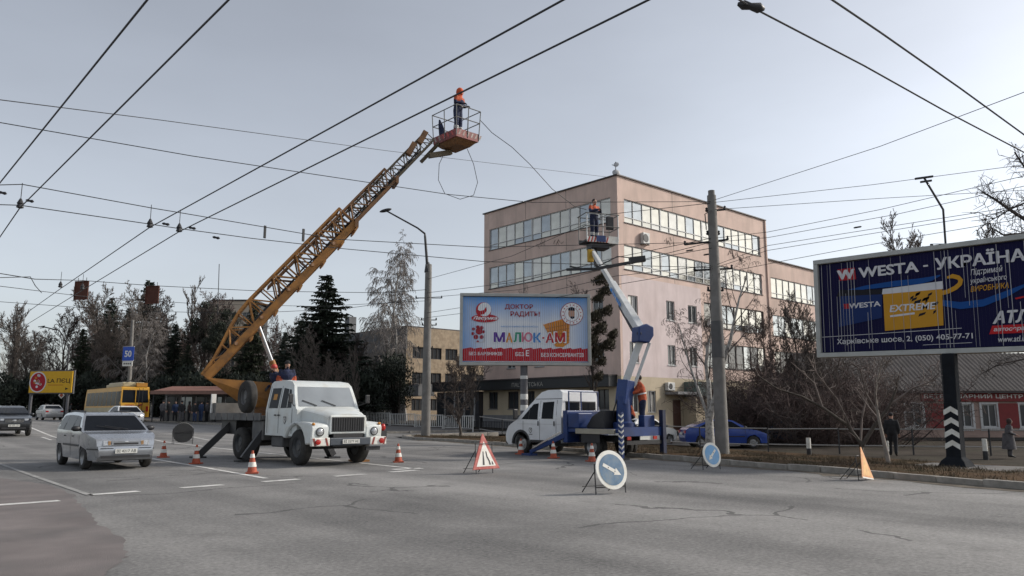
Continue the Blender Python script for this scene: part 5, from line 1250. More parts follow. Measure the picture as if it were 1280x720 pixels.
# outriggers: splayed front leg, straight rear jacks
fl = MB().bar((-2.25, .95, .72), (-.98, 1.42, .12), .2, .16, w2=.13, h2=.11).build("outrigger_leg", m_blue, V0); MB().box(-1.15, -.72, 1.26, 1.60, .0, .07).build("foot_plate", m_blue, fl); MB().bar((-2.1, 1.1, .80), (-1.15, 1.45, .26), .05).build("cylinder_rod", m_chrome, fl)
fr_ = MB().bar((-2.25, -.95, .72), (-1.2, -1.3, .10), .2, .16).build("outrigger_leg", m_blue, V0)
jk = MB().box(-4.70, -4.585, .96, 1.075, .02, 1.45).build("jack", m_blue, V0)
for k in range(8):
    z = .15 + k * .16; MB().add([(-4.70, 1.079, z), (-4.585, 1.079, z + .07), (-4.585, 1.079, z + .13), (-4.70, 1.079, z + .06)], [(0, 1, 2, 3)]).build("hazard_stripe", m_signwhite, jk, fix=False)
    MB().add([(-4.704, 1.075, z), (-4.704, .96, z + .07), (-4.704, .96, z + .13), (-4.704, 1.075, z + .06)], [(0, 1, 2, 3)]).build("hazard_stripe", m_signwhite, jk, fix=False)
m_bluedk = mat("jack_blue_black", (.006, .012, .045), .55, 0, .3, 4)
j2 = MB().box(-4.74, -4.585, -1.12, -.96, .02, 1.52).build("jack", m_bluedk, V0)
for q, y in ((jk, 1.02), (j2, -1.04)): MB().box(-4.82, -4.5, y - .17, y + .17, .0, .045).build("foot_plate", m_steel, q)
MB().box(-4.66, -4.582, -.955, .955, .70, .98).build("rear_beam", m_blue, V0); MB().box(-4.68, -4.6, -1.4, .8, .44, .56).build("rear_bumper", m_black, V0)
MB().box(-4.69, -4.662, -.35, .15, .58, .69).build("number_plate", m_plate, V0)
for y in (.6, -.7): MB().box(-4.69, -4.662, y, y + .18, .59, .69).build("tail_light", m_redlens, V0)
# pedestal, folding boom
def to_v(p): p = Vector(p); return Vector((p[1] - 20.42, -(p[0] - 19.62), p[2]))
T2 = Vector((19.55, 16.45, 0))
MB().lathe([(.36, .92), (.36, 1.1), (.25, 1.15), (.22, 1.95)], tuple(to_v(T2)), 'z', 20).build("pedestal", m_blue, V0, 40)
L0 = at(779, 486, 25.3); L1_ = at(803, 418, 25.3); U1 = at(740, 313, 31.0)
def vb(p, q, w, h, nm, m, w2=None, h2=None, bev=.02): return MB().bar(to_v(p), to_v(q), w, h, w2=w2, h2=h2).build(nm, m, V0, bevel=bev)
kn = vb(L0 - Vector((.0, 0, .5)), L0.lerp(L1_, .16), .40, .42, "boom_knuckle", m_blue)
dirL = (L1_ - L0).normalized(); 
la = vb(L0.lerp(L1_, .08), L0.lerp(L1_, .98), .17, .22, "lower_arm", m_armw); la["label"] = "white lower boom arm"
off = Vector((.26, -.15, -.12)); vb(L0.lerp(L1_, .12) + off, L0.lerp(L1_, .92) + off, .09, .10, "parallel_link", m_armw)
kk = MB().prism([(-.30, -.26), (.12, -.30), (.30, -.05), (.30, .24), (.05, .34), (-.26, .22)], 'xz', -.24, .24).build("elbow", m_blue, V0, bevel=.04); kk.location = to_v(L1_); kk.rotation_euler = (0, 0, R(-110))
MB().tube([to_v(L1_) + Vector((.1, -.3, 0)), to_v(L1_) + Vector((-.1, .3, 0))], .08, 12).build("elbow_pin", m_steel, V0, 40)
du = (U1 - L1_)
vb(L1_ + Vector((-.1, .0, .1)), L1_ + du * .55, .26, .36, "upper_arm", m_armw, .22, .27); vb(L1_ + du * .5, L1_ + du * 1.0, .16, .2, "inner_arm", m_armw, .14, .17)
vb(L1_ + du * .04 + Vector((-.28, -.1, -.22)), L1_ + du * .38 + Vector((-.1, -.05, -.28)), .12, .14, "boom_cylinder", m_steel, bev=.01)
# writing on the arm
al = bpy.data.objects.new("arm_lettering", None); COL.objects.link(al); al.parent = V0
pA, pB = to_v(L1_ + du * .12), to_v(L1_ + du * .5); xa = (pA - pB).normalized(); ya = Vector((0, 0, 1)) - xa * xa.z; ya.normalize(); za = xa.cross(ya)
al.matrix_local = Matrix.Translation(pB + za * .19 - ya * .05) @ Matrix((xa, -za, ya)).transposed().to_4x4()
for k, w in enumerate((.16, .09, .12, .12, .07, .13, .12, .12, .1)):      # worn blue characters, no longer legible
    flat([(.1 + k * .16, 0), (.1 + k * .16 + w, 0), (.13 + k * .16 + w, .15), (.13 + k * .16, .15)], 0, p_blue, al, "worn_letter")
# basket
pb2 = at(746, 302, 31.2)
V2 = thing("work_basket", "grey lift basket with hazard striped edge at the top of the white boom", "basket", tuple(pb2), R(-YAW + 18))
MB().box(-.62, .75, -.4, .4, -.06, 0).build("floor", m_steel, V2); 
ed = MB().box(-.62, .35, -.43, -.40, -.12, .10).build("toe_board", m_signwhite, V2)
for k in range(7):
    x = -.60 + k * .135; MB().add([(x, -.434, -.12), (x + .06, -.434, -.12), (x + .13, -.434, .10), (x + .07, -.434, .10)], [(0, 1, 2, 3)]).build("hazard_stripe", m_red, ed, fix=False)
MB().box(.35, .78, -.43, -.40, -.14, .16).build("toe_board", m_signwhite, V2); MB().box(.75, .78, -.40, .4, -.14, .16).build("toe_board", m_signwhite, V2); MB().box(-.62, .75, .40, .43, -.1, .1).build("toe_board", m_steel, V2); MB().box(-.2, .2, -.46, -.435, -.1, .16).build("blue_plate", m_blue, V2)
rl = MB()
for z in (1.08, .55):
    c_ = [(-.66, -.44, z), (.82, -.44, z), (.82, .44, z), (-.66, .44, z), (-.66, -.44, z)]
    for a_, b_ in zip(c_, c_[1:]): rl.tube([a_, b_], .02, 6)
rl.build("railing", MATS["railing_grey"], V2)
for x, y in ((-.62, -.42), (.1, -.42), (.78, -.42), (-.62, .42), (.78, .42)): MB().tube([(x, y, -.05), (x, y, 1.08)], .022, 6).build("post", m_armw if y < 0 else MATS["railing_grey"], V2)
MB().box(.28, .6, -.41, -.28, .45, 1.0).build("control_box", m_black, V2, bevel=.03)
MB().box(-.35, .45, -.3, .3, -.34, -.06).build("floor_truss", m_black, V2, bevel=.03); MB().bar((-.15, 0, -.3), (-.05, -.1, -1.05), .2, .16).build("basket_hinge", m_steel, V2); MB().box(-.55, -.3, -.35, -.2, -.95, -.42).build("tool_bag", mat("yellow_bag", (.5, .3, .03), .7), V2, bevel=.04)
# ------------------------------------------------------------------ poles and street lamps
def rot_to(o, rz): o.rotation_euler = (0, 0, rz)
UP = Vector((22.8, 14.95, zv(22.8, 14.95)))
P1 = thing("utility_pole", "thick concrete utility pole with steel crossarms, between the lift truck and the billboard", "pole", tuple(UP))
hp = 9.0 - UP.z
MB().tube([(0, 0, -.3), (0, 0, hp * .5), (0, 0, hp)], [.235, .195, .155], 18).build("shaft", m_concrete, P1, 50)
MB().tube([(0, 0, hp), (0, 0, hp + .18)], .115, 14).build("cap", m_concrete, P1, 50)
MB().tube([(0, 0, hp * .36), (0, 0, hp * .5)], [.222, .204], 18).build("painted_band", mat("band_dark", (.10, .10, .10), .9), P1, 50)
camx = Vector((CA, -SA, 0))
def arm(parent, z, l0, l1, d=camx, r=.035, tilt=0.0):
    p0 = -d * l0 + Vector((0, 0, z - tilt * l0)); p1 = d * l1 + Vector((0, 0, z + tilt * l1))
    a = MB().tube([p0, p1], r, 6).build("crossarm", m_steel, parent)
    for q in (p0, p1): MB().lathe([(.03, -.02), (.05, .03), (.03, .07), (.045, .11), (.01, .14)], tuple(q), 'z', 8).build("insulator", m_black, a)
for z, l0, l1, tl in ((8.45, .2, .45, .1), (7.35, 1.0, .5, .12), (6.35, .7, .6, .05), (7.6, .2, .2, 0), (5.6, .25, .25, 0)): arm(P1, z - UP.z, l0, l1, tilt=tl)
MB().tube([(-.2, -.1, hp - .6), (-.45, .0, hp - .75), (-.4, 0, hp - 1.3)], .02, 5).build("cable_loop", m_wire, P1)

LP = Vector((26.05, 36.57, rise(36) + .1))
P2 = thing("lamp_post", "concrete street lamp post with long bent steel arm, by the white railing", "lamp post", tuple(LP))
hl_ = 10.05 - LP.z
MB().tube([(0, 0, -.3), (0, 0, hl_)], [.27, .19], 18).build("shaft", m_concrete, P2, 50)
a0, a1, a2, a3 = [at(px, py, 44.6) - LP for px, py in ((534.5, 330), (531, 292), (522, 285), (482, 263))]
MB().tube([a0 - Vector((0, 0, .3)), a0.lerp(a1, .9), a1, a2, a3], [.09, .07, .06, .05, .045], 8).build("lamp_arm", m_steel, P2, 50)
MB().tube([a0 - Vector((0, 0, .5)), a0 + Vector((0, 0, .1))], [.19, .11], 12).build("collar", m_steel, P2, 50)
q = MB().ell((0, 0, 0), (.38, .14, .1)).build("lamp_head", m_steel, P2, 50); q.location = a3; q.rotation_euler = (0, R(15), R(140))
for z, l0, l1 in ((8.05, .7, .8), (6.75, .35, .5), (6.45, .3, .5), (5.1, .5, .3)): arm(P2, z - LP.z, l0, l1, r=.03)

def pipe_lamp(px, dist, pts, label, r=.06, y0=None):
    b = spot(px, dist)
    o = thing("lamp_post", label, "lamp post", tuple(b))
    P_ = [at(a_, b_, dist) - b for a_, b_ in pts]
    MB().tube([(P_[0].x * 0, 0, -.2), (0, 0, P_[0].z)] + P_[0:], [r * 1.6, r * 1.3] + [r] * len(P_), 8).build("pole", m_steel, o, 50)
    h = MB().box(-.4, .4, -.05, .05, -.04, .04).box(-.2, .3, -.04, .04, -.22, -.14).build("lamp_head", m_steel, o); h.location = P_[-1]; h.rotation_euler = (0, R(-8), R(-YAW))
    return o
pipe_lamp(1183, 33, [(1182, 305), (1179, 262), (1155, 222)], "bent steel lamp post rising behind the navy billboard", .05)
o = pipe_lamp(79, 92, [(79, 430), (79, 420), (74, 413), (52, 408)], "grey street lamp pole carrying a small diamond sign, far up the street", .07)
p = at(77, 494, 91.5) - o.location
dm = MB().prism([(0, .42), (.42, 0), (0, -.42), (-.42, 0)], 'xz', -.03, 0).build("diamond_sign", m_signwhite, o); dm.location = p; rot_to(dm, R(-YAW - 10))
d2 = MB().prism([(0, .27), (.27, 0), (0, -.27), (-.27, 0)], 'xz', -.036, -.031).build("diamond_face", m_orange, dm)
wpl = MB().box(-.45, .45, -.03, 0, .55, 1.2).build("info_plate", m_signwhite, dm)
# speed camera style blue sign with 50
sb = spot(160, 72); sb.z = rise(sb.y)
S5 = thing("road_sign", "square blue sign reading 50 on a leaning concrete pole, above the trolleybus", "road sign", tuple(sb))
tp = at(166, 400, 72) - sb; MB().tube([(0, 0, -.2), tp.lerp(Vector((0, 0, 0)), 0.0)], [.2, .13], 10).build("pole", m_concrete, S5, 50)
pp = at(160.5, 443.5, 71.6) - sb
pl = MB().box(-.6, .6, -.04, 0, -.55, .75).build("sign_face", mat("sign_blue", (.012, .07, .42), .5, 0, .05), S5); pl.location = pp; rot_to(pl, R(-YAW - 14))
lettering("50", -.36, .36, -.2, .38, -.045, m_signwhite, pl, bold=.03)
bd = MB().box(-.62, .62, -.035, .005, .70, .77).box(-.62, .62, -.035, .005, -.57, -.5); bd.build("sign_border", m_signwhite, pl)
ip = MB().box(-.55, .55, -.04, 0, -1.05, -.6).build("info_plate", m_signwhite, pl)
for k in range(4): MB().box(-.42 + k * .22, -.28 + k * .22, -.046, -.042, -.9, -.75).build("plate_mark", m_black, ip)
# rusty square plates hung on a span wire
m_rust = mat("rusty_plate", (.10, .035, .022), .9, .1, .5, 3, .4, 30, dirt=(.03, .018, .014), dirt_amt=.9, dirt_scale=2.5)
for i, (x0, x1, y0, y1, lb) in enumerate(((92, 112, 351, 375, "rusty brown square signal backplate hung on the span wire, nearer the left edge"), (181, 200, 357, 380, "dark rusted square signal backplate hung on the span wire, above the blue 50 sign"))):
    c = at((x0 + x1) / 2, (y0 + y1) / 2, 40); o = thing("signal_backplate", lb, "traffic signal", tuple(c), R(-YAW - 12), "signal backplates on the span wire")
    w = (x1 - x0) / 24.0 / 1.0; h = (y1 - y0) / 24.0
    MB().box(-w / 2, w / 2, -.02, .02, -h / 2, h / 2).build("plate", m_rust, o, bevel=.01)
    MB().box(-w / 2, w / 2, -.05, -.021, h / 2 - .05, h / 2).box(-w / 2, w / 2, -.05, -.021, -h / 2, -h / 2 + .05).box(-w / 2, -w / 2 + .05, -.05, -.021, -h / 2 + .05, h / 2 - .05).box(w / 2 - .05, w / 2, -.05, -.021, -h / 2 + .05, h / 2 - .05).build("rim", m_rust, o)
    MB().box(-.16, .16, .02, .25, -h * .42, h * .42).build("signal_body", m_black, o)
    for sd in (-.25, .25): MB().tube([(sd, 0, h / 2), (sd, 0, h / 2 + .18)], .015, 5).build("hanger", m_steel, o)

# ------------------------------------------------------------------ cones, portable signs
cm = [MB().box(-.17, .17, -.17, .17, 0, .035).mesh("base"), MB().lathe([(.135, .035), (.03, .56), (.028, .58)], (0, 0, 0), 'z', 18).mesh("cone", sm_ang=40)]
cb1 = MB().lathe([(.112, .17), (.088, .29)], (0, 0, 0), 'z', 18, cap=False).mesh("band", sm_ang=40); cb2 = MB().lathe([(.068, .40), (.047, .50)], (0, 0, 0), 'z', 18, cap=False).mesh("band", sm_ang=40)
cones = [((204, 572), "striped traffic cone nearest the back of the round sign and silver car"), ((245, 580), "striped traffic cone beside the lorry's splayed rear outrigger"), ((315, 592), "striped traffic cone on the lane line beside the lorry's front wheel"),
         ((498, 578), "lone striped traffic cone ahead of the white lorry's bumper"), ((651, 568), "striped traffic cone by the front wheel of the crew-cab van"), ((692, 573), "striped traffic cone in front of the van's blue outrigger"), ((740, 577), "striped traffic cone by the van's rear wheel, left of the round arrow sign")]
for (px, py), lb in cones:
    p = on(px, py); o = thing("traffic_cone", lb, "traffic cone", (p.x, p.y, .004), random.uniform(0, 6), "striped cones around the work trucks")
    o.rotation_euler[0] = random.uniform(-.03, .03); o.scale = (.86, .86, .92)
    b_ = link("base", cm[0], m_orange, o); c_ = link("cone", cm[1], m_orange, o)
    for me_ in (cb1, cb2):
        q = link("band", me_, m_signwhite, o); q.scale = (1.06, 1.06, 1)
def stand(o, w, h, m=m_steel, back=.45):
    s = MB()
    for x in (-w / 2, w / 2): s.tube([(x, -.02, 0), (x, .02, h)], .011, 5).tube([(x * .9, .03, h * .8), (x * .9, back, 0)], .011, 5)
    s.tube([(-w / 2, 0, h * .22), (w / 2, 0, h * .22)], .009, 5).tube([(-w * .45, back, .1), (w * .45, back, .1)], .009, 5).tube([(-w / 2, 0, h), (w / 2, 0, h)], .009, 5)
    s.build("stand", m, o)
m_sblue = mat("sign_sky_blue", (.10, .30, .55), .45, 0, .12, 5, dirt=(.28, .33, .36), dirt_amt=.6, dirt_scale=3)
m_sblue2 = mat("sign_worn_blue", (.06, .14, .24), .5, 0, .3, 4, dirt=(.19, .22, .22), dirt_amt=1.0, dirt_scale=3.5)
def round_sign(label, px, py, D_, yawoff, z0, arrow, m, tilt=-8, flip=False, roll=0):
    p = on(px, py); o = thing("portable_sign", label, "road sign", (p.x, p.y, .003), R(-YAW + yawoff + (180 if flip else 0)))
    stand(o, D_ * .95, D_ * .75)
    f = MB().lathe([(D_ / 2, .0), (D_ / 2, .02), (.01, .02)], (0, 0, 0), 'y', 40); f.lathe([(D_ / 2, .0), (.01, -.004)], (0, 0, 0), 'y', 40)
    q = f.build("disc", m_signwhite, o, 40); q.location = (0, -.05, z0 + D_ / 2); q.rotation_euler = (R(tilt), R(roll), 0)
    if flip:
        MB().lathe([(D_ / 2, .021), (.01, .022)], (0, 0, 0), 'y', 40).build("rear_face", mat("sign_back", (.05, .05, .05), .7), q); MB().box(-D_ * .42, D_ * .42, .023, .04, -.02, .02).build("rear_strut", m_steel, q); 
    MB().lathe([(D_ * .40, -.006), (.01, -.007)], (0, 0, 0), 'y', 40).build("blue_field", m, q, 40)
    a = R(arrow); c, s = math.cos(a), math.sin(a); k = D_
    pts = [(-.30, -.045), (.10, -.045), (.10, -.10), (.31, 0), (.10, .10), (.10, .045), (-.30, .045)]
    flat([(k * (x * c - z * s), k * (x * s + z * c)) for x, z in pts], -.010, m_signwhite, q, "arrow")
    for x in (-.12, .1): MB().lathe([(.012, -.011), (.001, -.013)], (k * x * c, 0, k * x * s), 'y', 8).build("bolt", m_steel, q)
    return o
round_sign("large worn round blue sign, white arrow slanting down to the right, nearest the camera", 763, 617, .70, 30, .07, -22, m_sblue2, -14, roll=6)
round_sign("smaller bright blue round sign, white arrow down to the left, near the kerb", 889, 587, .62, 30, .06, 232, m_sblue, -12, roll=10)
round_sign("round portable sign seen from its dark back, behind the striped cones", 228, 555, .92, 25, .05, 0, m_sblue, -12, flip=True)
# triangular warning sign: road narrows
m_redfade = mat("faded_red_paint", (.36, .06, .05), .6, 0, .2, 6, dirt=(.45, .25, .2), dirt_amt=.6, dirt_scale=6)
p = on(605, 592); TS = thing("portable_sign", "triangular red-bordered road narrows sign on a stand", "road sign", (p.x, p.y, .003), R(-YAW + 46))
stand(TS, .55, .7)
q = MB().prism([(-.45, 0), (.45, 0), (.02, .84), (-.02, .84)], 'xz', -.012, .012).build("red_border", m_redfade, TS, bevel=.01); q.location = (.02, -.06, .10); q.rotation_euler = (R(-10), 0, 0)
flat([(-.32, .07), (.32, .07), (.0, .66)], -.014, m_signwhite, q, "white_field")
flat([(-.12, .10), (-.05, .10), (-.045, .42), (-.075, .42)], -.017, m_black, q, "symbol"); flat([(.10, .10), (.16, .10), (.13, .20), (.07, .30), (.05, .42), (.015, .42), (.03, .28), (.09, .18)], -.017, m_black, q, "symbol"); flat([(.19, .10), (.25, .10), (.22, .17), (.19, .18)], -.017, m_black, q, "symbol")
# orange triangular sign seen almost edge on by the kerb
p = on(1077, 600); OS = thing("portable_sign", "faded orange triangular sign leaning sideways at the right kerb", "road sign", (p.x, p.y, .003), R(-YAW + 47))
OS.scale = (.86, .86, .86); stand(OS, .5, .6)
q = MB().prism([(-.42, 0), (.42, 0), (.02, .80), (-.02, .80)], 'xz', -.012, .012).build("orange_face", mat("faded_orange", (.62, .27, .10), .6, 0, .2, 5, dirt=(.6, .48, .32), dirt_amt=.7, dirt_scale=6), OS, bevel=.008); q.location = (0, -.16, .03); q.rotation_euler = (R(-12), R(7), 0)
flat([(-.30, .08), (.30, .08), (.0, .60)], -.0135, mat("faded_yellow", (.65, .38, .14), .6, 0, .2, 7), q, "worn_field"); flat([(-.40, .0), (.40, .0), (.38, .035), (-.38, .035)], -.0145, m_signwhite, q, "white_edge")

# ------------------------------------------------------------------ railings and barriers
m_rail = mat("barrier_white", (.62, .62, .60), .6, 0, .15, 4, dirt=(.2, .18, .15), dirt_amt=.6)
bs = [43.0, 46.6, 50.2, 53.8, 57.4, 61.0]
bm_ = MB(); Lb = 3.4
bm_.tube([(0, 0, 1.1), (0, Lb, 1.1)], .03, 6).tube([(0, 0, .25), (0, Lb, .25)], .025, 6)
bars = MB()
for k in range(1, 14): bars.box(-.015, .015, k * Lb / 14 - .028, k * Lb / 14 + .028, .25, 1.1)
pm_ = MB(); pm_.tube([(0, 0, 0), (0, 0, 1.15)], .04, 6)
fm, bmm, pmm = bm_.mesh("rail"), bars.mesh("bars"), pm_.mesh("post")
ords = ["first", "second", "third", "fourth", "fifth", "sixth"]
for i, s in enumerate(bs):
    o = thing("street_barrier", "white pedestrian barrier panel, %s counting leftwards from the office entrance canopy" % ords[i], "barrier", (34.7, s, zg(34.7, s) + .02 if s > 44 else zg(34.7, s) + .05), 0, "white barrier panels by the pavement")
    link("rail", fm, m_rail, o); link("bars", bmm, m_rail, o)
    a = link("post", pmm, m_rail, o); b_ = inst(a, o, (0, Lb, 0))
def railing(name, label, pts, zs_, mrail, mpost, r=.03, step=None, zoff=0.0, wob=.02):
    o = thing(name, label, "railing", (0, 0, 0)); rs = random.Random(hash(name) % 99)
    for z in zs_:
        mb = MB()
        for a_, b_ in zip(pts, pts[1:]): mb.tube([(a_[0], a_[1], a_[2] + z + rs.uniform(-wob, wob)), (b_[0], b_[1], b_[2] + z + rs.uniform(-wob, wob))], r, 6)
        mb.build("rail", mrail, o)
    for a_ in pts: MB().tube([(a_[0], a_[1], a_[2] - .3), (a_[0], a_[1], a_[2] + zs_[0] + .04)], r * 1.3, 6).build("post", mpost, o)
    return o
m_railw = mat("railing_worn_white", (.34, .33, .31), .7, .1, .3, 2, dirt=(.14, .12, .1), dirt_amt=.7)
fa, fb = Vector((28.6, 22.2)), Vector((39.5, 6.2))
fp = []
for k in range(8):
    q = fa.lerp(fb, k / 7 * 1.05 - .05); fp.append((q.x, q.y, zv(q.x, q.y)))
railing("railing", "low two-rail pipe railing with dark posts along the verge, below the navy billboard", fp, (1.0, .32), m_railw, m_steel, .028)
pts = [(34.8, 42.4), (34.4, 39.5), (33.4, 35.5), (32.2, 31.5), (30.8, 27.5), (29.4, 24)]
railing("railing", "dark pipe railing with slanting end behind the crew-cab van", [(a_, b_, zg(a_, b_) + .1) for a_, b_ in pts], (1.05, .2), m_railw, m_steel, .03)
# iron picket fence before the office plinth
pf = thing("iron_fence", "low dark iron picket fence in front of the grey plinth", "fence", (0, 0, 0)); g = MB()
for k in range(70): g.box(38.98, 39.02, 37.5 + k * .19, 37.53 + k * .19, -.1, .75)
g.build("bars", m_steel, pf); MB().box(38.97, 39.03, 37.4, 50.9, .68, .72).build("rail", m_steel, pf)
for t_, s_, h_, lb in ((30.5, 15.9, .7, "short white marker post left of the fruit tree"), (33.0, 10.2, .75, "short white marker post right of the billboard foot"), (30.9, 12.9, .65, "thin white marker stake between the fruit tree and the billboard foot")):
    o = thing("marker_post", lb, "post", (t_, s_, zv(t_, s_) - .02)); MB().tube([(0, 0, -.1), (0, 0, h_)], .09 if "stake" not in lb else .04, 10).build("shaft", m_signwhite, o, 50); MB().tube([(0, 0, -.1), (0, 0, h_ * .4)], .095 if "stake" not in lb else .043, 10).build("base_band", m_steel, o, 50)
slab = MB().box(23.6, 25.9, 6.9, 9.5, zv(24.6, 8.3) - .1, zv(24.6, 8.3) + .05).build("foundation_slab", m_paving); struct(slab)

# ------------------------------------------------------------------ bus shelter kiosk row
ps = spot(238, 67); zs0 = rise(67) + .1
SH = thing("bus_shelter", "long kiosk shelter with rusty red roof behind the waiting people", "bus shelter", (ps.x, ps.y, zs0), R(-YAW))
MB().loft([[(-3.0, y, z), (5.4, y, z), (5.4, y, z + .1), (-3.0, y, z + .1)] for y, z in ((-1.2, 2.45), (3.0, 3.0))]).build("roof", mat("shelter_roof", (.19, .085, .06), .8, 0, .2, 2), SH)
MB().box(-3.0, 5.4, -1.25, -1.18, 2.3, 2.6).build("fascia", mat("shelter_fascia", (.22, .12, .09), .7), SH)
MB().box(-2.8, 5.2, 1.2, 2.8, 0, 2.5).build("kiosk_wall", mat("kiosk_grey", (.14, .13, .12), .8, 0, .3, 2), SH)
for k in range(6):
    MB().box(-2.6 + k * 1.3, -1.7 + k * 1.3, 1.14, 1.19, .9, 2.1).build("kiosk_window", m_glassB if k % 2 else m_glassC, SH); MB().box(-2.66 + k * 1.3, -2.6 + k * 1.3, 1.1, 1.19, .8, 2.2).build("window_bar", m_framew, SH)
for x in (-2.8, -.1, 2.6, 5.1): MB().tube([(x, -1.0, 0), (x, -1.0, 2.45)], .05, 8).build("post", m_steel, SH)

# ------------------------------------------------------------------ overhead wires
def wire(pts, label, r=.012, name="overhead_wire", m=m_wire, group="overhead wires", sag=0.0, n=14):
    pts = [Vector(p) for p in pts]
    if len(pts) == 2 and sag:
        a, b = pts; pts = [a.lerp(b, k / n) - Vector((0, 0, sag * 4 * (k / n) * (1 - k / n))) for k in range(n + 1)]
    o = MB().tube(pts, r, 5).build(name, m, None, 60)
    return tag(o, label, "wire", group)
def clamp(p, lb, k=1.0):
    o = thing("wire_clamp", lb, "wire fitting", tuple(p), 0, "wire clamps on the trolley lines")
    MB().tube([(0, 0, 0), (0, 0, .55 * k)], .008, 4).build("hanger", m_wire, o); MB().lathe([(.03, 0), (.075, .02), (.055, .09), (.07, .11), (.02, .22)], (0, 0, -.02), 'z', 10).build("insulator", m_black, o)
ZT = 5.8
tw_ = [(2.18, "leftmost trolley contact wire, top left corner"), (2.83, "second trolley contact wire from the left"), (5.5, "third trolley contact wire, passing above the boom basket"), (6.18, "fourth trolley contact wire, crossing the basket worker's hood")]
for t, lb in tw_:
    wire([(t, -14, ZT + .05), (t, 0, ZT), (t, 19.2, ZT + .02), (t + .55, 31, ZT), (t + 2.4, 60, ZT + .3), (t + 4.2, 95, ZT + .8)], lb, .013, "trolley_wire", group="trolley contact wires")
cl_names = iter(["over the left lane, at the far left", "on the third contact wire", "on the fourth contact wire", "far on the third wire near the rusty plate", "far on the fourth wire near the rusty plate"])
for t, s in ((2.83, 19.2), (5.5, 19.2), (6.18, 19.2), (6.0, 30.8), (6.7, 30.8)): clamp((t, s, ZT + .03), "trolley wire clamp " + next(cl_names))
up = lambda z: Vector((22.65, 15.0, z))
def W(pix, label, r=.011, **k): return wire([at(*p) for p in pix], label, r, **k)
# transverse spans carrying the contact wires
sp1 = [at(-30, 232, 15.5), Vector((2.83, 19.2, ZT + .55)), Vector((5.5, 19.2, ZT + .50)), Vector((6.18, 19.2, ZT + .5)), at(420, 299, 22), at(603, 309, 23.5), up(7.3)]
wire(sp1, "upper span wire with black insulator bars, crossing behind the boom", .011)
sp2 = [at(-30, 255, 15.5), Vector((2.83, 19.2, ZT + .08)), Vector((5.5, 19.2, ZT + .1)), Vector((6.18, 19.2, ZT + .1)), at(315, 298, 20), at(430, 311, 22), at(605, 327, 23.5), up(6.4)]
wire(sp2, "lower span wire just under the one with insulator bars", .011)
for i, (px, py) in enumerate(((331.5, 282), (379.5, 286))):
    p = at(px, py, 20.8); o = thing("insulator_bar", "hanging black insulator bar on the span wire, %s one" % ("left" if i == 0 else "right"), "wire fitting", tuple(p), 0, "insulator bars on the span wire"); MB().box(-.035, .035, -.02, .02, -.36, 0).build("bar", m_black, o, bevel=.01)
for i, (px, py, d) in enumerate(((3, 241, 16.5), (37, 251, 17), (207, 280, 18.5), (240, 285, 18.7), (270, 297, 19), (938, 8, 8.0))):
    p = at(px, py, d); o = MB().tube([(-.09, 0, 0), (-.05, 0, 0), (0, 0, 0), (.06, 0, 0), (.1, 0, 0)], [.012, .035, .025, .038, .012], 8).build("span_insulator", m_black, None, 60, loc=p)
    if i == 5: o.scale = (1.6, 1.6, 1.6)
    o.rotation_euler = (0, R(12), R(-YAW)); tag(o, "small black insulator on a wire, " + ["far left edge", "second from the left edge", "left of the pair above the third contact wire", "right of the pair above the fourth contact wire", "on the lower span wire beyond the pair", "largest one at the top right"][i], "wire fitting", "insulators on the wires")
W([(-30, 121, 17), (200, 150, 24), (480, 188, 40), (757, 221, 54.6)], "thin wire running from the top left to the pink roof corner", .013)
W([(-30, 148, 15), (240, 195, 18), (560, 243, 22), (665, 253, 24), (888, 252, 26.2)], "wire crossing the sky to the top of the concrete utility pole", .011)
W([(-30, 337, 26), (44, 349, 27), (102, 350.5, 39), (190, 357, 40), (330, 364, 42), (480, 366, 43), (534, 362, 44.5)], "span wire carrying the two rusty backplates", .016)
W([(-30, 354, 27), (100, 370, 38), (250, 380, 42), (400, 383, 44), (534, 376, 44.5)], "wire passing just below the rusty backplates", .013)
W([(0, 347, 26), (38, 346, 27), (44, 357, 28), (52, 366, 30)], "short loop of cable at the far left", .014)
W([(-30, 375, 40), (150, 388, 43), (300, 392, 44), (430, 386, 44.5), (530, 372, 44.5)], "low wire over the left tree tops to the lamp post", .014)
W([(274, 330, 60), (272, 392, 60)], "thin vertical aerial rod rising above the trees", .03, name="aerial_rod", group=None)
# fan of wires between the lamp post, the utility pole and beyond
fan = [((534, 349, 44.4), (640, 320, 36), (760, 268, 30), (887, 254, 26.2)), ((534, 366, 44.4), (650, 352, 36), (770, 322, 31), (888, 298, 26.2)), ((534, 372, 44.4), (650, 362, 40), (770, 333, 31), (888, 303, 26.2)), ((534, 391, 44.4), (650, 373, 40), (770, 345, 31), (888, 332, 26.2)), ((534, 397, 44.4), (640, 384, 40), (770, 356, 31), (888, 336, 26.2))]
nm = ["topmost", "second", "third", "fourth", "lowest"]
for i, f in enumerate(fan): W(f, "%s of the wires strung from the lamp post to the concrete pole" % nm[i], .012, group="wires between lamp post and pole")
right = [((893, 250, 26.2), (1100, 183, 20), (1310, 104, 15)), ((893, 253, 26.2), (1090, 231, 25), (1310, 202, 22)), ((890, 298, 26.2), (960, 290, 26), (1100, 262, 24), (1310, 213, 20)), ((890, 303, 26.2), (960, 297, 26), (1120, 268, 24), (1310, 226, 20)), ((890, 333, 26.2), (960, 307, 26), (1080, 288, 25), (1310, 252, 21)), ((890, 336, 26.2), (960, 313, 26), (1090, 292, 25), (1310, 256, 21)), ((890, 344, 26.2), (980, 326, 26), (1120, 300, 25), (1310, 268, 21)), ((893, 262, 26.2), (1100, 248, 26), (1310, 236, 24))]
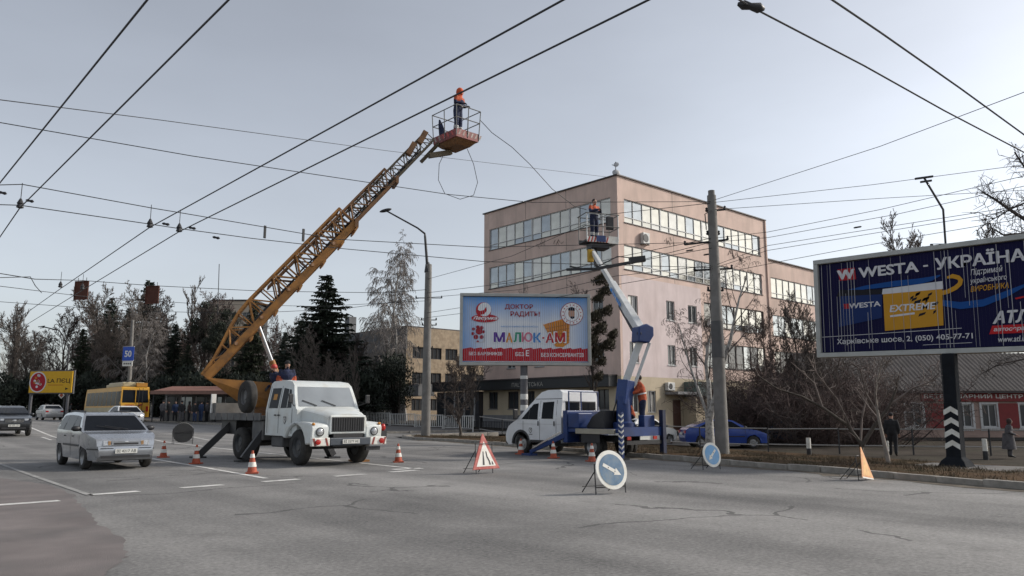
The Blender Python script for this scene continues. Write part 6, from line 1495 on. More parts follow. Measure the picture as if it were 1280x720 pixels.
for i, f in enumerate(right): W(f, "%s wire running right from the concrete pole over the navy billboard" % ["steepest", "second", "third", "fourth", "fifth", "sixth", "lowest", "faint upper"][i], .009, group="wires right of the pole")
W([(905, -12, 7.6), (938, 8, 8.0), (1080, 82, 9.5), (1180, 138, 10.8), (1310, 206, 12.6)], "curving trolley wire with insulator in the top right sky", .012)
W([(1020, -14, 7.2), (1100, 40, 8.2), (1200, 110, 9.7), (1310, 190, 11.5)], "upper curving trolley wire in the top right corner", .012)
W([(600, 150, 29.6), (615, 166, 29.5), (640, 184, 29.3), (662, 205, 29.5), (690, 236, 30), (718, 258, 31.5), (733, 262, 31.6)], "thin loose cable hanging from the orange basket towards the other lift", .014, name="loose_cable", group=None)
lp = [at(558, 186, 29.5), at(549, 205, 29.5), at(548, 225, 29.5), at(556, 242, 29.5), at(575, 249, 29.5), at(592, 244, 29.5), at(597, 228, 29.5), at(592, 205, 29.5), at(584, 186, 29.5)]
wire(lp, "loop of thin cable dangling under the orange boom's basket", .013, "cable_loop", group=None)
# black trolley section insulator bar beside the white boom
SI = thing("section_bar", "long black jointed contact bar strung beneath the grey basket", "wire fitting", (0, 0, 0))
q0, q1, q2 = at(708, 337, 29), at(745, 336, 29), at(800, 326, 28)
MB().bar(q0, q1, .09, .09).bar(q1, q2, .11, .10).build("bar", m_black, SI); MB().bar(q2 - Vector((.35, -.2, 0)), q2 + Vector((.15, -.1, .08)), .2, .22).build("end_clamp", m_black, SI); MB().tube([q1 + Vector((0, 0, .05)), q1.lerp(q2, .5) + Vector((0, 0, .32)), q2 + Vector((0, 0, .08))], .02, 5).build("brace", m_black, SI)
MB().bar(at(712, 333, 29), at(733, 337, 29), .05).build("spur", m_black, SI)
W([(610, 362, 46), (660, 350, 38), (708, 337, 29)], "wire leading left from the black contact bar", .013); W([(800, 326, 28), (845, 318, 27), (890, 310, 26.2)], "wire leading right from the black contact bar to the pole", .012)
for i, (px, py, d) in enumerate(((862, 313, 27), (884, 318, 26.6), (1072, 284, 25))):
    o = MB().tube([(-.14, 0, 0), (-.1, 0, 0), (.1, 0, 0), (.14, 0, 0)], [.01, .03, .03, .01], 6).build("wire_sleeve", m_black, None, 60, loc=at(px, py, d)); o.rotation_euler = (0, R(-10), R(-YAW)); tag(o, "short black sleeve on a wire, " + ["left of the concrete pole", "touching the concrete pole", "in the sky right of the pink building"][i], "wire fitting", "sleeves on the wires")
# ------------------------------------------------------------------ people
def person(label, loc, rz, cols, pose=None, h=1.75, lean=0.0, vox=.024, head=None, group=None, bands=False, name="person", hands=True):
    """body: lofted limbs fused into one skin; clothes by the nearest limb. local +x is where the person faces"""
    J = dict(pelvis=(0, 0, .95), waist=(0, 0, 1.08), chest=(.01, 0, 1.30), neck=(0, 0, 1.47), head=(.02, 0, 1.63),
             shl=(0, .19, 1.41), shr=(0, -.19, 1.41), ell=(-.03, .25, 1.13), elr=(-.03, -.25, 1.13), hal=(.1, .24, .90), har=(.1, -.24, .90),
             hil=(0, .095, .92), hir=(0, -.095, .92), knl=(.03, .11, .50), knr=(.03, -.11, .50), anl=(0, .12, .09), anr=(0, -.12, .09), tol=(.17, .14, .04), tor=(.17, -.14, .04))
    J = {k: Vector(v) for k, v in J.items()}
    if lean:
        for k in ("waist", "chest", "neck", "head", "shl", "shr", "ell", "elr", "hal", "har"):
            J[k] = Vector((0, 0, .95)) + Matrix.Rotation(lean, 3, 'Y') @ (J[k] - Vector((0, 0, .95)))
    if pose:
        for k, v in pose.items(): J[k] = Vector(v)
    sc = h / 1.75
    mb = MB()
    def ring(c, d, rx, ry, n=12):
        d = d.normalized(); b = Vector((0, 1, 0)); b = (b - d * b.dot(d)).normalized(); a = b.cross(d)
        return [c + a * rx * math.cos(2 * math.pi * k / n) + b * ry * math.sin(2 * math.pi * k / n) for k in range(n)]
    sp_ = [J["pelvis"] - (J["waist"] - J["pelvis"]).normalized() * .08, J["pelvis"], J["waist"], J["chest"], J["neck"] - (J["neck"] - J["chest"]) * .25, J["neck"], J["head"] - (J["head"] - J["neck"]) * .3]
    rad = [(.11, .15), (.15, .195), (.15, .19), (.165, .225), (.12, .19), (.07, .072), (.055, .058)]
    mb.loft([ring(p, (sp_[min(i + 1, 6)] - sp_[max(i - 1, 0)]), *rad[i]) for i, p in enumerate(sp_)])
    hd = (J["head"] - J["neck"]).normalized()
    mb.ell(J["head"], (.098, .078, .118), 12, 9); mb.ell(J["head"] + Vector((.098, 0, -.015)), (.022, .016, .025), 6, 5); mb.ell(J["head"] + Vector((.055, 0, -.075)), (.045, .05, .045), 8, 6)
    for s in (-1, 1): mb.ell(J["head"] + Vector((0, s * .08, -.01)), (.022, .014, .032), 6, 5)
    for s in "lr":
        mb.tube([J["chest"].lerp(J["sh" + s], .6), J["sh" + s], J["sh" + s].lerp(J["el" + s], .4), J["el" + s], J["el" + s].lerp(J["ha" + s], .45), J["ha" + s]], [.09, .09, .08, .068, .062, .042], 10)
        mb.tube([J["hi" + s] + Vector((0, 0, .03)), J["hi" + s].lerp(J["kn" + s], .35), J["kn" + s], J["kn" + s].lerp(J["an" + s], .35), J["an" + s]], [.115, .11, .085, .082, .066], 10)
        mb.tube([J["an" + s] + Vector((-.05, 0, -.03)), J["an" + s].lerp(J["to" + s], .5) + Vector((0, 0, .0)), J["to" + s], J["to" + s] + (J["to" + s] - J["an" + s]).normalized() * .05], [.045, .05, .042, .022], 8)
    me = mb.mesh("body")
    ob = bpy.data.objects.new("body", me); COL.objects.link(ob)
    rmo = ob.modifiers.new("r", 'REMESH'); rmo.mode = 'VOXEL'; rmo.voxel_size = vox
    smo = ob.modifiers.new("s", 'SMOOTH'); smo.iterations = 3; smo.factor = .5
    dg = bpy.context.evaluated_depsgraph_get(); dg.update()
    m2 = bpy.data.meshes.new_from_object(ob.evaluated_get(dg)); bpy.data.objects.remove(ob)
    m2.name = "body"
    segs = [("trousers", "pelvis", "waist")] if False else []
    seg = [("jacket", J["pelvis"], J["waist"]), ("jacket", J["waist"], J["chest"]), ("yoke", J["chest"].lerp(J["neck"], .35), J["neck"].lerp(J["chest"], .2)), ("skin", J["neck"].lerp(J["head"], .25), J["head"] + Vector((0, 0, .1)))]
    for s in "lr":
        seg += [("yoke", J["sh" + s], J["sh" + s].lerp(J["el" + s], .25)), ("sleeve", J["sh" + s].lerp(J["el" + s], .3), J["el" + s]), ("sleeve", J["el" + s], J["ha" + s]), ("trousers", J["hi" + s] - Vector((0, 0, .06)), J["kn" + s]), ("trousers", J["kn" + s], J["an" + s].lerp(J["kn" + s], .12)), ("boots", J["an" + s] - Vector((0, 0, .03)), J["to" + s])]
    names = ["jacket", "yoke", "sleeve", "trousers", "boots", "skin"]
    m2.materials.clear()
    for n_ in names: m2.materials.append(cols.get(n_) or cols.get("jacket"))
    n = len(m2.polygons); cen = np.empty(n * 3); m2.polygons.foreach_get("center", cen); cen = cen.reshape(-1, 3)
    best = np.full(n, 1e9); idx = np.zeros(n, dtype=np.int32)
    for nm_, a, b in seg:
        a = np.array(a); b = np.array(b); ab = b - a; t = np.clip(((cen - a) @ ab) / max(ab @ ab, 1e-9), 0, 1)
        d = np.linalg.norm(cen - (a + t[:, None] * ab), axis=1)
        if nm_ in ("jacket", "yoke"): d = d * .62
        m_ = d < best; best[m_] = d[m_]; idx[m_] = names.index(nm_)
    m2.polygons.foreach_set("material_index", idx); m2.polygons.foreach_set("use_smooth", [True] * n)
    o = thing(name, label, "person", loc, rz, group); o.scale = (sc, sc, sc)
    bo_ = bpy.data.objects.new("body", m2); COL.objects.link(bo_); bo_.parent = o
    H_ = J["head"]
    kind, hm = head or ("hair", m_hair)
    g = MB()
    if kind == "hood":
        g.ell(H_ + Vector((-.035, 0, .015)), (.14, .13, .165), 14, 10); g.tube([H_ + Vector((-.06, 0, -.09)), J["neck"] + Vector((-.03, 0, -.03))], [.11, .13], 12)
    elif kind == "cap":
        g.ell(H_ + Vector((-.012, 0, .05)), (.112, .095, .09), 12, 8); g.ell(H_ + Vector((.10, 0, .045)), (.06, .06, .014), 10, 5)
    elif kind == "hat":
        g.ell(H_ + Vector((-.01, 0, .045)), (.118, .102, .10), 12, 8); g.tube([H_ + Vector((-.005, 0, .0)), H_ + Vector((-.005, 0, .045))], [.115, .118], 12)
    elif kind == "scarf":
        g.ell(H_ + Vector((-.025, 0, .015)), (.115, .105, .135), 12, 8); g.ell(J["neck"] + Vector((0, 0, .03)), (.1, .1, .05), 10, 6)
    else:
        g.ell(H_ + Vector((-.025, 0, .035)), (.1, .088, .105), 12, 8)
    g.build({"hood": "hood", "cap": "cap", "hat": "hat", "scarf": "headscarf"}.get(kind, "hair"), hm, o, 60)
    for s in (-1, 1): MB().ell(H_ + Vector((.089, s * .034, .012)), (.010, .013, .009), 6, 5).build("eye", m_black, o, 60)
    if hands:
        for s in "lr":
            p, e_ = J["ha" + s], J["el" + s]; d = (p - e_).normalized(); sg = 1 if s == "l" else -1
            side = Vector((0, 0, 1)).cross(d); side = side.normalized() if side.length > .1 else Vector((0, 1, 0)); nrm = d.cross(side)
            hb = MB(); hb.loft([[p + d * u + side * a * w + nrm * b * .018 for a, b in ((-1, -1), (1, -1), (1, 1), (-1, 1))] for u, w in ((-.01, .026), (.04, .042), (.085, .04))])
            for k, (of_, ln) in enumerate(((-.033, .062), (-.011, .075), (.011, .07), (.033, .055))):
                b0 = p + d * .08 + side * of_; hb.tube([b0, b0 + d * ln * .5 - nrm * .008, b0 + d * ln * .85 - nrm * .03, b0 + d * ln * .8 - nrm * .052], [.010, .0098, .009, .007], 6)
            t0 = p + d * .025 - side * sg * .035; hb.tube([t0, t0 + d * .03 - side * sg * .03, t0 + d * .065 - side * sg * .035 - nrm * .015], [.012, .011, .008], 6)
            hb.build("hand", cols.get("hands") or m_skin, o, 60)
    if bands:
        for s in "lr":
            for f in (.35, .5):
                a, b = J["kn" + s].lerp(J["an" + s], f), J["kn" + s].lerp(J["an" + s], f + .1); MB().tube([a, b], [.094, .09], 12, False).build("reflective_band", m_refl, o, 60)
        MB().loft([ring(J["waist"].lerp(J["chest"], f), J["chest"] - J["waist"], .168, .215) for f in (.1, .3)], False).build("reflective_band", m_refl, o, 60)
    return o
m_orange_hood = mat("orange_hood", (.52, .09, .03), .9, 0, .2, 14); m_dark = mat("dark_cloth", (.02, .02, .022), .95, 0, .3, 10); m_greyc = mat("grey_cloth", (.09, .085, .09), .95, 0, .3, 8); m_brownc = mat("brown_cloth", (.06, .04, .035), .95, 0, .3, 8); m_bluec = mat("blue_cloth", (.03, .05, .11), .95, 0, .3, 8)
work = dict(jacket=m_navy, yoke=m_orange_cloth, sleeve=m_navy, trousers=m_navy, boots=m_boot, skin=m_skin, hands=m_glove)
vest = dict(jacket=m_orange_cloth, yoke=m_orange_cloth, sleeve=m_navy, trousers=m_navy, boots=m_boot, skin=m_skin)
facing = lambda yaw: R(-YAW + yaw)                         # 0 = to the right of the picture, 90 = away
person("worker in navy overalls and orange hood standing in the orange boom's basket", (bp0.x + .07, bp0.y, bz + .265), facing(-32), work, dict(ell=(.06, .24, 1.16), elr=(.06, -.24, 1.16), hal=(.30, .16, 1.10), har=(.32, -.12, 1.12)), 1.86, .14, head=("hood", m_orange_hood), bands=True)
bag = MB().tube([(0, 0, 0), (-.12, 0, .32), (-.2, 0, .62), (-.22, .05, .85)], [.11, .13, .09, .03], 10).build("rope_bundle", m_navy, None, 50, loc=(bp0.x - .3, bp0.y + .3, bz + .01)); tag(bag, "dark rolled coil bundle leaning in the orange boom's basket", "bundle")
person("worker in navy and orange jacket standing in the grey lift basket", (pb2.x - .1, pb2.y + .05, pb2.z), facing(-55), work, dict(ell=(.10, .27, 1.18), elr=(.10, -.27, 1.18), hal=(.30, .10, 1.22), har=(.30, -.06, 1.25)), 1.80, .05, head=("hair", m_hair), bands=True)
wr = hs(804, 530, 16.15)
person("worker in orange jacket and navy trousers reaching to the van's boom controls", (wr.x, wr.y, .925), facing(178), dict(jacket=m_orange_cloth, yoke=m_orange_cloth, sleeve=m_orange_cloth, trousers=m_navy, boots=m_boot, skin=m_skin, hands=m_glove), dict(ell=(.22, .22, 1.18), elr=(.24, -.22, 1.2), hal=(.48, .16, 1.10), har=(.50, -.14, 1.12)), 1.74, .16, bands=True)
wr2 = hs(789, 528, 16.75)
person("worker in orange vest crouching on the blue platform", (wr2.x, wr2.y, .925), facing(200), vest, dict(pelvis=(0, 0, .38), waist=(.06, 0, .52), chest=(.16, 0, .72), neck=(.22, 0, .88), head=(.27, 0, 1.02), shl=(.18, .19, .83), shr=(.18, -.19, .83), ell=(.32, .24, .62), elr=(.32, -.24, .62), hal=(.48, .14, .5), har=(.48, -.14, .5), hil=(0, .1, .38), hir=(0, -.1, .38), knl=(.40, .15, .50), knr=(.38, -.15, .50), anl=(.12, .14, .09), anr=(.1, -.14, .09), tol=(.29, .16, .04), tor=(.27, -.16, .04)), 1.75, head=("cap", m_dark))
w1 = at(357, 490, 24.9)
person("worker in navy and orange with dark cap standing behind the lorry's cab", (w1.x, w1.y, 1.345), facing(-60), dict(work, yoke=m_navy, sleeve=m_orange_cloth), dict(hal=(.28, .2, 1.05), har=(.25, -.2, 1.02), ell=(.02, .27, 1.12), elr=(.02, -.27, 1.12)), 1.74, .12, head=("cap", m_dark), bands=True)
w2 = at(347, 492, 25.3)
person("worker in red helmet stooping beside the other man behind the lorry's cab", (w2.x, w2.y, 1.345), facing(-120), dict(work, yoke=m_navy), dict(hal=(.35, .15, .95), har=(.33, -.15, .92)), 1.66, .30, head=("hat", m_red))
pm = at(1113, 515, 31.2)
person("man in black with a flat cap walking behind the railing", (pm.x, pm.y, zv(pm.x, pm.y) - .0), facing(60), dict(jacket=m_dark, trousers=m_dark, boots=m_boot, skin=m_skin), dict(anl=(.16, .11, .09), tol=(.33, .13, .04), anr=(-.18, -.11, .12), tor=(-.02, -.12, .04), knr=(-.02, -.11, .5), knl=(.12, .11, .5)), 1.70, .05, .03, head=("cap", m_dark))
pw = at(1257, 515, 30.2)
person("stooped woman in grey coat and headscarf leaning by the railing", (pw.x, pw.y, zv(pw.x, pw.y)), facing(-20), dict(jacket=m_greyc, trousers=m_greyc, boots=m_boot, skin=m_skin), dict(hal=(.30, .16, 1.05), har=(.30, -.12, 1.02)), 1.48, .15, .03, head=("scarf", m_brownc))
# long coat of the stooped woman
ct = MB().loft([[Vector((pw.x, pw.y, zv(pw.x, pw.y))) + Vector((r_ * math.cos(2 * math.pi * k / 14), r_ * .9 * math.sin(2 * math.pi * k / 14), z)) for k in range(14)] for r_, z in ((.19, .92), (.24, .6), (.27, .32))])
co = ct.build("coat_skirt", m_greyc, None, 60); co.parent = bpy.data.objects[[o.name for o in bpy.data.objects if o.get("label", "").startswith("stooped woman")][0]]
co.matrix_parent_inverse = (Matrix.Translation(Vector((pw.x, pw.y, zv(pw.x, pw.y)))) @ Matrix.Rotation(facing(-20), 4, 'Z') @ Matrix.Scale(1.48 / 1.75, 4)).inverted()
crowd = [(203, 64.5, 70, m_greyc, m_dark, "hat", "first person from the left waiting at the shelter"), (211, 64.8, 200, m_dark, m_dark, "cap", "second person from the left at the shelter, in black"), (219, 65.2, -60, m_bluec, m_dark, "hair", "third person from the left at the shelter"), (227, 64.6, 120, m_dark, m_greyc, "hat", "person in dark jacket and grey trousers at the shelter's middle"), (236, 65.4, 10, m_brownc, m_dark, "scarf", "person in brown coat at the shelter's middle"), (244, 64.4, 250, m_dark, m_bluec, "cap", "tall person in dark coat right of the shelter's middle"), (251, 65.0, 60, m_bluec, m_bluec, "hair", "person in blue jacket at the shelter, beside the tall one"), (259, 65.6, 170, m_greyc, m_dark, "hat", "second person from the right at the shelter"), (267, 64.8, -20, m_dark, m_dark, "cap", "rightmost person at the shelter, by the lorry bed")]
for px, d, yw, mj, mt, hk, lb in crowd:
    q = at(px, 515, d); person(lb, (q.x, q.y, rise(q.y) + .11), facing(yw), dict(jacket=mj, trousers=mt, boots=m_boot, skin=m_skin), None, random.uniform(1.62, 1.8), .04, .04, (hk, m_dark if hk != "hair" else m_hair), "people waiting at the shelter", hands=True)
for px, d, mj, lb in ((58, 98, m_bluec, "person in blue standing under the yellow billboard, leftmost"), (66, 99, m_dark, "person in black under the yellow billboard, second from left"), (88, 97, m_greyc, "person in grey right of the far lamp pole"), (97, 98, m_dark, "person in dark clothes left of the trolleybus")):
    q = at(px, 515, d); person(lb, (q.x, q.y, zg(q.x, q.y) + .12), facing(random.uniform(0, 360)), dict(jacket=mj, trousers=m_dark, boots=m_boot, skin=m_skin), None, random.uniform(1.6, 1.8), .03, .045, ("hat", m_dark), "people far up the street", hands=True)
# ------------------------------------------------------------------ trees and shrubs
def grow(seed, h, r0, levels=4, spread=.75, up=.25, droop=0.0, first=.28, kids=(9, 6, 5, 4), lens=(.42, .5, .5, .5), rmin=.011, fork=False, wob=.12, thin=.52):
    """bare tree: returns trunk and crown builders (tapered tubes)"""
    rs = random.Random(seed); tr, cr = MB(), MB()
    def axis(p, d, L_, r, lev):
        n = 7 if lev == 0 else (5, 5, 4, 3, 2)[min(lev, 4)]
        pts = [p.copy()]; rr = [r]; dd = d.normalized()
        for k in range(n):
            dd = (dd + Vector((rs.gauss(0, wob), rs.gauss(0, wob), rs.gauss(0, wob * .6) + (up * .12 if lev else .05) - (droop * (.10 + .16 * lev) if lev > 1 else 0)))).normalized()
            pts.append(pts[-1] + dd * L_ / n); rr.append(max(rmin, r * (1 - .82 * (k + 1) / n)))
        (tr if lev == 0 else cr).tube(pts, rr, 9 if lev == 0 else (5 if lev == 1 else 3), cap=lev == 0)
        if lev >= levels: return
        nk = kids[min(lev, len(kids) - 1)]
        f0 = first if lev == 0 else .22
        for i in range(nk):
            f = f0 + (1 - f0) * (i + rs.random() * .8) / nk; x = min(f, .985) * n; j = int(x); q = pts[j].lerp(pts[j + 1], x - j); t = (pts[j + 1] - pts[j]).normalized()
            a, b = frame_from(t); an = i * 2.4 + rs.uniform(-.5, .5); sp = spread * rs.uniform(.7, 1.25)
            nd = (t + (a * math.cos(an) + b * math.sin(an)) * sp * 1.15 + Vector((0, 0, up if lev < 2 else up * .4))).normalized()
            ll = L_ * lens[min(lev, len(lens) - 1)] * rs.uniform(.65, 1.15) * (1.15 - .55 * f if lev == 0 else 1 - .35 * f)
            axis(q, nd, ll, max(rmin, rr[j] * thin), lev + 1)
    axis(Vector((0, 0, -.15)), Vector((rs.gauss(0, .04), rs.gauss(0, .04), 1)), h * (.93 if not fork else .8), r0, 0)
    return tr, cr
m_bark = mat("bark_grey_brown", (.075, .063, .053), .95, 0, .3, 6, .5, 30); m_twig = mat("twig_grey_brown", (.115, .096, .083), .95, 0, .3, 1.0)
m_twigdk = mat("twig_dark", (.07, .056, .05), .95, 0, .3, 1.0); m_twigred = mat("twig_reddish", (.10, .07, .062), .95, 0, .3, 1.0); m_barkdk = mat("bark_dark", (.04, .034, .03), .95, 0, .3, 6)
m_birch = mat("birch_bark", (.40, .385, .36), .8, 0, .12, 6, dirt=(.04, .035, .03), dirt_amt=1.0, dirt_scale=9); m_birchtw = mat("birch_twig", (.20, .18, .165), .9, 0, .3, 2)
TREE_SRC = {}
def proto(key, tr, cr, mt, mc):
    TREE_SRC[key] = (tr.mesh("trunk", True, 60), cr.mesh("crown", False)); TREE_SRC[key][0].materials.append(mt); TREE_SRC[key][1].materials.append(mc)
def plant(key, loc, rz, scale, label, group=None, name="bare_tree", cat="tree"):
    o = thing(name, label, cat, tuple(loc), rz, group); o.scale = scale if hasattr(scale, "__len__") else (scale,) * 3
    for n_, me_ in zip(("trunk", "crown"), TREE_SRC[key]):
        q = bpy.data.objects.new(n_, me_); COL.objects.link(q); q.parent = o
    return o
# prototypes, 14 m tall
for i in range(4): proto("bare%d" % i, *grow(20 + i, 14, .24, 4, .62 + .06 * i, .30, .05, .16, (15, 9, 7, 5), (.45, .5, .5, .55), .021), m_bark, (m_twig, m_twigdk, m_twig, m_twigred)[i])
for i in range(2): proto("poplar%d" % i, *grow(40 + i, 16, .22, 4, .24, .55, 0, .12, (22, 9, 6, 4), (.32, .5, .5, .5), .018), m_bark, m_twig)
proto("birch", *grow(52, 13, .17, 4, .55, .25, .9, .25, (14, 9, 7, 5), (.36, .55, .6, .6), .012), m_birch, m_birchtw)
proto("birchb", *grow(57, 13, .15, 4, .5, .28, .9, .3, (13, 9, 7, 5), (.34, .55, .6, .6), .012), m_birch, m_birchtw)
# conifers: whorls of drooping limbs carrying needle sprays
m_needle = mat("needle_dark_green", (.024, .034, .022), .9, 0, .5, 2.5); m_needle2 = mat("needle_green", (.032, .042, .024), .9, 0, .5, 2.0)
def conifer(seed, h, rb, m, droop=.35, dens=1.0, bare=.08, pw=.9):
    rs = random.Random(seed); tr, cr = MB(), MB()
    tr.tube([(0, 0, -.2), (0, 0, h * .5), (0, 0, h)], [h * .016, h * .009, .02], 8)
    z = h * bare
    while z < h * .99:
        f = (z / h - bare) / (1 - bare); L_ = rb * (1 - f) ** pw + .15
        nb = 5 if f < .8 else 4
        for k in range(nb):
            if rs.random() < .10: continue
            zz = z + rs.uniform(-.25, .25); an = 6.283 * (k + rs.random() * 1.6) / nb; ll = L_ * rs.uniform(.68, 1.16); d = Vector((math.cos(an), math.sin(an), 0)); sd = Vector((-d.y, d.x, 0))
            tip = lambda u: Vector((0, 0, zz)) + d * ll * u + Vector((0, 0, ll * (-droop * u * (1.3 - .7 * u) * (1 - .6 * f) + .25 * f * u)))
            tr.tube([tip(0), tip(.5), tip(1)], [.03, .02, .008], 3, False)
            m_ = max(4, int(ll * 7 * dens))
            for j in range(m_):
                u = (j + rs.random()) / m_ * .95 + .08
                for s in (-1, 1):
                    w = .40 * (1.15 - .6 * u) * min(1.4, .5 + ll * .3) * rs.uniform(.6, 1.3); b = tip(u); e = b + sd * s * w + d * w * .7 + Vector((rs.gauss(0, .04), rs.gauss(0, .04), rs.uniform(-.22, .02)))
                    pz = Vector((0, 0, .07 + .04 * rs.random())); q = d * .09
                    cr.add([b - q, b + q, e + pz * .3, e - pz], [(0, 1, 2), (0, 2, 3)])
                if rs.random() < .5:
                    b = tip(u); cr.add([b + sd * .09, b - sd * .09, b + Vector((rs.gauss(0, .06), rs.gauss(0, .06), -rs.uniform(.2, .6)))], [(0, 1, 2)])
        z += h * .011 * rs.uniform(.7, 1.4) + .05
    return tr, cr
proto("spruceA", *conifer(3, 15, 3.6, m_needle, .4, 1.3), m_barkdk, m_needle); proto("spruceB", *conifer(4, 15, 3.0, m_needle, .35, 1.1), m_barkdk, m_needle); proto("spruceC", *conifer(6, 13, 2.2, m_needle2, .3, 1.1), m_barkdk, m_needle2)
# round evergreen shrubs and pines: leaf clumps through the volume
def clump_crown(seed, R_, n, leaf, m, squash=(1, 1, 1), lobes=14):
    rs = random.Random(seed); cr, tr = MB(), MB(); cs = []
    for k in range(lobes):
        v = Vector((rs.gauss(0, 1), rs.gauss(0, 1), rs.gauss(0, 1))).normalized() * R_ * rs.uniform(.3, .78); cs.append((Vector((v.x * squash[0], v.y * squash[1], v.z * squash[2])), R_ * rs.uniform(.26, .46)))
    for k in range(n):
        c, r = rs.choice(cs); d = Vector((rs.gauss(0, 1), rs.gauss(0, 1), rs.gauss(0, 1))).normalized(); p = c + d * r * rs.uniform(.55, 1.05)
        a, b = frame_from(d + Vector((rs.gauss(0, .5), rs.gauss(0, .5), rs.gauss(0, .5)))); l = leaf * rs.uniform(.6, 1.4)
        cr.add([p - a * l * .35, p + a * l * .35, p + b * l + d * l * .3], [(0, 1, 2)])
    for c, r in cs: tr.tube([(0, 0, -R_ * squash[2] - .6), c * .4, c], [.10, .06, .03], 4, False)
    return tr, cr
def evergreen(key, seed, R_, n, leaf, m, squash, lobes=14):
    tr, cr = clump_crown(seed, R_, n, leaf, m, squash, lobes)
    off = R_ * squash[2] * 1.02
    tr.v = [(x, y, z + off) for x, y, z in tr.v]; cr.v = [(x, y, z + off) for x, y, z in cr.v]
    proto(key, tr, cr, m_barkdk, m)
m_yew = mat("yew_dark", (.02, .027, .018), .9, 0, .5, 2); m_pine = mat("pine_dark", (.028, .034, .022), .9, 0, .5, 1)
evergreen("yew", 11, 3.3, 9000, .17, m_yew, (1, 1, .95), 18); evergreen("hedge", 12, 3.0, 6000, .3, m_yew, (1.3, 1.3, .8), 16)
# pine: tall bare trunk with rounded top
tr, cr = clump_crown(15, 2.6, 5000, .26, m_pine, (1.1, 1.1, 1.2), 13); cr.v = [(x, y, z + 11) for x, y, z in cr.v]; tr.v = [(x, y, z + 11) for x, y, z in tr.v]; tr.tube([(0, 0, -.2), (.1, 0, 6), (0, 0, 11)], [.2, .15, .1], 8); proto("pine", tr, cr, m_barkdk, m_pine)
# dense thicket
def thicket(seed, h, n, spread, rmin=.006):
    rs = random.Random(seed); tr, cr = MB(), MB()
    for k in range(n):
        b = Vector((rs.gauss(0, spread * .35), rs.gauss(0, spread * .35), -.1)); d = Vector((b.x * .35 + rs.gauss(0, .3), b.y * .35 + rs.gauss(0, .3), 1.0)).normalized()
        p = b; pts = [p]; L_ = h * rs.uniform(.6, 1.1)
        for j in range(5): d = (d + Vector((rs.gauss(0, .17), rs.gauss(0, .17), rs.gauss(0, .1)))).normalized(); p = p + d * L_ / 5; pts.append(p)
        (tr if k < 6 else cr).tube(pts, [.032, .025, .018, .013, .009, rmin], 4, False)
        for j in range(1, 6):
            for i in range(5):
                q = pts[j - 1].lerp(pts[j], rs.random()); e = Vector((rs.gauss(0, 1), rs.gauss(0, 1), rs.gauss(.25, .7))).normalized() * rs.uniform(.4, 1.1); mid = q + e * .5 + Vector((rs.gauss(0, .08), rs.gauss(0, .08), rs.gauss(0, .08)))
                cr.tube([q, mid, q + e], [.010, .008, rmin], 3, False)
                for z_ in range(4):
                    w = q + e * rs.uniform(.3, 1); cr.tube([w, w + Vector((rs.gauss(0, .22), rs.gauss(0, .22), rs.gauss(.1, .25)))], [.007, rmin * .8], 3, False)
    return tr, cr
proto("thicketA", *thicket(31, 4.2, 75, 4.0), m_barkdk, m_twigred); proto("thicketB", *thicket(32, 3.4, 70, 3.6), m_barkdk, m_twigdk)

def tall(px, ytop, d, H_): b = spot(px, d); return b, (at(px, ytop, d).z - b.z) / H_
# left background wood: individual trees
W_ = [("poplar0", 8, 392, 108, "slender bare poplar at the far left edge"), ("poplar1", 20, 400, 118, "second bare poplar from the left edge"), ("bare0", 45, 398, 112, "grey bare tree above the yellow billboard's left end"), ("bare1", 72, 402, 120, "bare tree behind the far lamp pole"), ("bare2", 98, 398, 110, "bare tree below the left rusty backplate"), ("bare3", 122, 384, 118, "reddish bare tree between the two dark spruces"),
      ("bare0", 142, 378, 104, "bare tree left of the blue 50 sign"), ("birch", 163, 392, 98, "pale birch directly behind the blue 50 sign"), ("bare1", 186, 380, 106, "tall bare tree under the right rusty backplate"), ("bare2", 206, 374, 100, "bare grey tree right of the blue 50 sign"), ("poplar0", 226, 368, 112, "narrow bare poplar left of the aerial rod"), ("bare3", 240, 384, 106, "reddish bare tree beside the dark pine"), ("birchb", 190, 405, 92, "birch with forked pale trunk above the trolleybus roof"), ("bare1", 262, 392, 98, "bare tree behind the orange boom's heel"),
      ("bare0", 292, 398, 95, "bare tree just right of the boom's heel"), ("bare2", 330, 402, 90, "bare tree behind the lorry's cab"), ("bare3", 356, 410, 84, "reddish bare tree left of the big spruce"), ("bare2", 418, 425, 62, "small bare tree left of the round yew"), ("bare1", 440, 432, 66, "thin bare tree behind the lorry's bonnet"), ("poplar1", 448, 445, 58, "young bare tree beside the white barrier")]
for i, (k, px, yt, d, lb) in enumerate(W_):
    b, sc = tall(px, yt, d, 16 if "poplar" in k else 14 if "bare" in k else 13); w = sc * random.uniform(.9, 1.1); plant(k, b, i * 1.7, (w, w, sc * 1.02), lb, "bare trees of the wood on the left")
extra = [("bare1", 30, 425, 128), ("bare2", 60, 430, 130), ("bare0", 88, 420, 126), ("bare3", 110, 415, 128), ("bare1", 132, 410, 124), ("bare2", 156, 415, 122), ("bare0", 178, 412, 120), ("bare3", 202, 410, 118), ("bare1", 222, 412, 116), ("bare2", 250, 415, 114), ("bare0", 276, 420, 112), ("bare3", 310, 425, 105), ("bare1", 345, 430, 100)]
marks = ["far left poplars", "yellow billboard", "far lamp pole", "left rusty backplate", "left dark spruce", "trolleybus front", "blue 50 sign", "right rusty backplate", "trolleybus rear", "dark pines", "orange boom's heel", "boom lattice", "lorry's cab roof"]
for i, (k, px, yt, d) in enumerate(extra):
    b, sc = tall(px, yt, d, 14); plant(k, b, i * 2.3 + .5, (sc * 1.25, sc * 1.25, sc), "shorter back-row bare tree in line with the " + marks[i], "back row of the left wood")
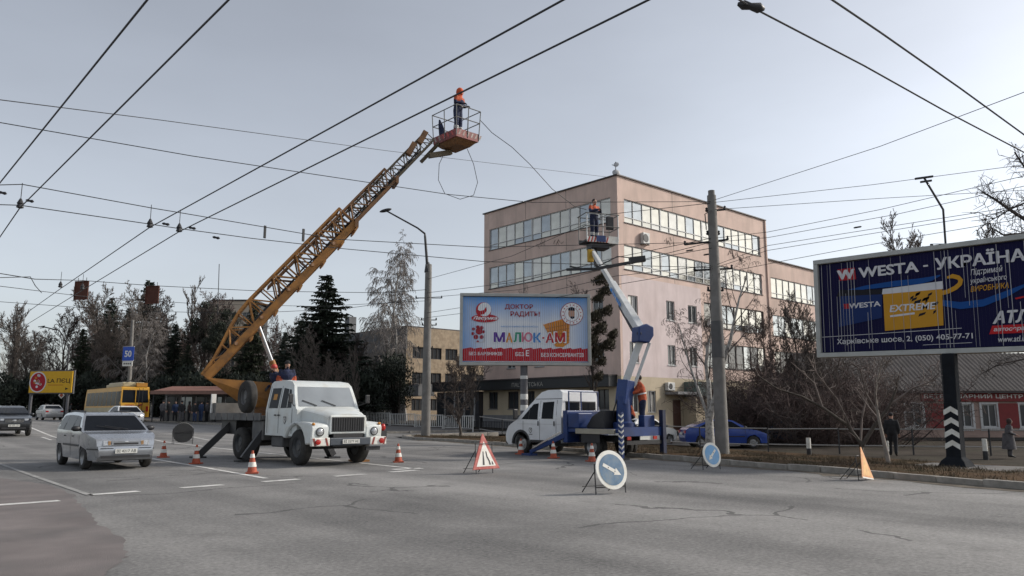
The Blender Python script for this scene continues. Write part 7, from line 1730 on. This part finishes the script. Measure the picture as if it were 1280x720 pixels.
for k, px, yt, d, lb in (("spruceB", 128, 372, 116, "dark spruce rising left of the blue 50 sign"), ("spruceA", 175, 350, 114, "tallest dark spruce, below the right rusty backplate"), ("spruceC", 311, 374, 88, "small dark spruce tip above the boom's lattice"), ("spruceA", 402, 343, 66, "big dark spruce behind the orange boom"), ("spruceB", 372, 400, 64, "lower dark spruce left of the big one"), ("spruceB", 352, 415, 70, "dark spruce behind the lorry's cab roof"), ("spruceC", 230, 430, 94, "dark young spruce behind the shelter"), ("spruceB", 425, 420, 72, "dark spruce right of the big one"), ("spruceB", 152, 385, 110, "dark spruce directly over the blue 50 sign"), ("spruceC", 96, 410, 104, "dark spruce above the far lamp pole"), ("spruceB", 212, 405, 98, "dark spruce over the trolleybus's right end")):
    b, sc = tall(px, yt, d, 13 if k.endswith("C") else 15); wd_ = 1.75 if px == 402 else 1.15; plant(k, b, px * .1, (sc * wd_, sc * wd_, sc), lb, "spruces", "spruce_tree")
for px, yt, d, lb in ((252, 374, 100, "dark pine with a rounded top beside the aerial rod"), (278, 384, 96, "second dark pine, nearer the orange boom"), (268, 400, 90, "lower dark pine behind the shelter roof")):
    b, sc = tall(px, yt, d, 14.3); plant("pine", b, px, (sc, sc, sc), lb, "pines", "pine_tree")
hx = [(10, 100, "below the far left poplar"), (40, 102, "behind the yellow billboard"), (75, 104, "behind the far lamp pole"), (105, 100, "left of the trolleybus"), (135, 98, "behind the trolleybus front"), (165, 96, "behind the trolleybus"), (195, 94, "behind the trolleybus's right end"), (225, 90, "behind the left half of the shelter"), (258, 86, "behind the right half of the shelter"), (290, 80, "behind the orange boom's heel"), (320, 76, "behind the spare wheel"), (350, 70, "behind the lorry's cab"), (390, 66, "right of the lorry's cab roof"), (425, 64, "left of the round yew")]
for i, (px, d, lb) in enumerate(hx):
    b = spot(px, d); s = 1.0 if d > 85 else .85; plant("hedge", b, i * 1.1, (s * 1.15, s * 1.15, s * random.uniform(.95, 1.25)), "dark evergreen shrub " + lb, "dark shrubs along the wood's edge", "evergreen_shrub", "shrub")
b = spot(497, 74); plant("yew", b, 1, (1.22, 1.22, 1.08), "large round dark yew behind the lamp post", None, "yew_tree")
b = spot(470, 77); plant("yew", b, 3, (.95, .95, .9), "smaller dark yew left of the large one", None, "yew_tree")
# weeping birches beyond
b, sc = tall(478, 317, 82, 12.6); plant("birch", b, .4, (sc * .8, sc * .8, sc), "left of two weeping birches against the sky", "weeping birches behind the brick building", "birch_tree")
b, sc = tall(508, 320, 80, 12.6); plant("birchb", b, 2.0, (sc * .78, sc * .78, sc), "right of two weeping birches against the sky", "weeping birches behind the brick building", "birch_tree")
b, sc = tall(585, 420, 62, 14); plant("bare0", b, 1.0, sc, "small bare tree behind the blue billboard's left edge", None)
b, sc = tall(575, 455, 47, 14); plant("bare1", b, 2.0, (sc * 1.2, sc * 1.2, sc), "thin dark sapling left of the blue billboard's post")
# lime tree with mistletoe by the office corner
b, sc = tall(742, 335, 44, 14)
LT = thing("mistletoe_tree", "dark upright tree with round mistletoe clumps behind the blue billboard", "tree", tuple(b)); LT.scale = (sc * .62, sc * .62, sc)
tr, cr = grow(77, 14, .26, 4, .55, .4, .2, .2, (14, 8, 6, 4), (.34, .5, .5, .5), .012); tr.build("trunk", m_barkdk, LT, 60); cr.build("crown", m_twigdk, LT, fix=False)
mt_, mc_ = clump_crown(3, .7, 650, .15, m_pine, (1, 1, 1), 7); mm_ = mc_.mesh("mistletoe", False); mm_.materials.append(mat("mistletoe", (.045, .038, .022), .9, 0, .4, 3))
for i, (px, py) in enumerate(((752, 348), (757, 362), (748, 372), (744, 395), (750, 410), (758, 388), (766, 417), (745, 440), (752, 452), (738, 425), (748, 470), (760, 430))):
    p = at(px, py, 43.6) - b; q = bpy.data.objects.new("mistletoe", mm_); COL.objects.link(q); q.parent = LT; s = random.uniform(.55, 1.0); q.location = (p.x / (sc * .62), p.y / (sc * .62), p.z / sc); q.scale = (s / (sc * .62), s / (sc * .62), s / sc)
# birch by the concrete pole: two pale stems
bb = on(888, 562, .05)
NB = thing("birch_tree", "white-barked birch with drooping twigs beside the concrete utility pole", "tree", (bb.x, bb.y, zv(bb.x, bb.y)))
tr, cr = MB(), MB()
for (sd, tilt, h_, r_) in ((101, -.34, 5.6, .11), (105, .06, 6.2, .12), (108, -.62, 4.6, .07)):
    t_, c_ = grow(sd, h_, r_, 4, .6, .2, .95, .3, (9, 6, 5, 3), (.40, .5, .55, .55), .005, thin=.4)
    M4 = Matrix.Translation((0, 0, 1.2)) @ Matrix.Rotation(R(-YAW), 4, 'Z') @ Matrix.Rotation(tilt * .8, 4, 'Y')
    for mb_, dst in ((t_, tr), (c_, cr)): dst.add([M4 @ Vector(v) for v in mb_.v], mb_.f)
tr.tube([(0, 0, -.2), (0, 0, .7), (0, 0, 1.5)], [.2, .16, .14], 10); tr.build("trunk", m_birch, NB, 60, fix=False); cr.build("crown", mat("birch_twig_near", (.095, .075, .068), .9, 0, .3, 2), NB, fix=False)
# thickets behind the railing
for k, px, d, s, lb in (("thicketA", 978, 47, 1.15, "dense bare thicket right of the concrete pole"), ("thicketB", 998, 45, 1.1, "dense bare thicket over the dark parked car"), ("thicketA", 1012, 45, 1.35, "tallest dense bare thicket left of the navy billboard"), ("thicketA", 1045, 44, 1.05, "bare thicket at the clinic's left corner"), ("thicketB", 985, 47, 1.5, "bare thicket in front of the office wing")):
    b = spot(px, d); plant(k, b, px * .37, s, lb, "bare thickets behind the railing", "bare_thicket", "shrub")
for k, px, yt, d, lb in (("bare1", 1000, 385, 44, "slender bare tree above the thickets"), ("bare3", 965, 405, 46, "thin reddish tree above the thickets"), ("bare2", 1028, 400, 46, "bare tree left of the navy billboard's top")):
    b, sc = tall(px, yt, d, 14); plant(k, b, px, (sc * .8, sc * .8, sc), lb)
# fruit tree in front of the clinic: short trunk, long pruned limbs with whitewashed stems
fb_ = on(1078, 563, .05); FTr = thing("fruit_tree", "pruned fruit tree with crooked pale limbs on the verge", "tree", (fb_.x, fb_.y, zv(fb_.x, fb_.y)))
tr, cr = MB(), MB(); rs = random.Random(5); cx_ = Vector((CA, -SA, 0)); fy_ = Vector((SA, CA, 0))
limbs = [[(0, 0, 0), (-.05, 0, .6), (-.5, 0, 1.25), (-1.3, .2, 1.9), (-2.0, .3, 2.3), (-2.9, .4, 2.6), (-3.6, .4, 3.1)], [(0, 0, .5), (.45, -.1, 1.2), (1.0, -.2, 1.9), (1.3, -.3, 2.6), (1.35, -.2, 3.2)], [(-.3, 0, 1.0), (-.9, -.2, 2.2), (-1.6, -.3, 3.1), (-1.9, -.3, 3.7)], [(.7, -.1, 1.5), (.2, -.2, 2.4), (.0, -.3, 3.3), (-.4, -.3, 3.6)], [(1.05, -.2, 2.0), (1.9, -.3, 2.6), (2.7, -.4, 2.9)], [(-1.3, .2, 1.9), (-1.5, .3, 2.8), (-2.3, .4, 3.6)], [(-.05, 0, .6), (.2, .3, 1.5), (.6, .5, 2.5), (.5, .6, 3.2)]]
for i, L_ in enumerate(limbs):
    P_ = [cx_ * a_ + fy_ * b_ + Vector((0, 0, c_ - (.15 if c_ == 0 else 0))) for a_, b_, c_ in L_]
    r_ = .085 if i < 2 else .05; (tr if i < 2 else cr).tube(P_, [max(.018, r_ * (1 - .75 * k / (len(P_) - 1))) for k in range(len(P_))], 7)
    for a_, b_ in zip(P_[1:], P_[2:]):
        for k in range(5):
            q = a_.lerp(b_, rs.random()); e = Vector((rs.gauss(0, .5), rs.gauss(0, .5), rs.gauss(.45, .4))).normalized() * rs.uniform(.3, .9); m_ = q + e * .55 + Vector((rs.gauss(0, .06), rs.gauss(0, .06), rs.gauss(0, .06)))
            cr.tube([q, m_, q + e], [.014, .010, .006], 3, False)
            for z_ in range(3): w = q.lerp(q + e, rs.uniform(.3, 1)); cr.tube([w, w + Vector((rs.gauss(0, .14), rs.gauss(0, .14), rs.gauss(.08, .12)))], [.007, .004], 3, False)
tr.build("trunk", m_bark, FTr, 60); cr.build("crown", mat("fruit_twig", (.16, .13, .115), .9, 0, .4, 3), FTr, fix=False)
s2 = on(1111, 571, .05); ST = thing("stake_tree", "thin pale young trunk beside the man in black", "tree", (s2.x, s2.y, zv(s2.x, s2.y))); t_, c_ = grow(9, 3.6, .075, 3, .7, .3, 0, .45, (8, 6, 4), (.45, .5, .5), .006); t_.build("trunk", mat("pale_bark", (.25, .22, .19), .9, 0, .25, 5), ST, 60); c_.build("crown", MATS["fruit_twig"], ST, fix=False)
# trees behind the navy billboard and the branch reaching in at the right edge
for px, yt, d, lb in ((1125, 283, 62, "bare tree top showing over the navy billboard, left"), (1200, 296, 64, "faint bare tree top over the navy billboard, right")):
    b, sc = tall(px, yt, d, 14); plant("bare0" if px < 1150 else "bare2", b, px, (sc * .7, sc * .7, sc), lb, "bare trees behind the clinic")
b = spot(1375, 24); RT = thing("bare_tree", "large bare tree beyond the right edge, its branches reaching into the sky", "tree", tuple(b))
tr, cr = MB(), MB(); rs = random.Random(12)
tr.tube([(0, 0, -.2), (0, 0, 2.5), (.1, .1, 5.5)], [.28, .22, .14], 10)
def tips(p0, pixs, r, dep):
    P_ = [p0] + [at(px, py, dep) - b for px, py in pixs]; cr.tube(P_, [r * (1 - .7 * k / (len(P_) - 1)) for k in range(len(P_))], 6)
    for a_, c_ in zip(P_[1:], P_[2:]):
        for k in range(8):
            q = a_.lerp(c_, rs.random()); e = Vector((rs.gauss(-.25, .5), rs.gauss(.2, .5), rs.gauss(.15, .5))).normalized() * rs.uniform(.3, .85); m_ = q + e * .5 + Vector((rs.gauss(0, .08),) * 3); cr.tube([q, m_, q + e], [.014, .010, .006], 4, False)
            for z_ in range(5): w = q.lerp(q + e, rs.uniform(.2, 1)); v = Vector((rs.gauss(0, .16), rs.gauss(0, .16), rs.gauss(.02, .16))); cr.tube([w, w + v * .6 + Vector((0, 0, .03)), w + v], [.008, .006, .004], 3, False)
tips(Vector((0, 0, 4.2)), [(1330, 300), (1290, 280), (1262, 262), (1245, 250), (1228, 240)], .09, 23); tips(Vector((.0, .0, 5.0)), [(1330, 250), (1295, 225), (1280, 208), (1268, 190)], .07, 23.5); tips(Vector((0, 0, 3.6)), [(1325, 300), (1280, 292), (1255, 294), (1238, 284)], .06, 22.8); tips(Vector((0, 0, 3.9)), [(1320, 260), (1285, 252), (1262, 262), (1240, 275)], .05, 23.2)
tips(Vector((0, 0, 5.4)), [(1400, 240), (1420, 200), (1440, 160)], .08, 23); tips(Vector((0, 0, 3.6)), [(1330, 440), (1285, 448), (1250, 455), (1225, 468)], .05, 30)
tr.build("trunk", m_bark, RT, 60); cr.build("crown", m_twigdk, RT, fix=False)
